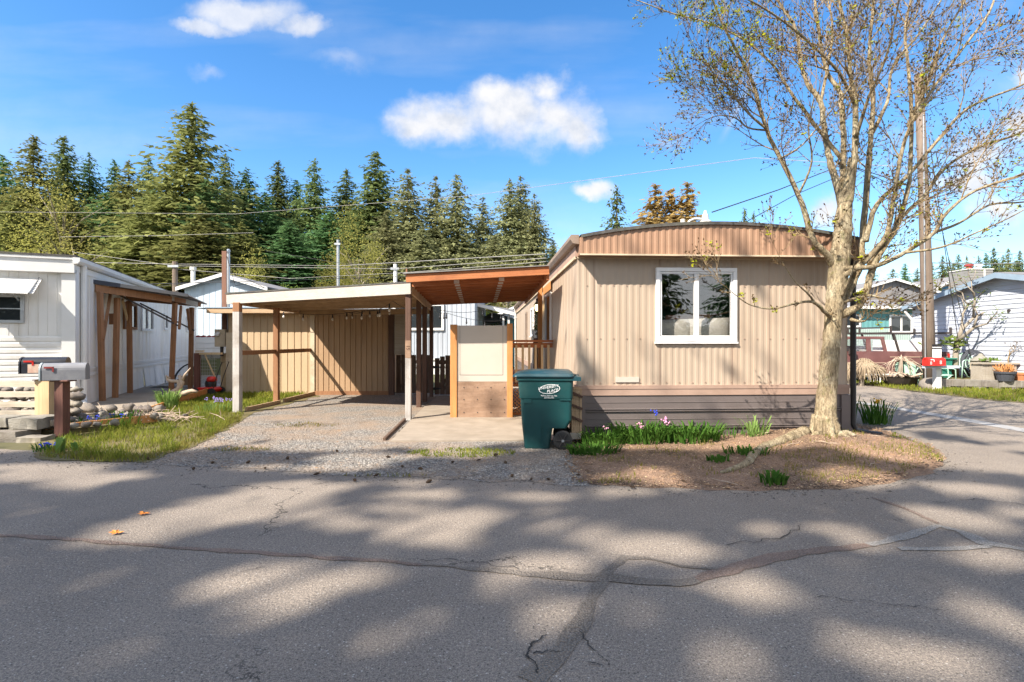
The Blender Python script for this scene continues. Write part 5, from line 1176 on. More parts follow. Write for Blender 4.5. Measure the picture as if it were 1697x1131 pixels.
# grey ribbed home beyond the fence
rh = empty('mobile_home', 'blue grey ribbed home with white framed window beyond the wooden gate', 'mobile home', (-4.6, 24, 0))
mb = MB(); mb.ribs((-8, 24, 0), (1, 0, 0), 6.25, .72, 4.0, .22, .02, (0, -1, 0), prof=((0, 0), (.55, 0), (.62, 1), (.93, 1))); mb.box(-1.8, -1.75, 24.03, 34, .72, 4); mb.build('wall', M['gray_ribs'], rh)
mb = MB(); mb.laps((-8, 23.97, 0), (1, 0, 0), 6.24, -.02, .70, .36, .03, (0, -1, 0)); mb.box(-8, -1.75, 23.9, 23.97, .66, .74); mb.box(-8, -1.75, 23.9, 23.98, .36, .42); mb.build('skirting', M['white'], rh)
mb = MB(); mb.box(-8.2, -1.6, 23.7, 34, 4.0, 4.1); mb.build('roof', M['gray_roof'], rh); mb = MB(); mb.box(-1.84, -1.74, 23.96, 23.995, .72, 4); mb.build('corner_trim', M['gray_ribs'], rh)
simple_window(rh, -5.55, -3.18, 23.97, 2.05, 3.3, .11)
# covered patio further back
cpf = empty('patio_cover', 'pale metal patio cover on thin posts seen under the walkway roof end', 'patio cover', (-.5, 29, 0))
mb = MB(); a, b, c_, d = P(788, 508, 26), P(852, 524, 26), P(866, 519, 34), P(790, 506, 34)
mb.add([a, b, c_, d] + [p + Vector((0, 0, .12)) for p in (a, b, c_, d)], [(3, 2, 1, 0), (4, 5, 6, 7), (0, 1, 5, 4), (1, 2, 6, 5), (2, 3, 7, 6), (3, 0, 4, 7)]); mb.build('roof', M['corr'], cpf)
mb = MB(); mb.beam(a + Vector((0, -.02, .1)), b + Vector((0, -.02, .1)), .05, .16); mb.build('fascia', M['white'], cpf)
for px in (834, 843): q = P(px, 524, 26.2); mb = MB(); mb.box(q.x - .05, q.x + .05, 26.2, 26.3, 0, q.z); mb.build('post', M['white'], cpf)
bk = empty('shed', 'small white sided building behind the patio cover', 'shed', (-1.2, 33, 0))
mb = MB(); mb.laps((-2.6, 33, 0), (1, 0, 0), 3.0, .2, 2.75, .3, .03, (0, -1, 0)); mb.box(-2.6, .4, 33.04, 36, .2, 2.75); mb.build('wall', M['white'], bk)
mb = MB(); mb.prism([(-2.8, 32.7, 2.75), (.6, 32.7, 2.75), (.6, 32.7, 2.85), (-1.1, 32.7, 3.35), (-2.8, 32.7, 2.85)], (0, 3.5, 0)); mb.build('roof', M['gray_roof'], bk)
gz = gable_house('gable_house', 'small grey gabled house just past the far end of the tan home', 'house', -.9, 1.8, 37, 5, .3, 3.5, 4.1, M['gray_ribs'], M['white'], M['gray_roof'])
gz2 = empty('house', 'teal house glimpsed between the screen post and the tan home end', 'house', (.3, 31, 0)); mb = MB(); mb.laps((-.35, 31, 0), (1, 0, 0), 1.9, .0, 2.9, .2, .02, (0, -1, 0)); mb.box(-.35, 1.5, 31.05, 34, 0, 2.9); mb.build('wall', M['teal'], gz2)

# ------------------------------------------------------------------ service mast, meter, wire gate, mower
ms = empty('service_mast', 'tall brown service mast with grey conduit at the tan shed corner', 'mast', (-8.72, 15.6, 0))
mb = MB(); mb.box(-8.80, -8.66, 15.55, 15.70, 1.45, 4.28); mb.build('mast', M['mast'], ms); mb = MB(); mb.tube([(-8.60, 15.56, 1.3), (-8.60, 15.56, 4.20), (-8.57, 15.5, 4.30), (-8.53, 15.46, 4.26)], .045, 8); mb.build('conduit', M['steel'], ms)
mb = MB(); mb.box(-8.84, -8.64, 15.56, 15.70, -.05, 1.18); mb.build('post', M['pine'], ms)
em = empty('electric_meter', 'tan electric meter box with round glass dial on the mast', 'meter', (-8.72, 15.5, 1.2))
mb = MB(); mb.box(-8.90, -8.58, 15.34, 15.53, 1.38, 1.90); mb.build('box', M['cream_trim'], em, bevel=.01); mb = MB(); mb.lathe((-8.79, 15.34, 1.76), [(.075, 0), (.075, -.05), (.06, -.09), (.0, -.10)], 14, 'y'); mb.build('dial', M['vinyl'], em, smooth=True)
mb = MB(); mb.tube([(-8.74, 15.45, 1.38), (-8.74, 15.45, 1.1)], .05, 8); mb.build('pipe', M['black_metal'], em)
wg = empty('wire_gate', 'weathered wire mesh gate on mossy posts by the shed corner', 'gate', (-8.95, 15.0, 0))
mb = MB(); mb.box(-9.12, -8.98, 14.70, 14.82, -.02, 1.20); mb.build('post', M['redwood'], wg); mb = MB(); mb.box(-9.10, -8.35, 14.72, 14.80, 1.16, 1.22); mb.build('rail', M['pine'], wg); mb = MB(); mb.box(-9.08, -8.85, 14.70, 14.76, 1.24, 1.28); mb.build('cap', M['pine'], wg); mb = MB(); mb.beam((-8.83, 14.76, 1.15), (-8.52, 14.76, .45), .03, .03); mb.build('brace', M['pine'], wg)
mb = MB()
for k in range(9): x = -8.96 + k * .05; mb.tube([(x, 14.76, .02), (x, 14.76, 1.16)], .004, 4)
for k in range(12): z = .06 + k * .095; mb.tube([(-8.97, 14.758, z), (-8.5, 14.758, z)], .004, 4)
mb.build('mesh', M['wire_pale'], wg)
mw = empty('lawn_mower', 'red push lawn mower parked at the shed corner', 'lawn mower', (-8.62, 14.9, 0))
mb = MB(); mb.prism([(-8.95, 14.45, .10), (-8.45, 14.45, .10), (-8.40, 14.45, .17), (-8.48, 14.45, .24), (-8.85, 14.45, .24), (-8.98, 14.45, .17)], (0, .45, 0)); mb.build('deck', M['red'], mw, bevel=.02)
mb = MB(); mb.lathe((-8.62, 14.68, .24), [(.14, 0), (.15, .1), (.13, .18), (.06, .21)], 12); mb.build('engine', M['black'], mw); mb = MB(); mb.lathe((-8.58, 14.66, .44), [(.13, -.04), (.14, .02), (.11, .08), (.04, .10)], 12); mb.build('engine_cover', M['red'], mw, smooth=True)
for (x, y) in ((-8.92, 14.43), (-8.46, 14.43), (-8.92, 14.93), (-8.46, 14.93)): mb = MB(); mb.lathe((x, y, .11), [(.05, -.025), (.11, -.025), (.11, .025), (.05, .025)], 14, 'y'); mb.build('wheel', M['rubber'], mw)
mb = MB(); mb.tube([(-8.45, 14.5, .2), (-8.35, 14.5, .55), (-8.2, 14.5, .95), (-8.2, 14.86, .95), (-8.35, 14.86, .55), (-8.45, 14.86, .2)], .012, 6); mb.build('handle', M['black_metal'], mw)
cb = empty('cardboard_box', 'small brown carton on the gravel side path', 'box', (-10.5, 16.8, .02)); mb = MB(); mb.box(-10.75, -10.3, 16.6, 17.0, .03, .42); mb.build('carton', M['cardboard'], cb, bevel=.01); mb = MB(); mb.box(-10.76, -10.29, 16.56, 16.6, .38, .40); mb.build('flap', M['cardboard'], cb)
mb = MB(); pts = [Vector((-11.2 + .28 * math.cos(a) * (1 + .05 * a / 6), 17.5 + .12 * math.sin(a), .42 + .33 * math.sin(a + .4))) for a in [k * .35 for k in range(54)]]
mb.tube(pts, .022, 6); mb.build('garden_hose', M['black'], origin=pts[0], label='coiled black hose at the skirting of the white home', cat='hose')

# ------------------------------------------------------------------ wheeled bin
bn = empty('wheeled_bin', 'dark green wheeled refuse bin with white printed logo beside the tan home', 'refuse bin', (.55, 7.8, 0), math.radians(-3)); MBn = Matrix.Translation((.5, 7.62, 0)) @ Matrix.Rotation(math.radians(-4), 4, 'Z')
WM[bn.name] = MBn; bn.location = (.5, 7.62, 0); bn.rotation_euler = (0, 0, math.radians(-4))
def rr(x0, x1, y0, y1, z, r=.05, n=4):
    out = []
    for cx, cy, a0 in ((x1 - r, y0 + r, -90), (x1 - r, y1 - r, 0), (x0 + r, y1 - r, 90), (x0 + r, y0 + r, 180)):
        for k in range(n + 1): a = math.radians(a0 + 90 * k / n); out.append((cx + r * math.cos(a), cy + r * math.sin(a), z))
    return out
def loft(mb, loops, cap=True):
    n = len(loops[0]); vs = [p for l in loops for p in l]; fs = []
    for i in range(len(loops) - 1):
        for k in range(n): fs.append((i*n+k, i*n+(k+1) % n, (i+1)*n+(k+1) % n, (i+1)*n+k))
    if cap: fs += [tuple(range(n - 1, -1, -1)), tuple(range((len(loops) - 1) * n, len(loops) * n))]
    mb.add(vs, fs)
mb = MB(MBn)
# front part full height, rear part stops above the wheels
loft(mb, [rr(-.30, .055, -.27, .27, .0), rr(-.305, .06, -.275, .275, .02), rr(-.335, .10, -.29, .29, .30), rr(-.335, .16, -.29, .29, .33)])
loft(mb, [rr(-.336, .30, -.291, .291, .30, .05), rr(-.345, .37, -.297, .297, .42), rr(-.36, .375, -.305, .305, .70), rr(-.362, .376, -.306, .306, .715), rr(-.375, .385, -.318, .318, .73), rr(-.395, .395, -.33, .33, .98), rr(-.42, .41, -.35, .35, .985), rr(-.42, .41, -.35, .35, 1.03)])
body = mb.build('body', M['bin'], bn, bevel=.008)
mb = MB(MBn); mb.box(-.31, -.20, -.317, -.30, .66, .72); mb.box(.20, .36, -.322, -.30, .705, .725); mb.box(-.05, -.045, -.300, -.29, .05, .66); mb.build('moulded_rib', M['bin'], body)
mb = MB(MBn); loft(mb, [rr(-.47, .40, -.37, .37, 1.032, .06), rr(-.475, .41, -.375, .375, 1.05, .06), rr(-.44, .40, -.35, .35, 1.085, .08), rr(-.25, .34, -.24, .24, 1.125, .1), rr(-.1, .25, -.12, .12, 1.132, .08)])
ld = mb.build('lid', M['bin_lid'], bn, smooth=False, bevel=.006)
mb = MB(MBn); mb.tube([(.40, -.30, 1.03), (.47, -.30, 1.02), (.47, .30, 1.02), (.40, .30, 1.03)], .022, 8); mb.box(.36, .50, -.345, -.20, .985, 1.04); mb.box(.36, .50, .20, .345, .985, 1.04); mb.build('handle', M['bin_lid'], bn)
mb = MB(MBn); mb.tube([(.245, -.31, .135), (.245, .31, .135)], .014, 8); mb.build('axle', M['steel'], bn)
for y in (-.285, .285):
    mb = MB(MBn); mb.lathe((.245, y, .135), [(.06, -.04), (.118, -.042), (.135, -.03), (.135, .03), (.118, .042), (.06, .04)], 22, 'y'); wl = mb.build('wheel', M['rubber'], bn)
    mb = MB(MBn)
    for k in range(6): a = k * math.pi / 3; mb.beam((.245, y - .044 * (1 if y < 0 else -1), .135), (.245 + .10 * math.cos(a), y - .046 * (1 if y < 0 else -1), .135 + .10 * math.sin(a)), .012, .018, up=(0, 1, 0))
    mb.build('spoke', M['black_metal'], wl); mb = MB(MBn); mb.lathe((.245, y - (.05 if y < 0 else -.05), .135), [(.02, -.012), (.02, .012)], 10, 'y'); mb.build('hub', M['steel'], wl)
RB = Matrix.Rotation(math.radians(-4), 4, 'Z')
lx, ly = MBn @ Vector((.06, -.3425, .885)), 0
LRX = RB @ Matrix.Rotation(math.radians(90 - 3.4), 4, 'X')
lg = text('UNIVERSITY', .054, MBn @ Vector((.035, -.338, .892)), LRX @ Matrix.Rotation(math.radians(9), 4, 'Z'), M['vinyl'], 'logo', bn, 1.0, .25)
text('PLACE', .056, MBn @ Vector((.095, -.335, .843)), LRX @ Matrix.Rotation(math.radians(9), 4, 'Z'), M['vinyl'], 'logo', bn, 1.0, .25)
text('Refuse Service, Inc.', .030, MBn @ Vector((.05, -.328, .772)), LRX, M['vinyl'], 'logo', bn)
text('253 565-0101', .026, MBn @ Vector((.05, -.326, .742)), LRX, M['vinyl'], 'logo', bn)
mb = MB(); n = 40; vs = []
Lm = Matrix.Translation(MBn @ Vector((.055, -.3345, .868))) @ LRX @ Matrix.Rotation(math.radians(6), 4, 'Z')
for k in range(n): a = 2 * math.pi * k / n; vs += [Lm @ Vector((.150 * math.cos(a), .066 * math.sin(a), 0)), Lm @ Vector((.143 * math.cos(a), .060 * math.sin(a), 0))]
mb.add(vs, [(2*k, (2*k+2) % (2*n), (2*k+3) % (2*n), 2*k+1) for k in range(n)]); mb.build('logo_ring', M['vinyl'], bn)
wb = empty('log_edging', 'rough brown banded wooden planter standing between bin and skirting', 'planter', (.97, 7.75, 0))
mb = MB()
for k in range(5): mb.box(.885 + .03 * k, .885 + .03 * k + .028, 7.60 + R.uniform(0, .01), 7.64, .12 + R.uniform(-.02, .02) - .012 * k, .86 - .02 * k)
mb.box(.885, 1.04, 7.64, 7.95, .12, .84); mb.build('panel', M['beam_tan'], wb)
mb = MB()
for z in (.76, .58, .40): mb.beam((.88, 7.595, z + .03), (1.045, 7.595, z - .04), .02, .035)
mb.build('band', M['post_dark'], wb); mb = MB(); mb.box(.86, 1.02, 7.58, 7.66, .10, .19); mb.build('foot', M['fence_gray'], wb)

# ------------------------------------------------------------------ across the street
lhs = empty('gable_house', 'pale lap sided house with blue grey roof edge beyond the red mailbox', 'house', (16.4, 17.1, 0)); LX, ya, yp, yb, ze, zp = 16.4, 21.0, 17.1, 13.2, 2.93, 3.75
hw = lambda z: (0, ya - yb) if z <= ze else ((ya - yp) * (z - ze) / (zp - ze), (ya - yb) - (yp - yb) * (z - ze) / (zp - ze))
mb = MB(); mb.laps((LX, ya, 0), (0, -1, 0), ya - yb, .30, zp - .01, .155, .022, (-1, 0, 0), ends=hw); mb.box(LX + .03, LX + 9, ya - .04, ya, .3, ze); mb.box(LX + .03, LX + 9, yb, yb + .04, .3, ze); mb.build('wall', M['lap_white'], lhs)
mb = MB(); mb.box(LX + .0, LX + 9, yb + .02, ya - .02, .0, .30); mb.build('skirt', M['white'], lhs)
for nm, m_, x0, x1, t0, t1 in (('roof', 'gray_roof', LX - .28, LX + 9, .03, .10), ('fascia', 'roof_blue', LX - .32, LX - .285, -.10, .08)):
    mb = MB(); o = .25; sl = (zp - ze) / (ya - yp)
    for y0, y1, z0, z1 in ((ya + o, yp, ze - sl * o, zp), (yp, yb - o, zp, ze - sl * o)):
        mb.add([(x, y, z + t) for t in (t0, t1) for x, y, z in ((x0, y0, z0), (x0, y1, z1), (x1, y1, z1), (x1, y0, z0))], [(0, 3, 2, 1), (4, 5, 6, 7), (0, 1, 5, 4), (1, 2, 6, 5), (2, 3, 7, 6), (3, 0, 4, 7)])
    mb.build(nm, M[m_], lhs)
mb = MB(); mb.tube([(LX - .25, ya + .1, 2.9), (LX - .22, ya + .05, 2.7), (LX - .05, ya - .05, 2.4), (LX - .05, ya - .05, .1)], .055, 6); mb.build('downspout', M['white'], lhs)
mb = MB(); mb.lathe((LX, 16.9, 2.55), [(.05, 0), (.05, -.05)], 8, 'x'); mb.build('vent', M['black_metal'], lhs)

th = empty('house', 'teal house with low eave behind the maroon pickup', 'house', (17, 28, 0))
mb = MB(); mb.ribs((15.5, 28, 0), (1, 0, 0), 7.6, 2.22, 3.3, .24, .012, (0, -1, 0)); mb.box(15.5, 15.55, 28.03, 36, 0, 3.3); mb.build('wall', M['teal'], th)
mb = MB(); mb.ribs((15.5, 27.97, 0), (1, 0, 0), 7.6, .0, 2.20, .12, .02, (0, -1, 0)); mb.build('lower_siding', M['teal_pale'], th)
simple_window(th, 18.0, 19.0, 27.96, 2.3, 3.0, .09); simple_window(th, 20.55, 21.85, 27.96, 2.0, 2.98, .09)
mb = MB(); mb.add([(15.2, 27.6, 3.42), (23.3, 27.6, 3.42), (23.3, 36, 4.6), (15.2, 36, 4.6)], [(0, 1, 2, 3)]); mb.build('roof', M['gray_roof'], th); mb = MB(); mb.box(15.2, 23.3, 27.55, 27.6, 3.28, 3.43); mb.box(15.2, 23.3, 27.6, 28, 3.30, 3.31); mb.build('fascia', M['white'], th)
g1 = gable_house('gable_house', 'grey gabled house rising behind the teal house roof', 'house', 26.2, 33.2, 40, 8, .5, 5.3, 6.35, M['gray_roof'], M['white'], M['gray_roof'], over=.5)
g3 = gable_house('gable_house', 'deep blue gabled house between utility pole and sided chimney', 'house', 34.7, 40.0, 42, 8, .5, 5.9, 6.75, M['blue_gable'], M['white'], M['gray_roof'], over=.4, peak=36.2)
ch = empty('chimney', 'square sided chimney with two flue caps above the pale lap house', 'chimney', (33.4, 36, 3.5))
mb = MB(); mb.laps((32.0, 36, 0), (1, 0, 0), 1.75, 4.2, 6.55, .18, .02, (0, -1, 0)); mb.box(32.0, 33.75, 36.03, 37.6, 4.2, 6.57); mb.build('chase', M['chase'], ch)
mb = MB(); mb.box(31.95, 33.8, 35.95, 37.65, 6.57, 6.63); mb.box(33.1, 33.2, 35.97, 36.0, 4.2, 6.57); mb.build('cap', M['white'], ch)
for x in (32.6, 33.3): mb = MB(); mb.lathe((x, 36.6, 6.63), [(.17, 0), (.17, .25), (.26, .27), (.26, .38), (.1, .42)], 10); mb.build('flue', M['vent_white'] if x > 33 else M['red_dull'], ch)
gz3 = empty('house', 'grey roofed house that carries the sided chimney', 'house', (31, 37, 0)); mb = MB(); mb.box(26, 36, 38, 44, 0, 4.0); mb.build('wall', M['gray_ribs'], gz3); mb = MB(); mb.prism([(25.5, 37.6, 4.0), (36.5, 37.6, 4.0), (36.5, 40.8, 4.9), (25.5, 40.8, 4.9)], (0, 0, .1)); mb.build('roof', M['gray_roof'], gz3)

# pickup truck with ladder rack, facing -x
tr = empty('pickup_truck', 'old faded maroon pickup with black ladder rack parked across the street', 'pickup', (15.6, 22, 0)); TX = 16.2; TY = 19.95; ZO = -.14
MTk = Matrix.Translation((TX, TY, ZO)); 
# local x: 0 tail .. -5.4 nose
low = [(0, .62), (0, 1.28), (-2.25, 1.30), (-4.0, 1.30), (-5.2, 1.22), (-5.4, 1.1), (-5.42, .55), (-5.3, .45)]
def arch(cx, r=.44): return [(cx - r * math.cos(a), .42 + r * math.sin(a)) for a in [math.pi * k / 8 for k in range(9)]]
prof = low + arch(-4.35) + [(-3.2, .42)] + arch(-1.05) + [(-.1, .5)]
mb = MB(MTk); 
def side_extrude(mb, prof, w):
    n = len(prof); p3 = [Vector((x, z, 0)) for x, z in prof]; tris = geometry.tessellate_polygon([p3])
    vs = [(x, -w, z) for x, z in prof] + [(x, w, z) for x, z in prof]
    fs = [t for t in tris] + [tuple(i + n for i in t) for t in tris] + [(i, (i + 1) % n, (i + 1) % n + n, i + n) for i in range(n)]
    mb.add(vs, fs)
side_extrude(mb, prof, .95); mb.build('body', M['truck'], tr, bevel=.02)
mb = MB(MTk); mb.box(-2.2, -.02, -.965, -.95, 1.08, 1.12); mb.box(-5.2, -2.35, -.965, -.95, .86, .90); mb.build('side_trim', M['siding_trim'], tr)
mb = MB(MTk); x_ = .80
for w_ in (-.86, .80):
    for a, b, ww in (((-2.30, 1.28), (-2.42, 1.80), .12), ((-2.92, 1.28), (-2.95, 1.80), .16), ((-4.25, 1.28), (-3.72, 1.80), .09), ((-2.35, 1.81), (-3.78, 1.81), .10), ((-3.45, 1.28), (-3.42, 1.8), .05)):
        mb.beam((a[0], w_, a[1]), (b[0], w_, b[1]), .06, ww, up=(0, 0, 1) if abs(a[0] - b[0]) > .5 else (1, 0, 0))
mb.box(-3.78, -2.36, -.88, .84, 1.79, 1.86); mb.box(-2.36, -2.28, -.86, .82, 1.13, 1.3); mb.build('cab', M['truck'], tr, bevel=.015)
mb = MB(MTk); mb.box(-3.42, -2.98, -.85, -.845, 1.30, 1.76); mb.box(-2.88, -2.44, -.85, -.845, 1.30, 1.76); mb.prism([(-4.14, -.85, 1.31), (-3.47, -.85, 1.31), (-3.47, -.85, 1.76), (-3.70, -.85, 1.76)], (0, .004, 0)); mb.build('window', M['glass'], tr)
mb = MB(MTk); mb.add([(-4.22, -.80, 1.30), (-4.22, .76, 1.30), (-3.75, .74, 1.77), (-3.75, -.78, 1.77)], [(0, 1, 2, 3)]); mb.build('windshield', M['glass'], tr)
mb = MB(MTk); mb.box(-3.2, -2.7, -.6, .6, .9, 1.5); mb.build('seat', M['fabric'], tr)
for cx in (-1.05, -4.35):
    for y in (-.86, .86):
        mb = MB(MTk); mb.lathe((cx, y, .40), [(.2, -.11), (.35, -.11), (.38, -.07), (.38, .07), (.35, .11), (.2, .11)], 20, 'y'); wl = mb.build('wheel', M['rubber'], tr)
        mb = MB(MTk); mb.lathe((cx, y + (-.09 if y < 0 else .09), .40), [(.04, -.02), (.20, -.015), (.21, .015)], 14, 'y'); mb.build('rim', M['steel'], wl)
mb = MB(MTk); mb.box(-.06, .012, -.965, -.84, .90, 1.22); mb.build('tail_light', M['red'], tr); mb = MB(MTk); mb.box(-.0, .14, -.92, .92, .46, .62); mb.build('bumper', M['steel'], tr)
mb = MB(MTk); mb.box(-3.75, -3.6, -1.16, -.96, 1.2, 1.42); mb.build('mirror', M['black_metal'], tr)
mb = MB(MTk)
for y in (-.86, .86):
    mb.beam((.15, y, 1.98), (-5.2, y, 1.98), .05, .06); mb.beam((-2.1, y, 2.20), (-5.2, y, 2.10), .04, .05); mb.beam((-2.1, y, 1.98), (-2.1, y, 2.26), .05, .06, up=(0, 1, 0))
    for a, b in (((-2.0, 1.96), (-1.75, 1.12)), ((-.75, 1.96), (-.55, 1.12)), ((-3.7, 1.98), (-3.7, 2.14)), ((.12, 1.96), (.12, 2.2))): mb.beam((a[0], y, a[1]), (b[0], y, b[1]), .05, .07, up=(0, 1, 0))
for x in (.1, -.8, -2.1, -3.7): mb.beam((x, -.88, 2.0), (x, .88, 2.0), .05, .05)
mb.beam((-.9, -.86, 2.0), (-.9, -.86, 2.32), .07, .05, up=(0, 1, 0)); mb.build('ladder_rack', M['black_metal'], tr)
mb = MB(MTk); mb.box(-1.62, -.1, .2, .80, 1.0, 1.72); mb.build('cargo_box', M['white'], origin=(TX - .9, TY + .5, .9), label='white storage box in the maroon pickup bed', cat='storage box', bevel=.02)
mb = MB(MTk)
for k in range(8): mb.blob((-1.95 + .1 * k, R.uniform(-.5, .1), 1.10 + R.uniform(-.1, .06)), .14, .2, .12, 1, .6, k)
mb.build('tarp_bundle', M['black_metal'], origin=(TX - 1.6, TY, .98), label='dark crumpled tarp bundle in the pickup bed', cat='tarp')

# utility pole with red mailbox, yard things
PX, PY = 13.8, 17.05
up_ = empty('utility_pole', 'tall weathered wooden utility pole behind the red mailbox', 'utility pole', (PX, PY, 0))
mb = MB(); mb.tube([(PX + .10, PY, -.1), (PX, PY, 3), (PX - .12, PY, 6.5), (PX - .28, PY, 10.4)], [.185, .175, .15, .125], 12); mb.build('pole', M['pole'], up_, smooth=True)
mb = MB(); mb.tube([(PX - .20, PY - .18, .1), (PX - .26, PY - .17, 9.0)], .022, 6); mb.build('conduit', M['steel'], up_)
rock = MB(); rock.blob((PX - .25, PY - .5, .12), .38, .3, .26, 2, .35, 5); rock.build('boulder', M['stone'], smooth=True, origin=(PX - .25, PY - .5, 0), label='large pinkish boulder at the foot of the utility pole', cat='boulder')
mq = Vector((13.42, 16.2, 0)); mp = empty('mailbox_post', 'pale square post with cross board carrying the red mailbox', 'post', mq)
mb = MB(); mb.box(mq.x - .08, mq.x + .08, mq.y - .08, mq.y + .08, -.05, 1.42); mb.build('post', M['white'], mp); mb = MB(); mb.box(mq.x - .55, mq.x + .55, mq.y - .2, mq.y - .1, .70, .78); mb.build('cross_board', M['bluegray'], mp)
mb = MB(); mb.box(mq.x - .085, mq.x + .085, mq.y - .085, mq.y + .085, 1.30, 1.335); mb.box(mq.x - .085, mq.x + .085, mq.y - .085, mq.y + .085, 1.37, 1.44); mb.build('band', M['black'], mp)
rm, RMM = mailbox('bright red mailbox on the pale cross board post across the street', (mq.x - .55, mq.y - .26, .785), math.radians(4), .55, .22, .25, M['red'], M['red'], M['vinyl'])
text('8', .16, RMM @ Vector((.38, -.1115, .10)), Matrix.Rotation(math.radians(4), 4, 'Z') @ RX, M['white'], 'number', rm); text('8', .14, RMM @ Vector((.06, -.1115, .08)), Matrix.Rotation(math.radians(4), 4, 'Z') @ RX, M['white'], 'number', rm)
# block planter wall
bw = empty('planter_wall', 'low wall of pale concrete blocks along the verge grass', 'planter wall', (17, 18, 0))
for r, xs_ in ((0, [13.95 + .46 * k for k in range(6)]), (1, [13.85 + .42 * k for k in range(7)])):
    for k, x in enumerate(xs_):
        y = 16.75 - .14 * k + (0 if r else -.06); l = .405 if r else .445
        mb = MB(); mb.box(x, x + l, y + R.uniform(0, .03), y + .25, -.12 + .02 if r == 0 else .08, .075 if r == 0 else .30); mb.build('block', M['block'], bw, bevel=.012)
mb = MB(); mb.prism([(13.95, 16.95, 0), (16.7, 16.0, 0), (17.2, 15.9, 0), (17.2, 18.8, 0), (14.2, 18.8, 0)], (0, 0, .26)); mb.build('raised_yard', M['turf'], kind='structure')
def chair(label, x, y, z, rz):
    root = empty('lawn_chair', label, 'chair', (x, y, z), rz, 'mint metal lawn chairs in the yard across the street'); Mx = WM[root.name]
    mb = MB(Mx); mb.add([(-.26, -.25, .40), (.26, -.25, .40), (.26, .22, .36), (-.26, .22, .36), (-.26, -.25, .385), (.26, -.25, .385), (.26, .22, .345), (-.26, .22, .345)], [(0, 1, 2, 3), (7, 6, 5, 4), (0, 4, 5, 1), (1, 5, 6, 2), (2, 6, 7, 3), (3, 7, 4, 0)]); mb.build('seat', M['mint'], root)
    mb = MB(Mx); vs = []
    for k in range(9):
        a = math.pi * k / 8; vs += [(-.27 * math.cos(a), .24 + .06 * math.sin(a), .38), (-.31 * math.cos(a), .36, .40 + .08 + .38 * (.55 + .45 * math.sin(a)))]
    mb.add(vs, [(2*i, 2*i+2, 2*i+3, 2*i+1) for i in range(8)]); mb.build('backrest', M['mint'], root)
    for s in (-1, 1):
        mb = MB(Mx); mb.tube([(s * .28, -.32, 0), (s * .30, -.30, .58), (s * .31, -.22, .62), (s * .31, .2, .62), (s * .29, .30, .50)], .018, 6); mb.build('leg', M['mint'], root, smooth=True)
        mb = MB(Mx); mb.tube([(s * .25, -.2, .38), (s * .27, .1, .05), (s * .27, .38, .0)], .018, 6); mb.build('leg', M['mint'], root, smooth=True)
q = G(1514, 640); chair('mint metal lawn chair behind the fire bowl', q.x, 17.9, 0, 2.2)
q = G(1536, 638); chair('mint lawn chair half hidden by the utility pole', q.x + .1, 17.7, 0, 1.2)
chair('mint lawn chair standing on the block planter wall yard', P(1585, 0, 17.9).x, 17.9, .27, -1.1)
fb = empty('fire_bowl', 'dark round fire bowl on the grass near the mint chairs', 'fire bowl', G(1490, 640)); q = G(1490, 640)
mb = MB(); mb.lathe(q, [(.3, .0), (.42, .10), (.55, .30), (.58, .33), (.50, .32), (.3, .18)], 16); mb.build('bowl', M['black_metal'], fb)
mb = MB()
for k in range(10): c = q + Vector((R.uniform(-.35, .35), R.uniform(-.35, .35), .34)); mb.tube([c, c + Vector((R.uniform(-.3, .3), R.uniform(-.2, .2), .12))], .03, 5)
mb.build('kindling', M['drift'], fb)
bb = empty('wire_basket', 'black wire basket on the grass beneath the weeping shrub', 'basket', G(1458, 633)); q = G(1458, 633); mb = MB()
for k in range(18): a = k / 18 * 6.283; mb.tube([q + Vector((.22 * math.cos(a), .22 * math.sin(a), 0)), q + Vector((.28 * math.cos(a), .28 * math.sin(a), .22))], .012, 4)
for r, z in ((.22, .02), (.25, .12), (.28, .22)): mb.tube([q + Vector((r * math.cos(a), r * math.sin(a), z)) for a in [k / 16 * 6.283 for k in range(17)]], .014, 4)
mb.lathe(q, [(.2, .0), (.24, .14)], 12); mb.build('basket', M['black_metal'], bb)
mb = MB(); 
for k in range(24): x = lerp(12.6, 14.0, k / 23); mb.tube([(x, 18.6 + .1 * math.sin(k), 0), (x, 18.6 + .1 * math.sin(k), .34)], .008, 4)
mb.beam((12.6, 18.75, .33), (14.0, 18.75, .33), .03, .06); mb.build('garden_border', M['white_side'], origin=(14, 19, 0), label='low white wire garden border in front of the pickup', cat='garden border')
# hose reel, statue, planters, pots
q = Vector((P(1609, 0, 18.0).x, 18.0, .26)); mb = MB()
for j in range(5):
    pts = [q + Vector(((.34 + .04 * j * math.sin(j)) * math.cos(a) + .03 * j, -.05 * j + .02 * math.sin(3 * a), .52 + (.46 - .03 * j) * math.sin(a))) for a in [k / 20 * 6.283 for k in range(21)]]
    mb.tube(pts, .035, 5)
mb.build('garden_hose', M['charcoal'], origin=q, label='coiled dark garden hose hanging on the pale lap wall', cat='hose')
q = Vector((P(1625, 0, 17.2).x, 17.2, .27)); sg = empty('garden_lantern', 'mossy stone garden lantern on the planter wall yard', 'garden lantern', q)
mb = MB(); mb.lathe(q, [(.17, 0), (.12, .06), (.07, .16), (.12, .24), (.24, .30)], 8); mb.build('base', M['block'], sg); mb = MB(); mb.box(q.x - .2, q.x + .2, q.y - .2, q.y + .2, q.z + .30, q.z + .62); mb.build('body', M['cream_trim'], sg, bevel=.03); mb = MB(); mb.lathe(q + Vector((0, 0, .62)), [(.30, 0), (.22, .08), (.10, .15), (.04, .24)], 8); mb.build('cap', M['block'], sg)
wp = empty('planter_box', 'weathered wooden planter box beside the black pot', 'planter', (15.75, 16.75, .27)); q = wp.location
mb = MB()
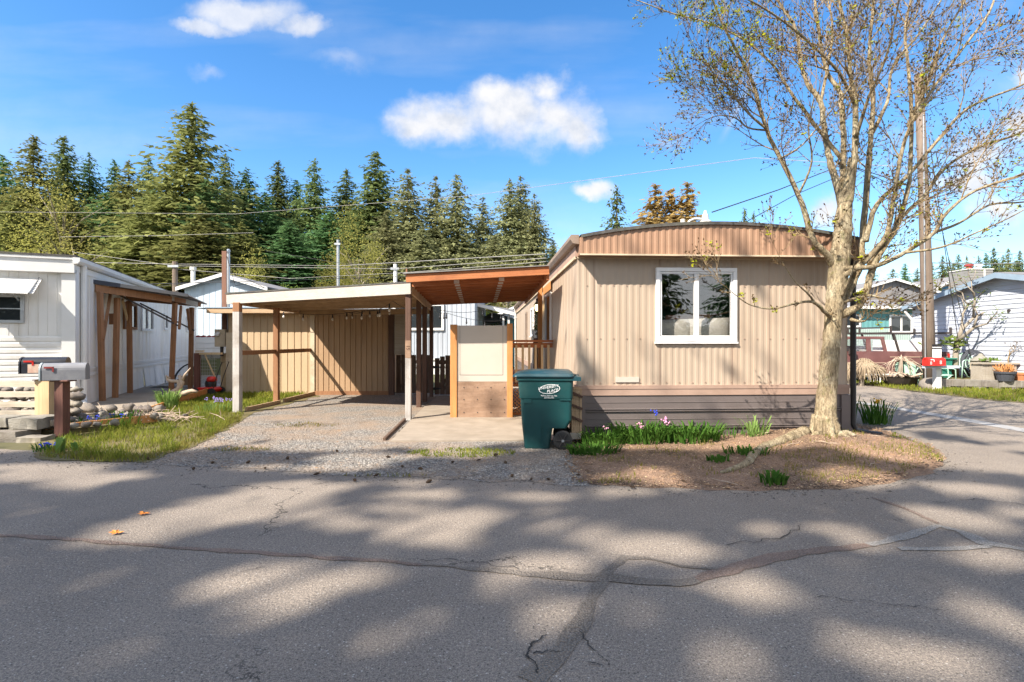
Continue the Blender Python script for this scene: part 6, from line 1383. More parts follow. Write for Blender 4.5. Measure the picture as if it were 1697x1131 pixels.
for k in range(11): mb.box(q.x - .55 + .1 * k, q.x - .46 + .1 * k, 16.55 + R.uniform(0, .012), 16.59, .27, .80 + R.uniform(-.01, .01))
mb.box(q.x - .55, q.x + .55, 16.59, 17.0, .27, .78); mb.build('boards', M['fence_gray'], wp); mb = MB(); mb.box(q.x - .6, q.x + .6, 16.5, 17.02, .80, .85); mb.build('rim', M['fence_gray'], wp)
for nm, lb, px, y, r, h, m_ in (('plant_pot', 'charcoal pot of dry orange stems on the block wall', 1666, 16.3, .26, .30, 'charcoal'), ('plant_pot', 'terracotta pot at the end of the wooden planter box', 1690, 16.35, .22, .26, 'terracotta')):
    q = Vector((P(px, 0, y).x, y, .28)); rt = empty(nm, lb, 'plant pot', q); mb = MB(); mb.lathe(q, [(r * .75, 0), (r * .95, h * .8), (r * 1.05, h * .8), (r * 1.07, h), (r * .9, h), (r * .85, h * .85)], 16); mb.build('pot', M[m_], rt, smooth=False)
    if px < 1680:
        mb = MB()
        for k in range(90): a = R.uniform(0, 6.28); p = q + Vector((.15 * math.cos(a), .15 * math.sin(a), h * .9)); mb.tube([p, p + Vector((R.gauss(0, .1), R.gauss(0, .1), R.uniform(.08, .3)))], .008, 4)
        mb.build('dry_stems', M['orange_z'], rt)
mb = MB(); q = Vector((P(1559, 0, 18.2).x, 18.2, .25)); mb.prism([(q.x - .22, 18.0, .25), (q.x + .22, 18.0, .25), (q.x + .26, 18.0, .9), (q.x - .26, 18.0, .9)], (0, .45, 0)); mb.box(q.x - .3, q.x + .4, 17.95, 18.5, .902, .95); mb.build('storage_tote', M['bluegreen'], origin=q, label='green storage tote behind the red mailbox post', cat='tote', bevel=.02)

# ------------------------------------------------------------------ small background poles and cables
def bpole(label, px, ytop, d, r, m, base=0.):
    q = P(px, ytop, d); root = empty('utility_pole', label, 'utility pole', (q.x, q.y, hill(q.x, q.y)))
    mb = MB(); mb.tube([(q.x + .02 * d / 20, q.y, hill(q.x, q.y) - .2), q], [r * 1.15, r], 8); mb.build('pole', M[m], root); mb = MB(); mb.box(q.x - r * 2.2, q.x + r * 2.2, q.y - r * 1.4, q.y - r, q.z - .35, q.z - .22); mb.build('bracket', M['steel'], root)
bpole('leaning grey wooden pole left of the blue gabled house', 290, 434, 30, .14, 'pole'); bpole('slim pale pole above the carport roof', 560, 398, 34, .09, 'steel'); bpole('short pale pole beside the walkway roof edge', 655, 438, 30, .11, 'vent_white'); bpole('short brown pole just left of the walkway roof edge', 674, 446, 33, .06, 'post_brown')
def cable(label, pts, r=.012, m='wire_pale', sag=.0):
    L = []
    for a, b in zip(pts, pts[1:]):
        for k in range(14):
            t = k / 14; p = a.lerp(b, t); p.z -= sag * 4 * t * (1 - t); L.append(p)
    L.append(pts[-1]); mb = MB(); mb.tube(L, r, 5, False); mb.build('overhead_cable', M[m], origin=L[0], label=label, cat='cable', group='overhead cables')
UP = Vector((PX - .2, PY - .15, 0))
cable('long pale cable crossing the dark firs highest on the hillside', [P(-60, 351, 38), P(390, 355, 34), P(777, 325, 29), P(1250, 262, 21), Vector((PX - .22, PY, 7.3))], .012)
cable('middle cable over the white home roof in front of the firs', [P(100, 393, 36), P(262, 391, 36), P(420, 386, 36)], .015)
cable('cable from the leaning pole across to the carport sky', [P(-40, 432, 32), P(290, 438, 30), P(560, 441, 32), P(905, 421, 20)], .016)
cable('second cable above the carport roof line', [P(120, 418, 34), P(290, 441, 30), P(655, 446, 30), P(905, 428, 21)], .014)
cable('third cable meeting the gutter of the tan home', [P(290, 446, 30), P(480, 462, 30), P(674, 452, 31), P(905, 434, 22)], .014)
cable('low dark cable past the blue gabled house', [P(205, 472, 22), P(374, 468, 15.8), P(655, 459, 26), P(700, 458, 26)], .011, 'wire')
cable('lowest dark cable reaching the service mast', [P(215, 480, 24), P(330, 468, 20), P(374, 466, 15.7)], .010, 'wire')
cable('drooping looped cable from the service mast to the shed roof', [P(376, 425, 15.5), P(390, 474, 15.4), P(410, 470, 15.6), P(440, 478, 15.8), P(412, 464, 16)], .009, 'wire')
cable('thin cable sloping through the upper firs', [P(440, 416, 34), P(560, 436, 33), P(655, 444, 30)], .011, 'wire')
cable('service cable from the roof vent cap up to the utility pole', [P(1180, 352, 10.4), P(1290, 315, 12), P(1400, 272, 14.5), Vector((PX - .2, PY, 6.6))], .012, 'wire')
cable('second service cable passing behind the maple trunk', [P(1240, 366, 11), P(1320, 322, 13), P(1420, 280, 15), Vector((PX - .2, PY, 6.3))], .010, 'wire')
cable('pale cable from the utility pole toward the far right firs', [Vector((PX, PY, 4.15)), P(1640, 438, 22), P(1760, 434, 26)], .016)
cable('thin cable above the sided chimney', [Vector((PX, PY, 5.0)), P(1640, 418, 24), P(1760, 425, 28)], .010)
cable('taut guy cable from utility pole down to the house yard', [Vector((PX + .05, PY, 8.4)), Vector((16.1, 18.3, .3))], .012, 'wire'); cable('second taut guy cable beside the first one', [Vector((PX + .05, PY, 7.2)), Vector((16.0, 17.7, .3))], .012, 'wire')
cable('cable leaving the pole top across the upper sky', [Vector((PX - 1, PY, 9.4)), P(1300, 120, 15), P(900, -40, 8)], .008, 'wire') if False else None
# ------------------------------------------------------------------ conifers
def conifer(seed, m, n_lev=60, rad=.20, dens_=32, droop=.35, tuft=.029, col=False, kind='fir'):
    """unit height prototype (scale sets the real height)"""
    r_ = random.Random(seed); mb = MB()
    for L in range(n_lev):
        t = .06 + .93 * (L / (n_lev - 1)) ** .92 + r_.gauss(0, .004); t = min(t, .992); br = rad * (1 - t) ** .78 * (.30 + .70 * min(1, (t) / .12)) + .008
        nb = max(3, int(7 * (1 - t) + 3.5)); a0 = r_.uniform(0, 6.28)
        for b in range(nb):
            if r_.random() < .16: continue
            a = a0 + b / nb * 6.283 + r_.gauss(0, .25); ln = br * r_.uniform(.45, 1.28); dr = droop * r_.uniform(.5, 1.3) * (1 - t * .75); zj = r_.gauss(0, .011) * (1.2 - t)
            up0 = .25 * t; nt_ = max(3, int(dens_ * ln / rad) + 2); d = Vector((math.cos(a), math.sin(a), 0)); side = Vector((-d.y, d.x, 0))
            for k in range(nt_):
                s = (k + r_.uniform(.2, 1.0)) / nt_; z = t + zj + ln * (up0 * s - dr * s * s) + r_.gauss(0, .006)
                sz = tuft * (1.05 - .5 * t) * r_.uniform(.65, 1.25) * (1.1 - .45 * s); off = side * r_.gauss(0, .36) * ln * (1 - .45 * s) * .6
                c = Vector((0, 0, z)) + d * ln * s + off
                o = (d * r_.uniform(.25, 1.0) + side * r_.uniform(-.8, .8) + Vector((0, 0, r_.uniform(-1.2, .15)))).normalized() * sz
                wv = o.cross(Vector((r_.gauss(0, .6), r_.gauss(0, .6), 1))).normalized() * sz * r_.uniform(.22, .40)
                mb.add([c - o * .5 , c + wv, c + o * r_.uniform(.8, 1.15), c - wv, c + o * .35 + wv * 1.5 + Vector((0, 0, -sz * .2)), c + o * .35 - wv * 1.5 + Vector((0, 0, -sz * .2))], [(0, 1, 2, 3), (0, 4, 1), (0, 3, 5)])
    for k in range(10):
        z = .955 + k * .005; a = r_.uniform(0, 6.28); d = Vector((math.cos(a), math.sin(a), .8)).normalized() * .02; e = d.cross(Vector((0, 0, 1))).normalized() * .004
        mb.face(Vector((0, 0, z)) - e, Vector((0, 0, z)) + e, Vector((0, 0, z)) + d)
    return mb
def broad(seed, m, n=1800, leaf=.04, stretch=(.36, .36, .46), cz=.54, lobes=9):
    r_ = random.Random(seed); mb = MB(); cs = []
    for k in range(lobes):
        a, ph = r_.uniform(0, 6.28), r_.uniform(-1, 1); cs.append((Vector((math.cos(a) * stretch[0] * .6 * (1 - ph * ph * .6), math.sin(a) * stretch[1] * .6 * (1 - ph * ph * .6), cz + ph * stretch[2] * .7)), r_.uniform(.35, .6)))
    for k in range(n):
        c0, rr_ = r_.choice(cs); v = Vector((r_.gauss(0, 1), r_.gauss(0, 1), r_.gauss(0, 1))).normalized() * (r_.random() ** .45) * rr_
        c = c0 + Vector((v.x * stretch[0], v.y * stretch[1], v.z * stretch[2])); o = Vector((r_.gauss(0, 1), r_.gauss(0, 1), r_.gauss(0, .8))).normalized() * leaf * r_.uniform(.6, 1.3); w_ = o.orthogonal().normalized() * leaf * .5
        mb.face(c - o, c + w_, c + o, c - w_)
    return mb
PROTO = {}
def make_proto(key, mbf, m, bark, tr=.012, branches=0):
    root = bpy.data.objects.new('conifer' if 'fir' in key or 'cedar' in key else 'broadleaf_tree', None); WM[root.name] = Matrix()
    mb = MB(); mb.tube([(0, 0, -.05), (0, 0, .4), (0, 0, .97 if 'fir' in key or 'cedar' in key else .6)], [tr * 1.3, tr, tr * .15], 6)
    if branches:
        r_ = random.Random(len(key))
        for k in range(branches):
            a = r_.uniform(0, 6.28); z = r_.uniform(.2, .5); e = Vector((math.cos(a) * .25, math.sin(a) * .25, z + r_.uniform(.2, .4))); mb.tube([(0, 0, z), Vector((0, 0, z)).lerp(e, .5) + Vector((0, 0, .04)), e], [tr * .6, tr * .4, tr * .1], 4)
    t = mb.build('trunk', bark, root); c = mbf.build('crown', m, root); PROTO[key] = (t.data, c.data)
    for o in (t, c): bpy.data.objects.remove(o)
    bpy.data.objects.remove(root)
make_proto('fir1', conifer(1, 0), M['fir'], M['bark_dark']); make_proto('fir2', conifer(2, 0, rad=.23, n_lev=54), M['fir'], M['bark_dark'])
make_proto('fir_olive1', conifer(3, 0, rad=.26, n_lev=62, droop=.55, dens_=36), M['fir_olive'], M['bark_dark']); make_proto('fir_olive2', conifer(4, 0, rad=.22, n_lev=58, droop=.5), M['fir_olive'], M['bark_dark'])
make_proto('fir_deep1', conifer(5, 0, rad=.19, n_lev=58), M['fir_deep'], M['bark_dark']); make_proto('fir_deep2', conifer(6, 0, rad=.22, n_lev=54, droop=.3), M['fir_deep'], M['bark_dark'])
make_proto('fir_gray1', conifer(7, 0, rad=.27, n_lev=62, droop=.5, dens_=36), M['fir_gray'], M['bark_dark']); make_proto('fir_gray2', conifer(8, 0, rad=.24, n_lev=58, droop=.45, dens_=34), M['fir_gray'], M['bark_dark'])
make_proto('cedar1', conifer(9, 0, rad=.17, n_lev=70, droop=-.25, dens_=32, tuft=.03), M['cedar_gold'], M['bark_dark'])
make_proto('spring1', broad(11, 0, 4200, .011), M['spring_leaf'], M['bark_gray'], .012, 12); make_proto('spring2', broad(12, 0, 2800, .010, (.34, .34, .5), .52, 7), M['spring_leaf'], M['bark_gray'], .012, 16)
make_proto('shrub1', broad(13, 0, 2600, .03, (.5, .5, .46), .45, 12), M['shrub'], M['bark_gray'], .02, 6)
PRE = {'fir': 'dark green', 'fir_olive': 'olive', 'fir_deep': 'deep green', 'fir_gray': 'grey green', 'cedar': 'golden', 'spring': 'yellow green', 'shrub': 'leafy green'}
TREES = 0; WF = {'cedar': 3.8, 'spring': 1.3, 'shrub': 1.15}
def tree(key, px, py, d, wpx, label, cat='fir', group='conifers on the wooded hill', name='fir_tree', zb=None):
    global TREES; TREES += 1
    top = P(px, py, d); z0 = hill(top.x, top.y) - .3 if zb is None else zb; h = top.z - z0
    t, c = PROTO[key]; root = empty(name, label, cat, (top.x, top.y, z0), R.uniform(0, 6.28), group)
    natural = max(v.co.xy.length for v in c.vertices); rad = wpx / 2 / F * d
    s = rad / natural * WF.get(key[:-1], 2.0)
    for nm, me in (('trunk', t), ('crown', c)):
        o = bpy.data.objects.new(nm, me); COL.objects.link(o); o.parent = root; o.scale = (s, s, h) if nm == 'crown' else (h, h, h)
    return root
T = [('fir_deep1', 5, 258, 82, 90, 'deep green fir at the frame edge above the white home'), ('fir_olive1', 55, 226, 70, 125, 'tall olive fir above the white home roof'),
 ('fir1', 106, 226, 80, 95, 'dark green fir with ragged top behind the bare yellowish tree'), ('fir_deep2', 148, 254, 84, 80, 'deep green fir between the ragged fir and the paired tips'),
 ('fir_deep1', 190, 266, 86, 66, 'narrow deep green fir of the paired tips'), ('fir_olive2', 213, 268, 74, 105, 'olive brown fir left of the tallest fir'),
 ('fir1', 246, 262, 84, 70, 'dark fir tip close against the tallest fir'), ('fir_olive1', 318, 173, 64, 190, 'tallest fir of the hill, olive with wide ragged boughs'),
 ('fir2', 373, 257, 78, 95, 'dark green fir just right of the tallest fir'), ('fir_deep2', 408, 280, 80, 100, 'broad deep green fir above the service mast'),
 ('fir1', 461, 267, 82, 75, 'slim pointed dark fir above the blue gabled house end'), ('fir_deep2', 440, 320, 68, 105, 'lower bright green fir in front of the slim pointed one'), ('fir_deep1', 492, 300, 84, 70, 'small deep green fir tip between two taller pointed firs'),
 ('fir2', 521, 264, 74, 90, 'pointed dark fir above the middle of the carport'), ('fir1', 574, 282, 78, 82, 'dark fir with narrow tip above the slim pale pole'),
 ('fir_deep2', 545, 350, 66, 110, 'low broad green fir behind the slim pale pole'), ('fir1', 622, 252, 70, 110, 'tall dark fir with bare tiers above the short pale pole'),
 ('fir_gray2', 676, 280, 66, 110, 'grey green fir left of the twin grey tips'), ('fir_gray2', 722, 292, 68, 90, 'grey green fir forming the nearer of the twin grey tips'),
 ('fir_gray1', 757, 290, 66, 115, 'broad grey green fir above the walkway roof'), ('fir_gray2', 800, 328, 72, 90, 'shorter grey green fir filling the gap beside the double topped fir'),
 ('fir_gray1', 845, 298, 68, 100, 'grey green fir, left top of the double topped pair'), ('fir_gray2', 863, 293, 70, 95, 'grey green fir, right top of the double topped pair'),
 ('fir_gray2', 886, 322, 66, 75, 'grey green fir at the open end of the hill above the gutter'), ('fir1', 917, 398, 88, 26, 'tiny dark fir right beside the tan home gutter'),
 ('fir_deep1', 30, 300, 92, 90, 'shaded fir behind the tall olive fir'), ('fir_deep2', 175, 320, 72, 120, 'low green fir below the paired tips'), ('fir_olive2', 275, 290, 60, 120, 'olive fir crowding the tallest fir on its shaded flank'),
 ('fir_olive2', 120, 330, 62, 130, 'wide low olive fir behind the white home'), ('fir_deep1', 340, 300, 60, 120, 'green fir in front of the tallest fir trunk'), ('fir_deep1', 480, 370, 62, 105, 'low shaded green fir above the carport fascia'),
 ('fir_olive2', 230, 350, 56, 130, 'low olive fir behind the leaning grey pole'), ('fir_gray2', 640, 350, 60, 100, 'low grey green fir behind the short pale pole'), ('fir_gray2', 700, 370, 58, 110, 'low grey green fir near the walkway roof end'), ('fir_gray1', 820, 390, 58, 120, 'low spreading grey green fir above the walkway roof corner'),
 ('fir_deep1', 600, 340, 84, 80, 'shaded fir behind the tall tiered fir'), ('fir_olive2', 400, 370, 60, 110, 'low olive fir right of the service mast'), ('fir_olive2', 20, 340, 58, 120, 'low olive fir at the frame edge'), ('fir_olive2', 335, 340, 54, 150, 'olive fir skirt below the tallest fir')]
for t in T: tree(*t)
tree('fir2', 1022, 309, 40, 100, 'lone dark fir above the arched fascia of the tan home', group=None, zb=-2)
for px, py, lb in ((1086, 306, 'golden cedar, first spire of three behind the roof'), (1112, 313, 'golden cedar, middle and shortest spire of three'), (1139, 303, 'golden cedar, last spire nearest the roof vent')):
    tree('cedar1', px, py, 34, 66, lb, 'cedar', 'golden cedars behind the tan home', 'cedar_tree', zb=0.5)
tree('fir1', 1234, 346, 60, 44, 'tiny dark fir above the roof beside the maple limb', group=None, zb=0); tree('fir1', 1249, 352, 60, 40, 'second tiny dark fir above the roof near the maple', group=None, zb=0)
for i, (px, py, w_, k) in enumerate(((1445, 440, 28, 'fir1'), (1500, 438, 30, 'fir_deep1'), (1520, 445, 30, 'fir2'), (1562, 424, 26, 'fir1'), (1573, 428, 24, 'fir2'), (1588, 422, 26, 'fir1'), (1602, 425, 24, 'fir_olive2'), (1622, 424, 26, 'fir2'), (1634, 420, 28, 'fir_deep1'), (1647, 411, 30, 'fir1'), (1662, 424, 26, 'fir2'), (1671, 412, 30, 'fir_olive2'), (1690, 416, 30, 'fir1'), (1705, 420, 30, 'fir2'), (1580, 436, 36, 'fir_olive2'), (1612, 437, 36, 'fir_olive2'), (1655, 435, 40, 'fir_olive2'), (1685, 432, 40, 'fir_olive2'), (1545, 438, 30, 'fir2'), (1480, 446, 34, 'fir_olive2'))):
    tree(k, px, py, 130 + (i % 3) * 8, w_ * 1.25, 'small far fir on the skyline behind the houses across the street', group='far firs on the skyline')
B_ = [('spring1', 30, 372, 45, 110, 'yellow green broadleaf tree behind the white home awning'), ('spring2', 105, 262, 60, 110, 'tall thin leaved yellowish tree before the ragged fir'), ('spring1', 410, 418, 40, 70, 'small yellow green tree behind the service mast'), ('spring1', 595, 352, 46, 90, 'willowy yellow green tree behind the slim pale pole'), ('spring2', 840, 412, 50, 70, 'small grey yellow tree above the walkway roof'),
      ('spring2', 130, 352, 44, 95, 'bare branched yellowish tree over the white home gutter'), ('spring1', 560, 430, 44, 80, 'low yellow green thicket tree above the carport fascia')]
for k, px, py, d, w_, lb in B_: tree(k, px, py, d, w_, lb, 'tree', 'broadleaf trees below the hill', 'broadleaf_tree')
for px, py, d, w_, lb in ((818, 530, 28, 60, 'round leafy shrub behind the cream screen'), (478, 462, 42, 60, 'dark shrub above the carport roof'), (850, 500, 40, 50, 'leafy shrub under the patio cover eave'), (820, 512, 46, 120, 'broad hedge shrub filling the gap behind the patio cover'), (10, 400, 36, 100, 'yellowish bush behind the white home roof edge')):
    tree('shrub1', px, py, d, w_, lb, 'shrub', None, 'shrub')

# ------------------------------------------------------------------ small tree, weeping shrubs and potted twigs across the street
def twigtree(name, label, cat, base, h, spread, seed, bark, leafm=None, nleaf=200, leaf=.05):
    r_ = random.Random(seed); root = empty(name, label, cat, base); b = Vector(base); mb = MB(); tips = []
    def grow(p, d, l, r, lev):
        q = p + d * l; mid = p.lerp(q, .5) + Vector((r_.gauss(0, .06), r_.gauss(0, .06), 0)) * l; mb.tube([p, mid, q], [r, r * .85, r * .65], 6 if lev < 2 else 4)
        if lev == 0 or lev < 4:
            for k in range(2 if lev else 3):
                dd = (d + Vector((r_.gauss(0, .55), r_.gauss(0, .55), r_.gauss(.15, .25))) * spread).normalized(); grow(q, dd, l * r_.uniform(.55, .85), r * .6, lev + 1)
        else: tips.append(q)
    grow(b, Vector((.03, 0, 1)).normalized(), h * .36, h * .032, 0); mb.build('trunk', bark, root, smooth=True)
    if leafm:
        mb = MB()
        for k in range(nleaf):
            c = r_.choice(tips) + Vector((r_.gauss(0, .12), r_.gauss(0, .12), r_.gauss(0, .12))) * h * .25; o = Vector((r_.gauss(0, 1), r_.gauss(0, 1), r_.gauss(0, 1))).normalized() * leaf; mb.face(c - o, c + o.orthogonal().normalized() * leaf * .5, c + o, c - o.orthogonal().normalized() * leaf * .5)
        mb.build('crown', leafm, root)
    return root
twigtree('small_tree', 'small pruned tree with sparse pale leaves by the lap sided wall', 'tree', (P(1583, 0, 18.2).x, 18.2, .2), 3.6, .85, 5, M['bark_gray'], M['shrub'], 330, .045)
twigtree('shrub', 'sparse twiggy shrub in the wooden planter box', 'shrub', (P(1672, 0, 16.7).x, 16.7, .8), .75, 1.2, 8, M['twig'], M['bud'], 80, .025)
mb = MB(); q = Vector((P(1643, 0, 16.75).x, 16.75, .8))
for k in range(60): o = Vector((R.gauss(0, 1), R.gauss(0, 1), R.gauss(.6, .6))).normalized() * .17; c = q + Vector((R.gauss(0, .14), R.gauss(0, .1), .12)); e = o.orthogonal().normalized() * .03; mb.face(c, c + o * .5 + e, c + o, c + o * .5 - e)
mb.build('leafy_plant', M['shrub'], origin=q, label='small leafy green plant on the planter box rim', cat='plant')
mb = MB(); q = Vector((P(1578, 0, 18.2).x, 18.15, 1.5))
for k in range(130): c = q + Vector((R.gauss(0, .27), R.gauss(0, .16), R.gauss(0, .10))); o = Vector((R.gauss(0, 1), R.gauss(0, 1), R.gauss(0, .6))).normalized() * .11; e = o.orthogonal().normalized() * .035; mb.face(c - o, c + e, c + o, c - e)
mb.build('hanging_plant', M['shrub'], origin=q, label='tuft of green foliage nested at the fork of the small pruned tree', cat='plant')
def weeping(label, px, d, wpx, ytop, n, seed, m):
    r_ = random.Random(seed); x = P(px, 0, d).x; zt_ = P(0, ytop, d).z; rad = wpx / 2 / F * d; root = empty('weeping_shrub', label, 'shrub', (x, d, 0)); mb = MB()
    mb.tube([(x - .1, d, -.05), (x - .04, d, zt_ * .5), (x, d, zt_ * .86)], [.09, .07, .05], 7); mb.build('trunk', M['bark_gray'], root); mb = MB()
    for k in range(n):
        a = r_.uniform(0, 6.28); rr_ = rad * math.sqrt(r_.uniform(.05, 1.)); e = Vector((x + rr_ * math.cos(a), d + rr_ * math.sin(a) * .8, zt_ * r_.uniform(.2, .55)))
        p0 = Vector((x, d, zt_ * .82)); p1 = p0.lerp(e, .45); p1.z = zt_ * (1.0 - .25 * (rr_ / rad) ** 2) * r_.uniform(.93, 1.03); p2 = p0.lerp(e, .85); p2.z = lerp(p1.z, e.z, .45)
        mb.tube([p0, p1, p2, e], [.014, .012, .010, .005], 4)
    mb.build('crown', m, root)
weeping('round weeping shrub of dry tan twigs at the grass edge', 1432, 17.9, 72, 594, 420, 3, M['drygrass'])
weeping('open weeping shrub of bare orange tan twigs before the pickup', 1494, 17.7, 74, 588, 34, 4, M['drift'])
weeping('second half hidden weeping shrub of dry twigs near the downspout', 1408, 18.0, 44, 600, 160, 6, M['drygrass'])

# ------------------------------------------------------------------ the maple in front of the tan home
mp_ = empty('maple_tree', 'nearly bare maple with thick pale trunk in front of the tan home', 'tree', (4.62, 7.62, .1)); D0 = 7.62
def lp(x, y, dd=0.): return P(x, y, D0 + dd)
mb = MB(); tw = MB(); LIMBS = []
trunk = [(1366, 738, 0), (1366, 722, 0), (1367, 705, 0), (1369, 670, 0), (1373, 620, 0), (1378, 570, 0), (1381, 530, 0), (1384, 500, 0), (1388, 465, 0), (1392, 430, 0), (1396, 395, 0), (1398, 360, 0), (1402, 330, 0), (1408, 295, 0), (1412, 262, 0)]
tr_w = [64, 52, 42, 37, 34, 32, 31, 33, 36, 37, 34, 30, 24, 18, 12]
def wob(pts, rads, n_sub=4, amp=.012, ra=.03):
    L, RR = [], []
    def cr(p0, p1, p2, p3, t): return .5 * ((2 * p1) + (p2 - p0) * t + (2 * p0 - 5 * p1 + 4 * p2 - p3) * t * t + (3 * p1 - p0 - 3 * p2 + p3) * t ** 3)
    for i in range(len(pts) - 1):
        p0, p1, p2, p3 = pts[max(i - 1, 0)], pts[i], pts[i + 1], pts[min(i + 2, len(pts) - 1)]
        for k in range(n_sub):
            t = k / n_sub; p = cr(p0, p1, p2, p3, t); r = lerp(rads[i], rads[i + 1], t)
            L.append(p + Vector((R.gauss(0, amp), R.gauss(0, amp), 0)) * min(1, r * 10)); RR.append(r * (1 + R.gauss(0, ra)))
    L.append(pts[-1]); RR.append(rads[-1]); return L, RR
tp_ = [lp(*t) for t in trunk]; tp_[0].z = -.05
L, RR = wob(tp_, [w_ * .83 / 2 / F * D0 for w_ in tr_w], 5, .003, .012); mb.tube(L, RR, 16)
# root flare
for a, l, r in ((2.9, .55, .085), (3.7, .36, .08), (4.6, .34, .085), (5.4, .36, .08), (6.0, .48, .085), (.4, .4, .08)):
    b = Vector((tp_[1].x, D0, .42)); e = b + Vector((math.cos(a) * l, math.sin(a) * l, 0)); 
    pts = [b + Vector((math.cos(a) * .10, math.sin(a) * .10, .02)), b + Vector((math.cos(a) * .17, math.sin(a) * .17, -.24)), b.lerp(e, .6), e]; pts[2].z = bedz(pts[2].x, pts[2].y) + .02; pts[3].z = bedz(e.x, e.y) - .04
    Lr, Rr = wob(pts, [.07, r * .8, r * .55, r * .2], 4, .012); mb.tube(Lr, Rr, 8)
rt = [G(x, y, .09) for x, y in ((1335, 728), (1300, 735), (1265, 742), (1248, 752), (1238, 762), (1220, 769), (1195, 776))]
for p in rt: p.z = bedz(p.x, p.y) + .012
Lr, Rr = wob(rt, [.10, .075, .06, .055, .05, .035, .015], 4, .008); mb.tube(Lr, Rr, 8)
def limb(pts, w0, w1, d0, d1, bend=.0, store=True, start_r=None):
    n = len(pts); P3 = []
    for i, (x, y) in enumerate(pts): t = i / (n - 1); P3.append(lp(x, y, lerp(d0, d1, t) + bend * math.sin(math.pi * t)))
    # carry on past the frame in the same direction when the limb leaves it
    rads = [.85 * lerp(w0, w1, (i / (n - 1)) ** .7) / 2 / F * P3[i].y for i in range(n)]
    if pts[-1][1] < 30 or pts[-1][0] > 1680:
        dd = (P3[-1] - P3[-2]).normalized()
        for k in range(3):
            dd = (dd + Vector((R.gauss(0, .12), R.gauss(0, .15), .15))).normalized(); P3.append(P3[-1] + dd * .55); rads.append(rads[-1] * .72)
    L, RR = wob(P3, rads, 4, .012); mb.tube(L, RR, 10 if w0 > 12 else 7); LIMBS.append((L, RR))
limb([(1384, 445), (1372, 425), (1356, 408), (1345, 390), (1323, 323), (1293, 263), (1270, 214), (1248, 139), (1221, 86), (1188, 19)], 16, 4, 0, -.5)
limb([(1398, 350), (1387, 311), (1375, 263), (1368, 225), (1360, 169), (1338, 139), (1326, 101), (1319, 49), (1293, 8)], 16, 5, 0, .5)
limb([(1398, 345), (1396, 311), (1398, 225), (1394, 169), (1390, 150), (1368, 112), (1355, 40), (1350, 0)], 14, 5, .05, .9)
limb([(1400, 350), (1411, 319), (1418, 210), (1415, 161), (1409, 124), (1403, 56), (1390, 0)], 15, 5, -.05, -.3)
limb([(1396, 500), (1412, 470), (1425, 440), (1430, 394), (1439, 281), (1443, 225), (1447, 169), (1441, 105), (1443, 56), (1448, 0)], 17, 5, .05, .6)
limb([(1390, 522), (1408, 516), (1428, 500), (1446, 446), (1464, 410), (1484, 380), (1495, 350), (1507, 300), (1510, 188), (1505, 112), (1500, 55), (1510, 0)], 18, 4, 0, .1, -.3)
limb([(1396, 458), (1425, 440), (1455, 410), (1470, 386), (1480, 338), (1492, 263), (1510, 206), (1537, 161), (1585, 94), (1640, 20)], 13, 4, -.1, -.8)
limb([(1396, 445), (1425, 444), (1455, 440), (1500, 419), (1548, 386), (1563, 360), (1604, 323), (1660, 300), (1697, 289)], 12, 4, -.1, -.9)
limb([(1440, 440), (1473, 398), (1495, 360), (1533, 323), (1567, 278), (1623, 244), (1690, 221)], 10, 4, .05, -.2)
limb([(1434, 400), (1454, 338), (1503, 293), (1548, 240), (1604, 180), (1690, 143)], 11, 4, .1, .8)
limb([(1392, 260), (1372, 235), (1341, 195), (1308, 150), (1278, 105), (1229, 64), (1173, 38), (1116, 23), (1075, 8)], 9, 2, .1, .2)
limb([(1270, 214), (1240, 188), (1203, 143), (1185, 125), (1165, 94)], 5, 1.5, -.35, -.9)
limb([(1268, 216), (1240, 212), (1217, 195), (1190, 192), (1168, 200)], 4, 1.3, -.35, -.2)
limb([(1382, 528), (1369, 520), (1348, 501), (1318, 503), (1280, 512), (1242, 505), (1215, 486)], 10, 1.6, 0, -.75)
limb([(1350, 503), (1340, 488), (1318, 467), (1297, 436)], 6, 1.4, -.2, -.7)
limb([(1400, 500), (1420, 494), (1440, 490), (1452, 492)], 8, 4, -.1, -.4)
limb([(1396, 490), (1405, 470), (1412, 450), (1417, 430)], 7, 2, -.15, -.6)
limb([(1411, 530), (1425, 533), (1434, 532)], 8, 3, -.1, -.5)
limb([(1443, 225), (1470, 170), (1480, 110), (1520, 60), (1560, 0)], 8, 3, .4, 1.2)
limb([(1418, 230), (1440, 160), (1470, 90), (1490, 0)], 8, 3, -.2, -1.2)
limb([(1505, 210), (1540, 130), (1560, 70), (1600, 0)], 7, 3, 0, .6)
limb([(1360, 169), (1372, 110), (1380, 50), (1372, 0)], 7, 3, .3, 1.1)
limb([(1415, 170), (1390, 120), (1340, 70), (1290, 30), (1240, 0)], 7, 3, -.2, -1.1)
limb([(1548, 386), (1590, 370), (1640, 340), (1697, 335)], 6, 3, -.5, -.4)
limb([(1500, 419), (1560, 410), (1620, 385), (1690, 352)], 6, 2, -.6, -1.2)
limb([(1323, 323), (1345, 270), (1340, 210), (1352, 150)], 5, 2, -.2, -.7)
limb([(1293, 263), (1330, 240), (1380, 180), (1420, 130)], 4, 2, -.3, -.8)
mb.build('trunk', M['bark'], mp_, smooth=True)
BUDS = []
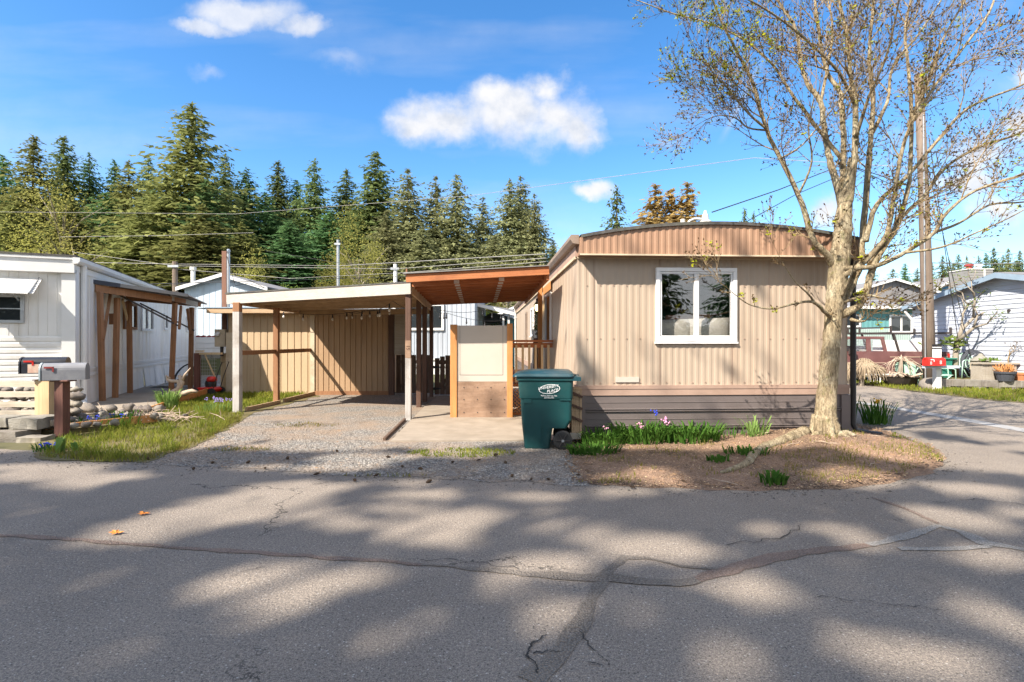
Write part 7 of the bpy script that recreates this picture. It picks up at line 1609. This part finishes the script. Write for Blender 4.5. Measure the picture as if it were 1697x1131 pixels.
def grow(p, d, l, r, lev, flat):
    n = 4; pts = [p]; dd = d.copy()
    for k in range(n):
        dd = (dd + Vector((R.gauss(0, .13), R.gauss(0, .13), R.gauss(.045, .09)))).normalized(); pts.append(pts[-1] + dd * l / n)
    tw.tube(pts, [max(.0022, r * (1 - .7 * k / n)) for k in range(n + 1)], 4 if lev else 5, False)
    for k in range(1, n + 1):
        q = pts[k]
        if R.random() < (.8 if lev < 2 else .35): BUDS.append((q, dd.copy(), k == n))
        if lev < 2:
            for s in ((1, -1) if R.random() < .4 else (R.choice((1, -1)),)):
                ax = dd.cross(Vector((R.gauss(0, 1), R.gauss(0, 1), R.gauss(0, .6)))).normalized(); nd = (dd * R.uniform(.6, 1.0) + ax * R.uniform(.5, .9) + Vector((0, 0, .12))).normalized(); grow(q, nd, l * R.uniform(.38, .62), max(.0028, r * .55), lev + 1, flat)
            if k == n: grow(q, dd, l * .45, max(.0028, r * .5), lev + 1, flat)
    BUDS.append((pts[-1], dd.copy(), True))
TOP = tp_[9]
for (L, RR) in LIMBS:
    tot = len(L)
    for i in range(3, tot):
        if RR[i] > .055 or L[i].z > 8.6: continue
        pr = .34 if RR[i] > .03 else .44
        if R.random() < pr * 1.15:
            t = (L[min(i + 1, tot - 1)] - L[i - 1]).normalized(); ax = t.cross(Vector((R.gauss(0, 1), R.gauss(0, 1), R.gauss(0, .5)))).normalized()
            out = Vector((L[i].x - TOP.x, L[i].y - TOP.y, 0)); out = out.normalized() if out.length > .1 else Vector()
            d = (t * .75 + ax * .75 + Vector((0, 0, .18)) + out * .25).normalized(); ln = R.uniform(.35, .95) * (1.0 if L[i].z > 3.4 else .5)
            q = L[i] + d * ln
            if q.x / q.y * F + CX < 1120: ln *= .35
            if q.z < 3.0 and q.x < 5.2 and L[i].z < 3.2: 
                if R.random() < .55: continue
                ln *= .3
            grow(L[i], d, ln, min(RR[i] * .5, .011), 0 if ln > .4 else 1, 0)
    t = (L[-1] - L[-3]).normalized(); grow(L[-1], t, .6, min(.010, RR[-1] * .8), 0, 0)
tw.build('branches', M['twig'], mp_)
b1, b2 = MB(), MB()
for q, d, tip in BUDS:
    if R.random() < (.75 if tip else .35):
        for s in range(2 if tip else 1):
            o = (d + Vector((R.gauss(0, .5), R.gauss(0, .5), R.gauss(.3, .4)))).normalized() * R.uniform(.018, .045); e = o.orthogonal().normalized() * R.uniform(.004, .009); f = o.cross(e).normalized() * e.length
            b1.add([q, q + o * .5 + e, q + o * .5 - e * .5 + f, q + o * .5 - e * .5 - f, q + o], [(0, 1, 2), (0, 2, 3), (0, 3, 1), (4, 2, 1), (4, 3, 2), (4, 1, 3)])
    pr = .05 + (.22 if q.z > 5.2 and q.x < 3.4 else 0)
    if tip and R.random() < pr:
        for s in range(R.randint(5, 12)):
            c = q + Vector((R.gauss(0, .022), R.gauss(0, .022), R.gauss(.01, .022))); o = Vector((R.gauss(0, 1), R.gauss(0, 1), R.gauss(0, 1))).normalized() * R.uniform(.012, .03); e = o.orthogonal().normalized() * o.length * .5; b2.face(c - o, c + e, c + o, c - e)
b1.build('buds', M['bud'], mp_); b2.build('young_leaves', M['young'], mp_)
for i, (x, y, h, k) in enumerate(((-24, -30, 15, 'fir1'), (-17, -34, 17, 'fir2'), (-11, -29, 13, 'fir_olive1'), (-5, -33, 16, 'fir1'), (1, -28, 12, 'fir_deep1'), (6, -31, 15, 'fir2'), (12, -29, 14, 'fir_olive2'), (18, -33, 17, 'fir1'), (25, -30, 14, 'fir_deep2'))):
    t, c = PROTO[k]; root = empty('fir_tree', 'tall fir across the road, reflected in the window of the tan home', 'fir', (x, y, hill(x, y) - .2), i * 1.3, 'firs across the road')
    for nm, me in (('trunk', t), ('crown', c)):
        o = bpy.data.objects.new(nm, me); COL.objects.link(o); o.parent = root; o.scale = (h * 1.3, h * 1.3, h) if nm == 'crown' else (h, h, h)
print('twigs', len(tw.f), 'buds', len(BUDS), 'trees', TREES)

# ------------------------------------------------------------------ tall trees behind the camera that shade the road
LIT = [(250, 878, 95, 26), (400, 850, 170, 17), (440, 830, 130, 13), (500, 808, 110, 11), (110, 790, 150, 10), (60, 775, 120, 8), (120, 803, 60, 6), (440, 965, 125, 34), (600, 958, 55, 22), (500, 1005, 60, 28), (715, 886, 85, 20), (600, 868, 70, 10), (770, 856, 80, 14),
       (950, 877, 60, 18), (1095, 910, 105, 24), (915, 940, 85, 22), (910, 1017, 52, 34), (1075, 1015, 28, 14), (1245, 980, 80, 26), (1370, 1010, 30, 12), (1225, 1105, 55, 30), (1435, 1072, 60, 34), (1565, 1102, 95, 34), (1665, 1030, 60, 40), (1650, 925, 70, 20), (1570, 858, 85, 20), (1450, 906, 50, 10), (1390, 880, 50, 14), (1690, 850, 50, 10), (1275, 877, 45, 10), (900, 823, 65, 8), (1040, 815, 60, 7), (1620, 812, 80, 14), (180, 1085, 55, 22), (650, 1120, 40, 12), (835, 955, 40, 26), (700, 820, 80, 8), (640, 840, 70, 6),
       (1085, 790, 50, 16), (1230, 742, 230, 9), (1480, 752, 110, 22), (1420, 795, 80, 14), (1560, 760, 60, 20), (600, 760, 90, 10), (560, 775, 90, 6), (540, 735, 110, 14), (450, 775, 60, 5), (720, 708, 140, 24), (760, 752, 80, 8), (330, 720, 120, 26), (250, 745, 60, 6), (1640, 760, 90, 30), (1650, 870, 40, 8), (1010, 792, 30, 6), (680, 800, 50, 5)]
LW_ = []
for (px, py, rx, ry) in LIT:
    c = G(px, py); LW_.append((c.x, c.y, rx / F * c.y, abs(G(px, py - ry).y - G(px, py + ry).y) / 2))
def lit(gx, gy):
    for (cx, cy, rx, ry) in LW_:
        if ((gx - cx) / (rx * 1.0)) ** 2 + ((gy - cy) / (ry * 1.02 + .03)) ** 2 < 1.0: return 1.
    m = 0.
    if fbm(gx * 2.4, gy * 3.6, 9.) > .37: m = .7
    if gy > 9.4 + .5 * fbm(gx * .5, 1.): m = .985
    elif gy > 7.2:
        f = fbm(gx * .75, gy * .9, 5.); m = .985 if f > -.38 else .45
    if gx > 7.2 and gy > 6.0: m = max(m, .985)
    if gx < -7 and gy > 7.0: m = max(m, .985)
    return m
trunks = [Vector((-24, -16, 0)), Vector((-17.5, -12.5, 0)), Vector((-12, -17, 0)), Vector((-6.5, -13.5, 0)), Vector((-2, -17, 0)), Vector((-30, -11, 0))]
cl = [MB() for _ in trunks]; sx, sy = SUN.x / -SUN.z, SUN.y / -SUN.z
cnt = 0
while cnt < 100000:
    gx, gy = R.uniform(-15, 17), R.uniform(-1.5, 11); cnt += 1
    z = R.uniform(15, 26) + R.gauss(0, 1.2); c = Vector((gx - sx * z, gy - sy * z, z)); s = R.uniform(.09, .17)
    o = Vector((R.gauss(0, 1), R.gauss(0, 1), R.gauss(0, .7))).normalized() * s; e = o.cross(Vector((R.gauss(0, .5), R.gauss(0, .5), 1))).normalized() * s * .75
    if R.random() < lit(gx, gy): continue
    k = min(range(len(trunks)), key=lambda i: (trunks[i].xy - c.xy).length + .25 * abs(z - 20))
    cl[k].face(c - o, c + e, c + o, c - e)
names = ['at the far end of the row', 'second from the row end', 'standing deepest behind the road', 'opposite the carport', 'opposite the tan home', 'nearest the white home side']
for k, t in enumerate(trunks):
    root = empty('shade_tree', 'tall leafy tree across the road %s' % names[k], 'tree', t, 0, 'trees across the road'); mb = MB()
    mb.tube([t, t + Vector((.2, 0, 8)), t + Vector((0, .3, 17)), t + Vector((.2, 0, 24))], [.45, .36, .22, .08], 10)
    for j in range(10):
        a = R.uniform(0, 6.28); z = R.uniform(11, 20); e = t + Vector((math.cos(a) * 3, math.sin(a) * 3, z + 3)); mb.tube([t + Vector((0, 0, z)), (t + Vector((0, 0, z))).lerp(e, .5), e], [.14, .09, .03], 6)
    mb.build('trunk', M['bark_gray'], root, smooth=True); cl[k].build('crown', M['canopy'], root)
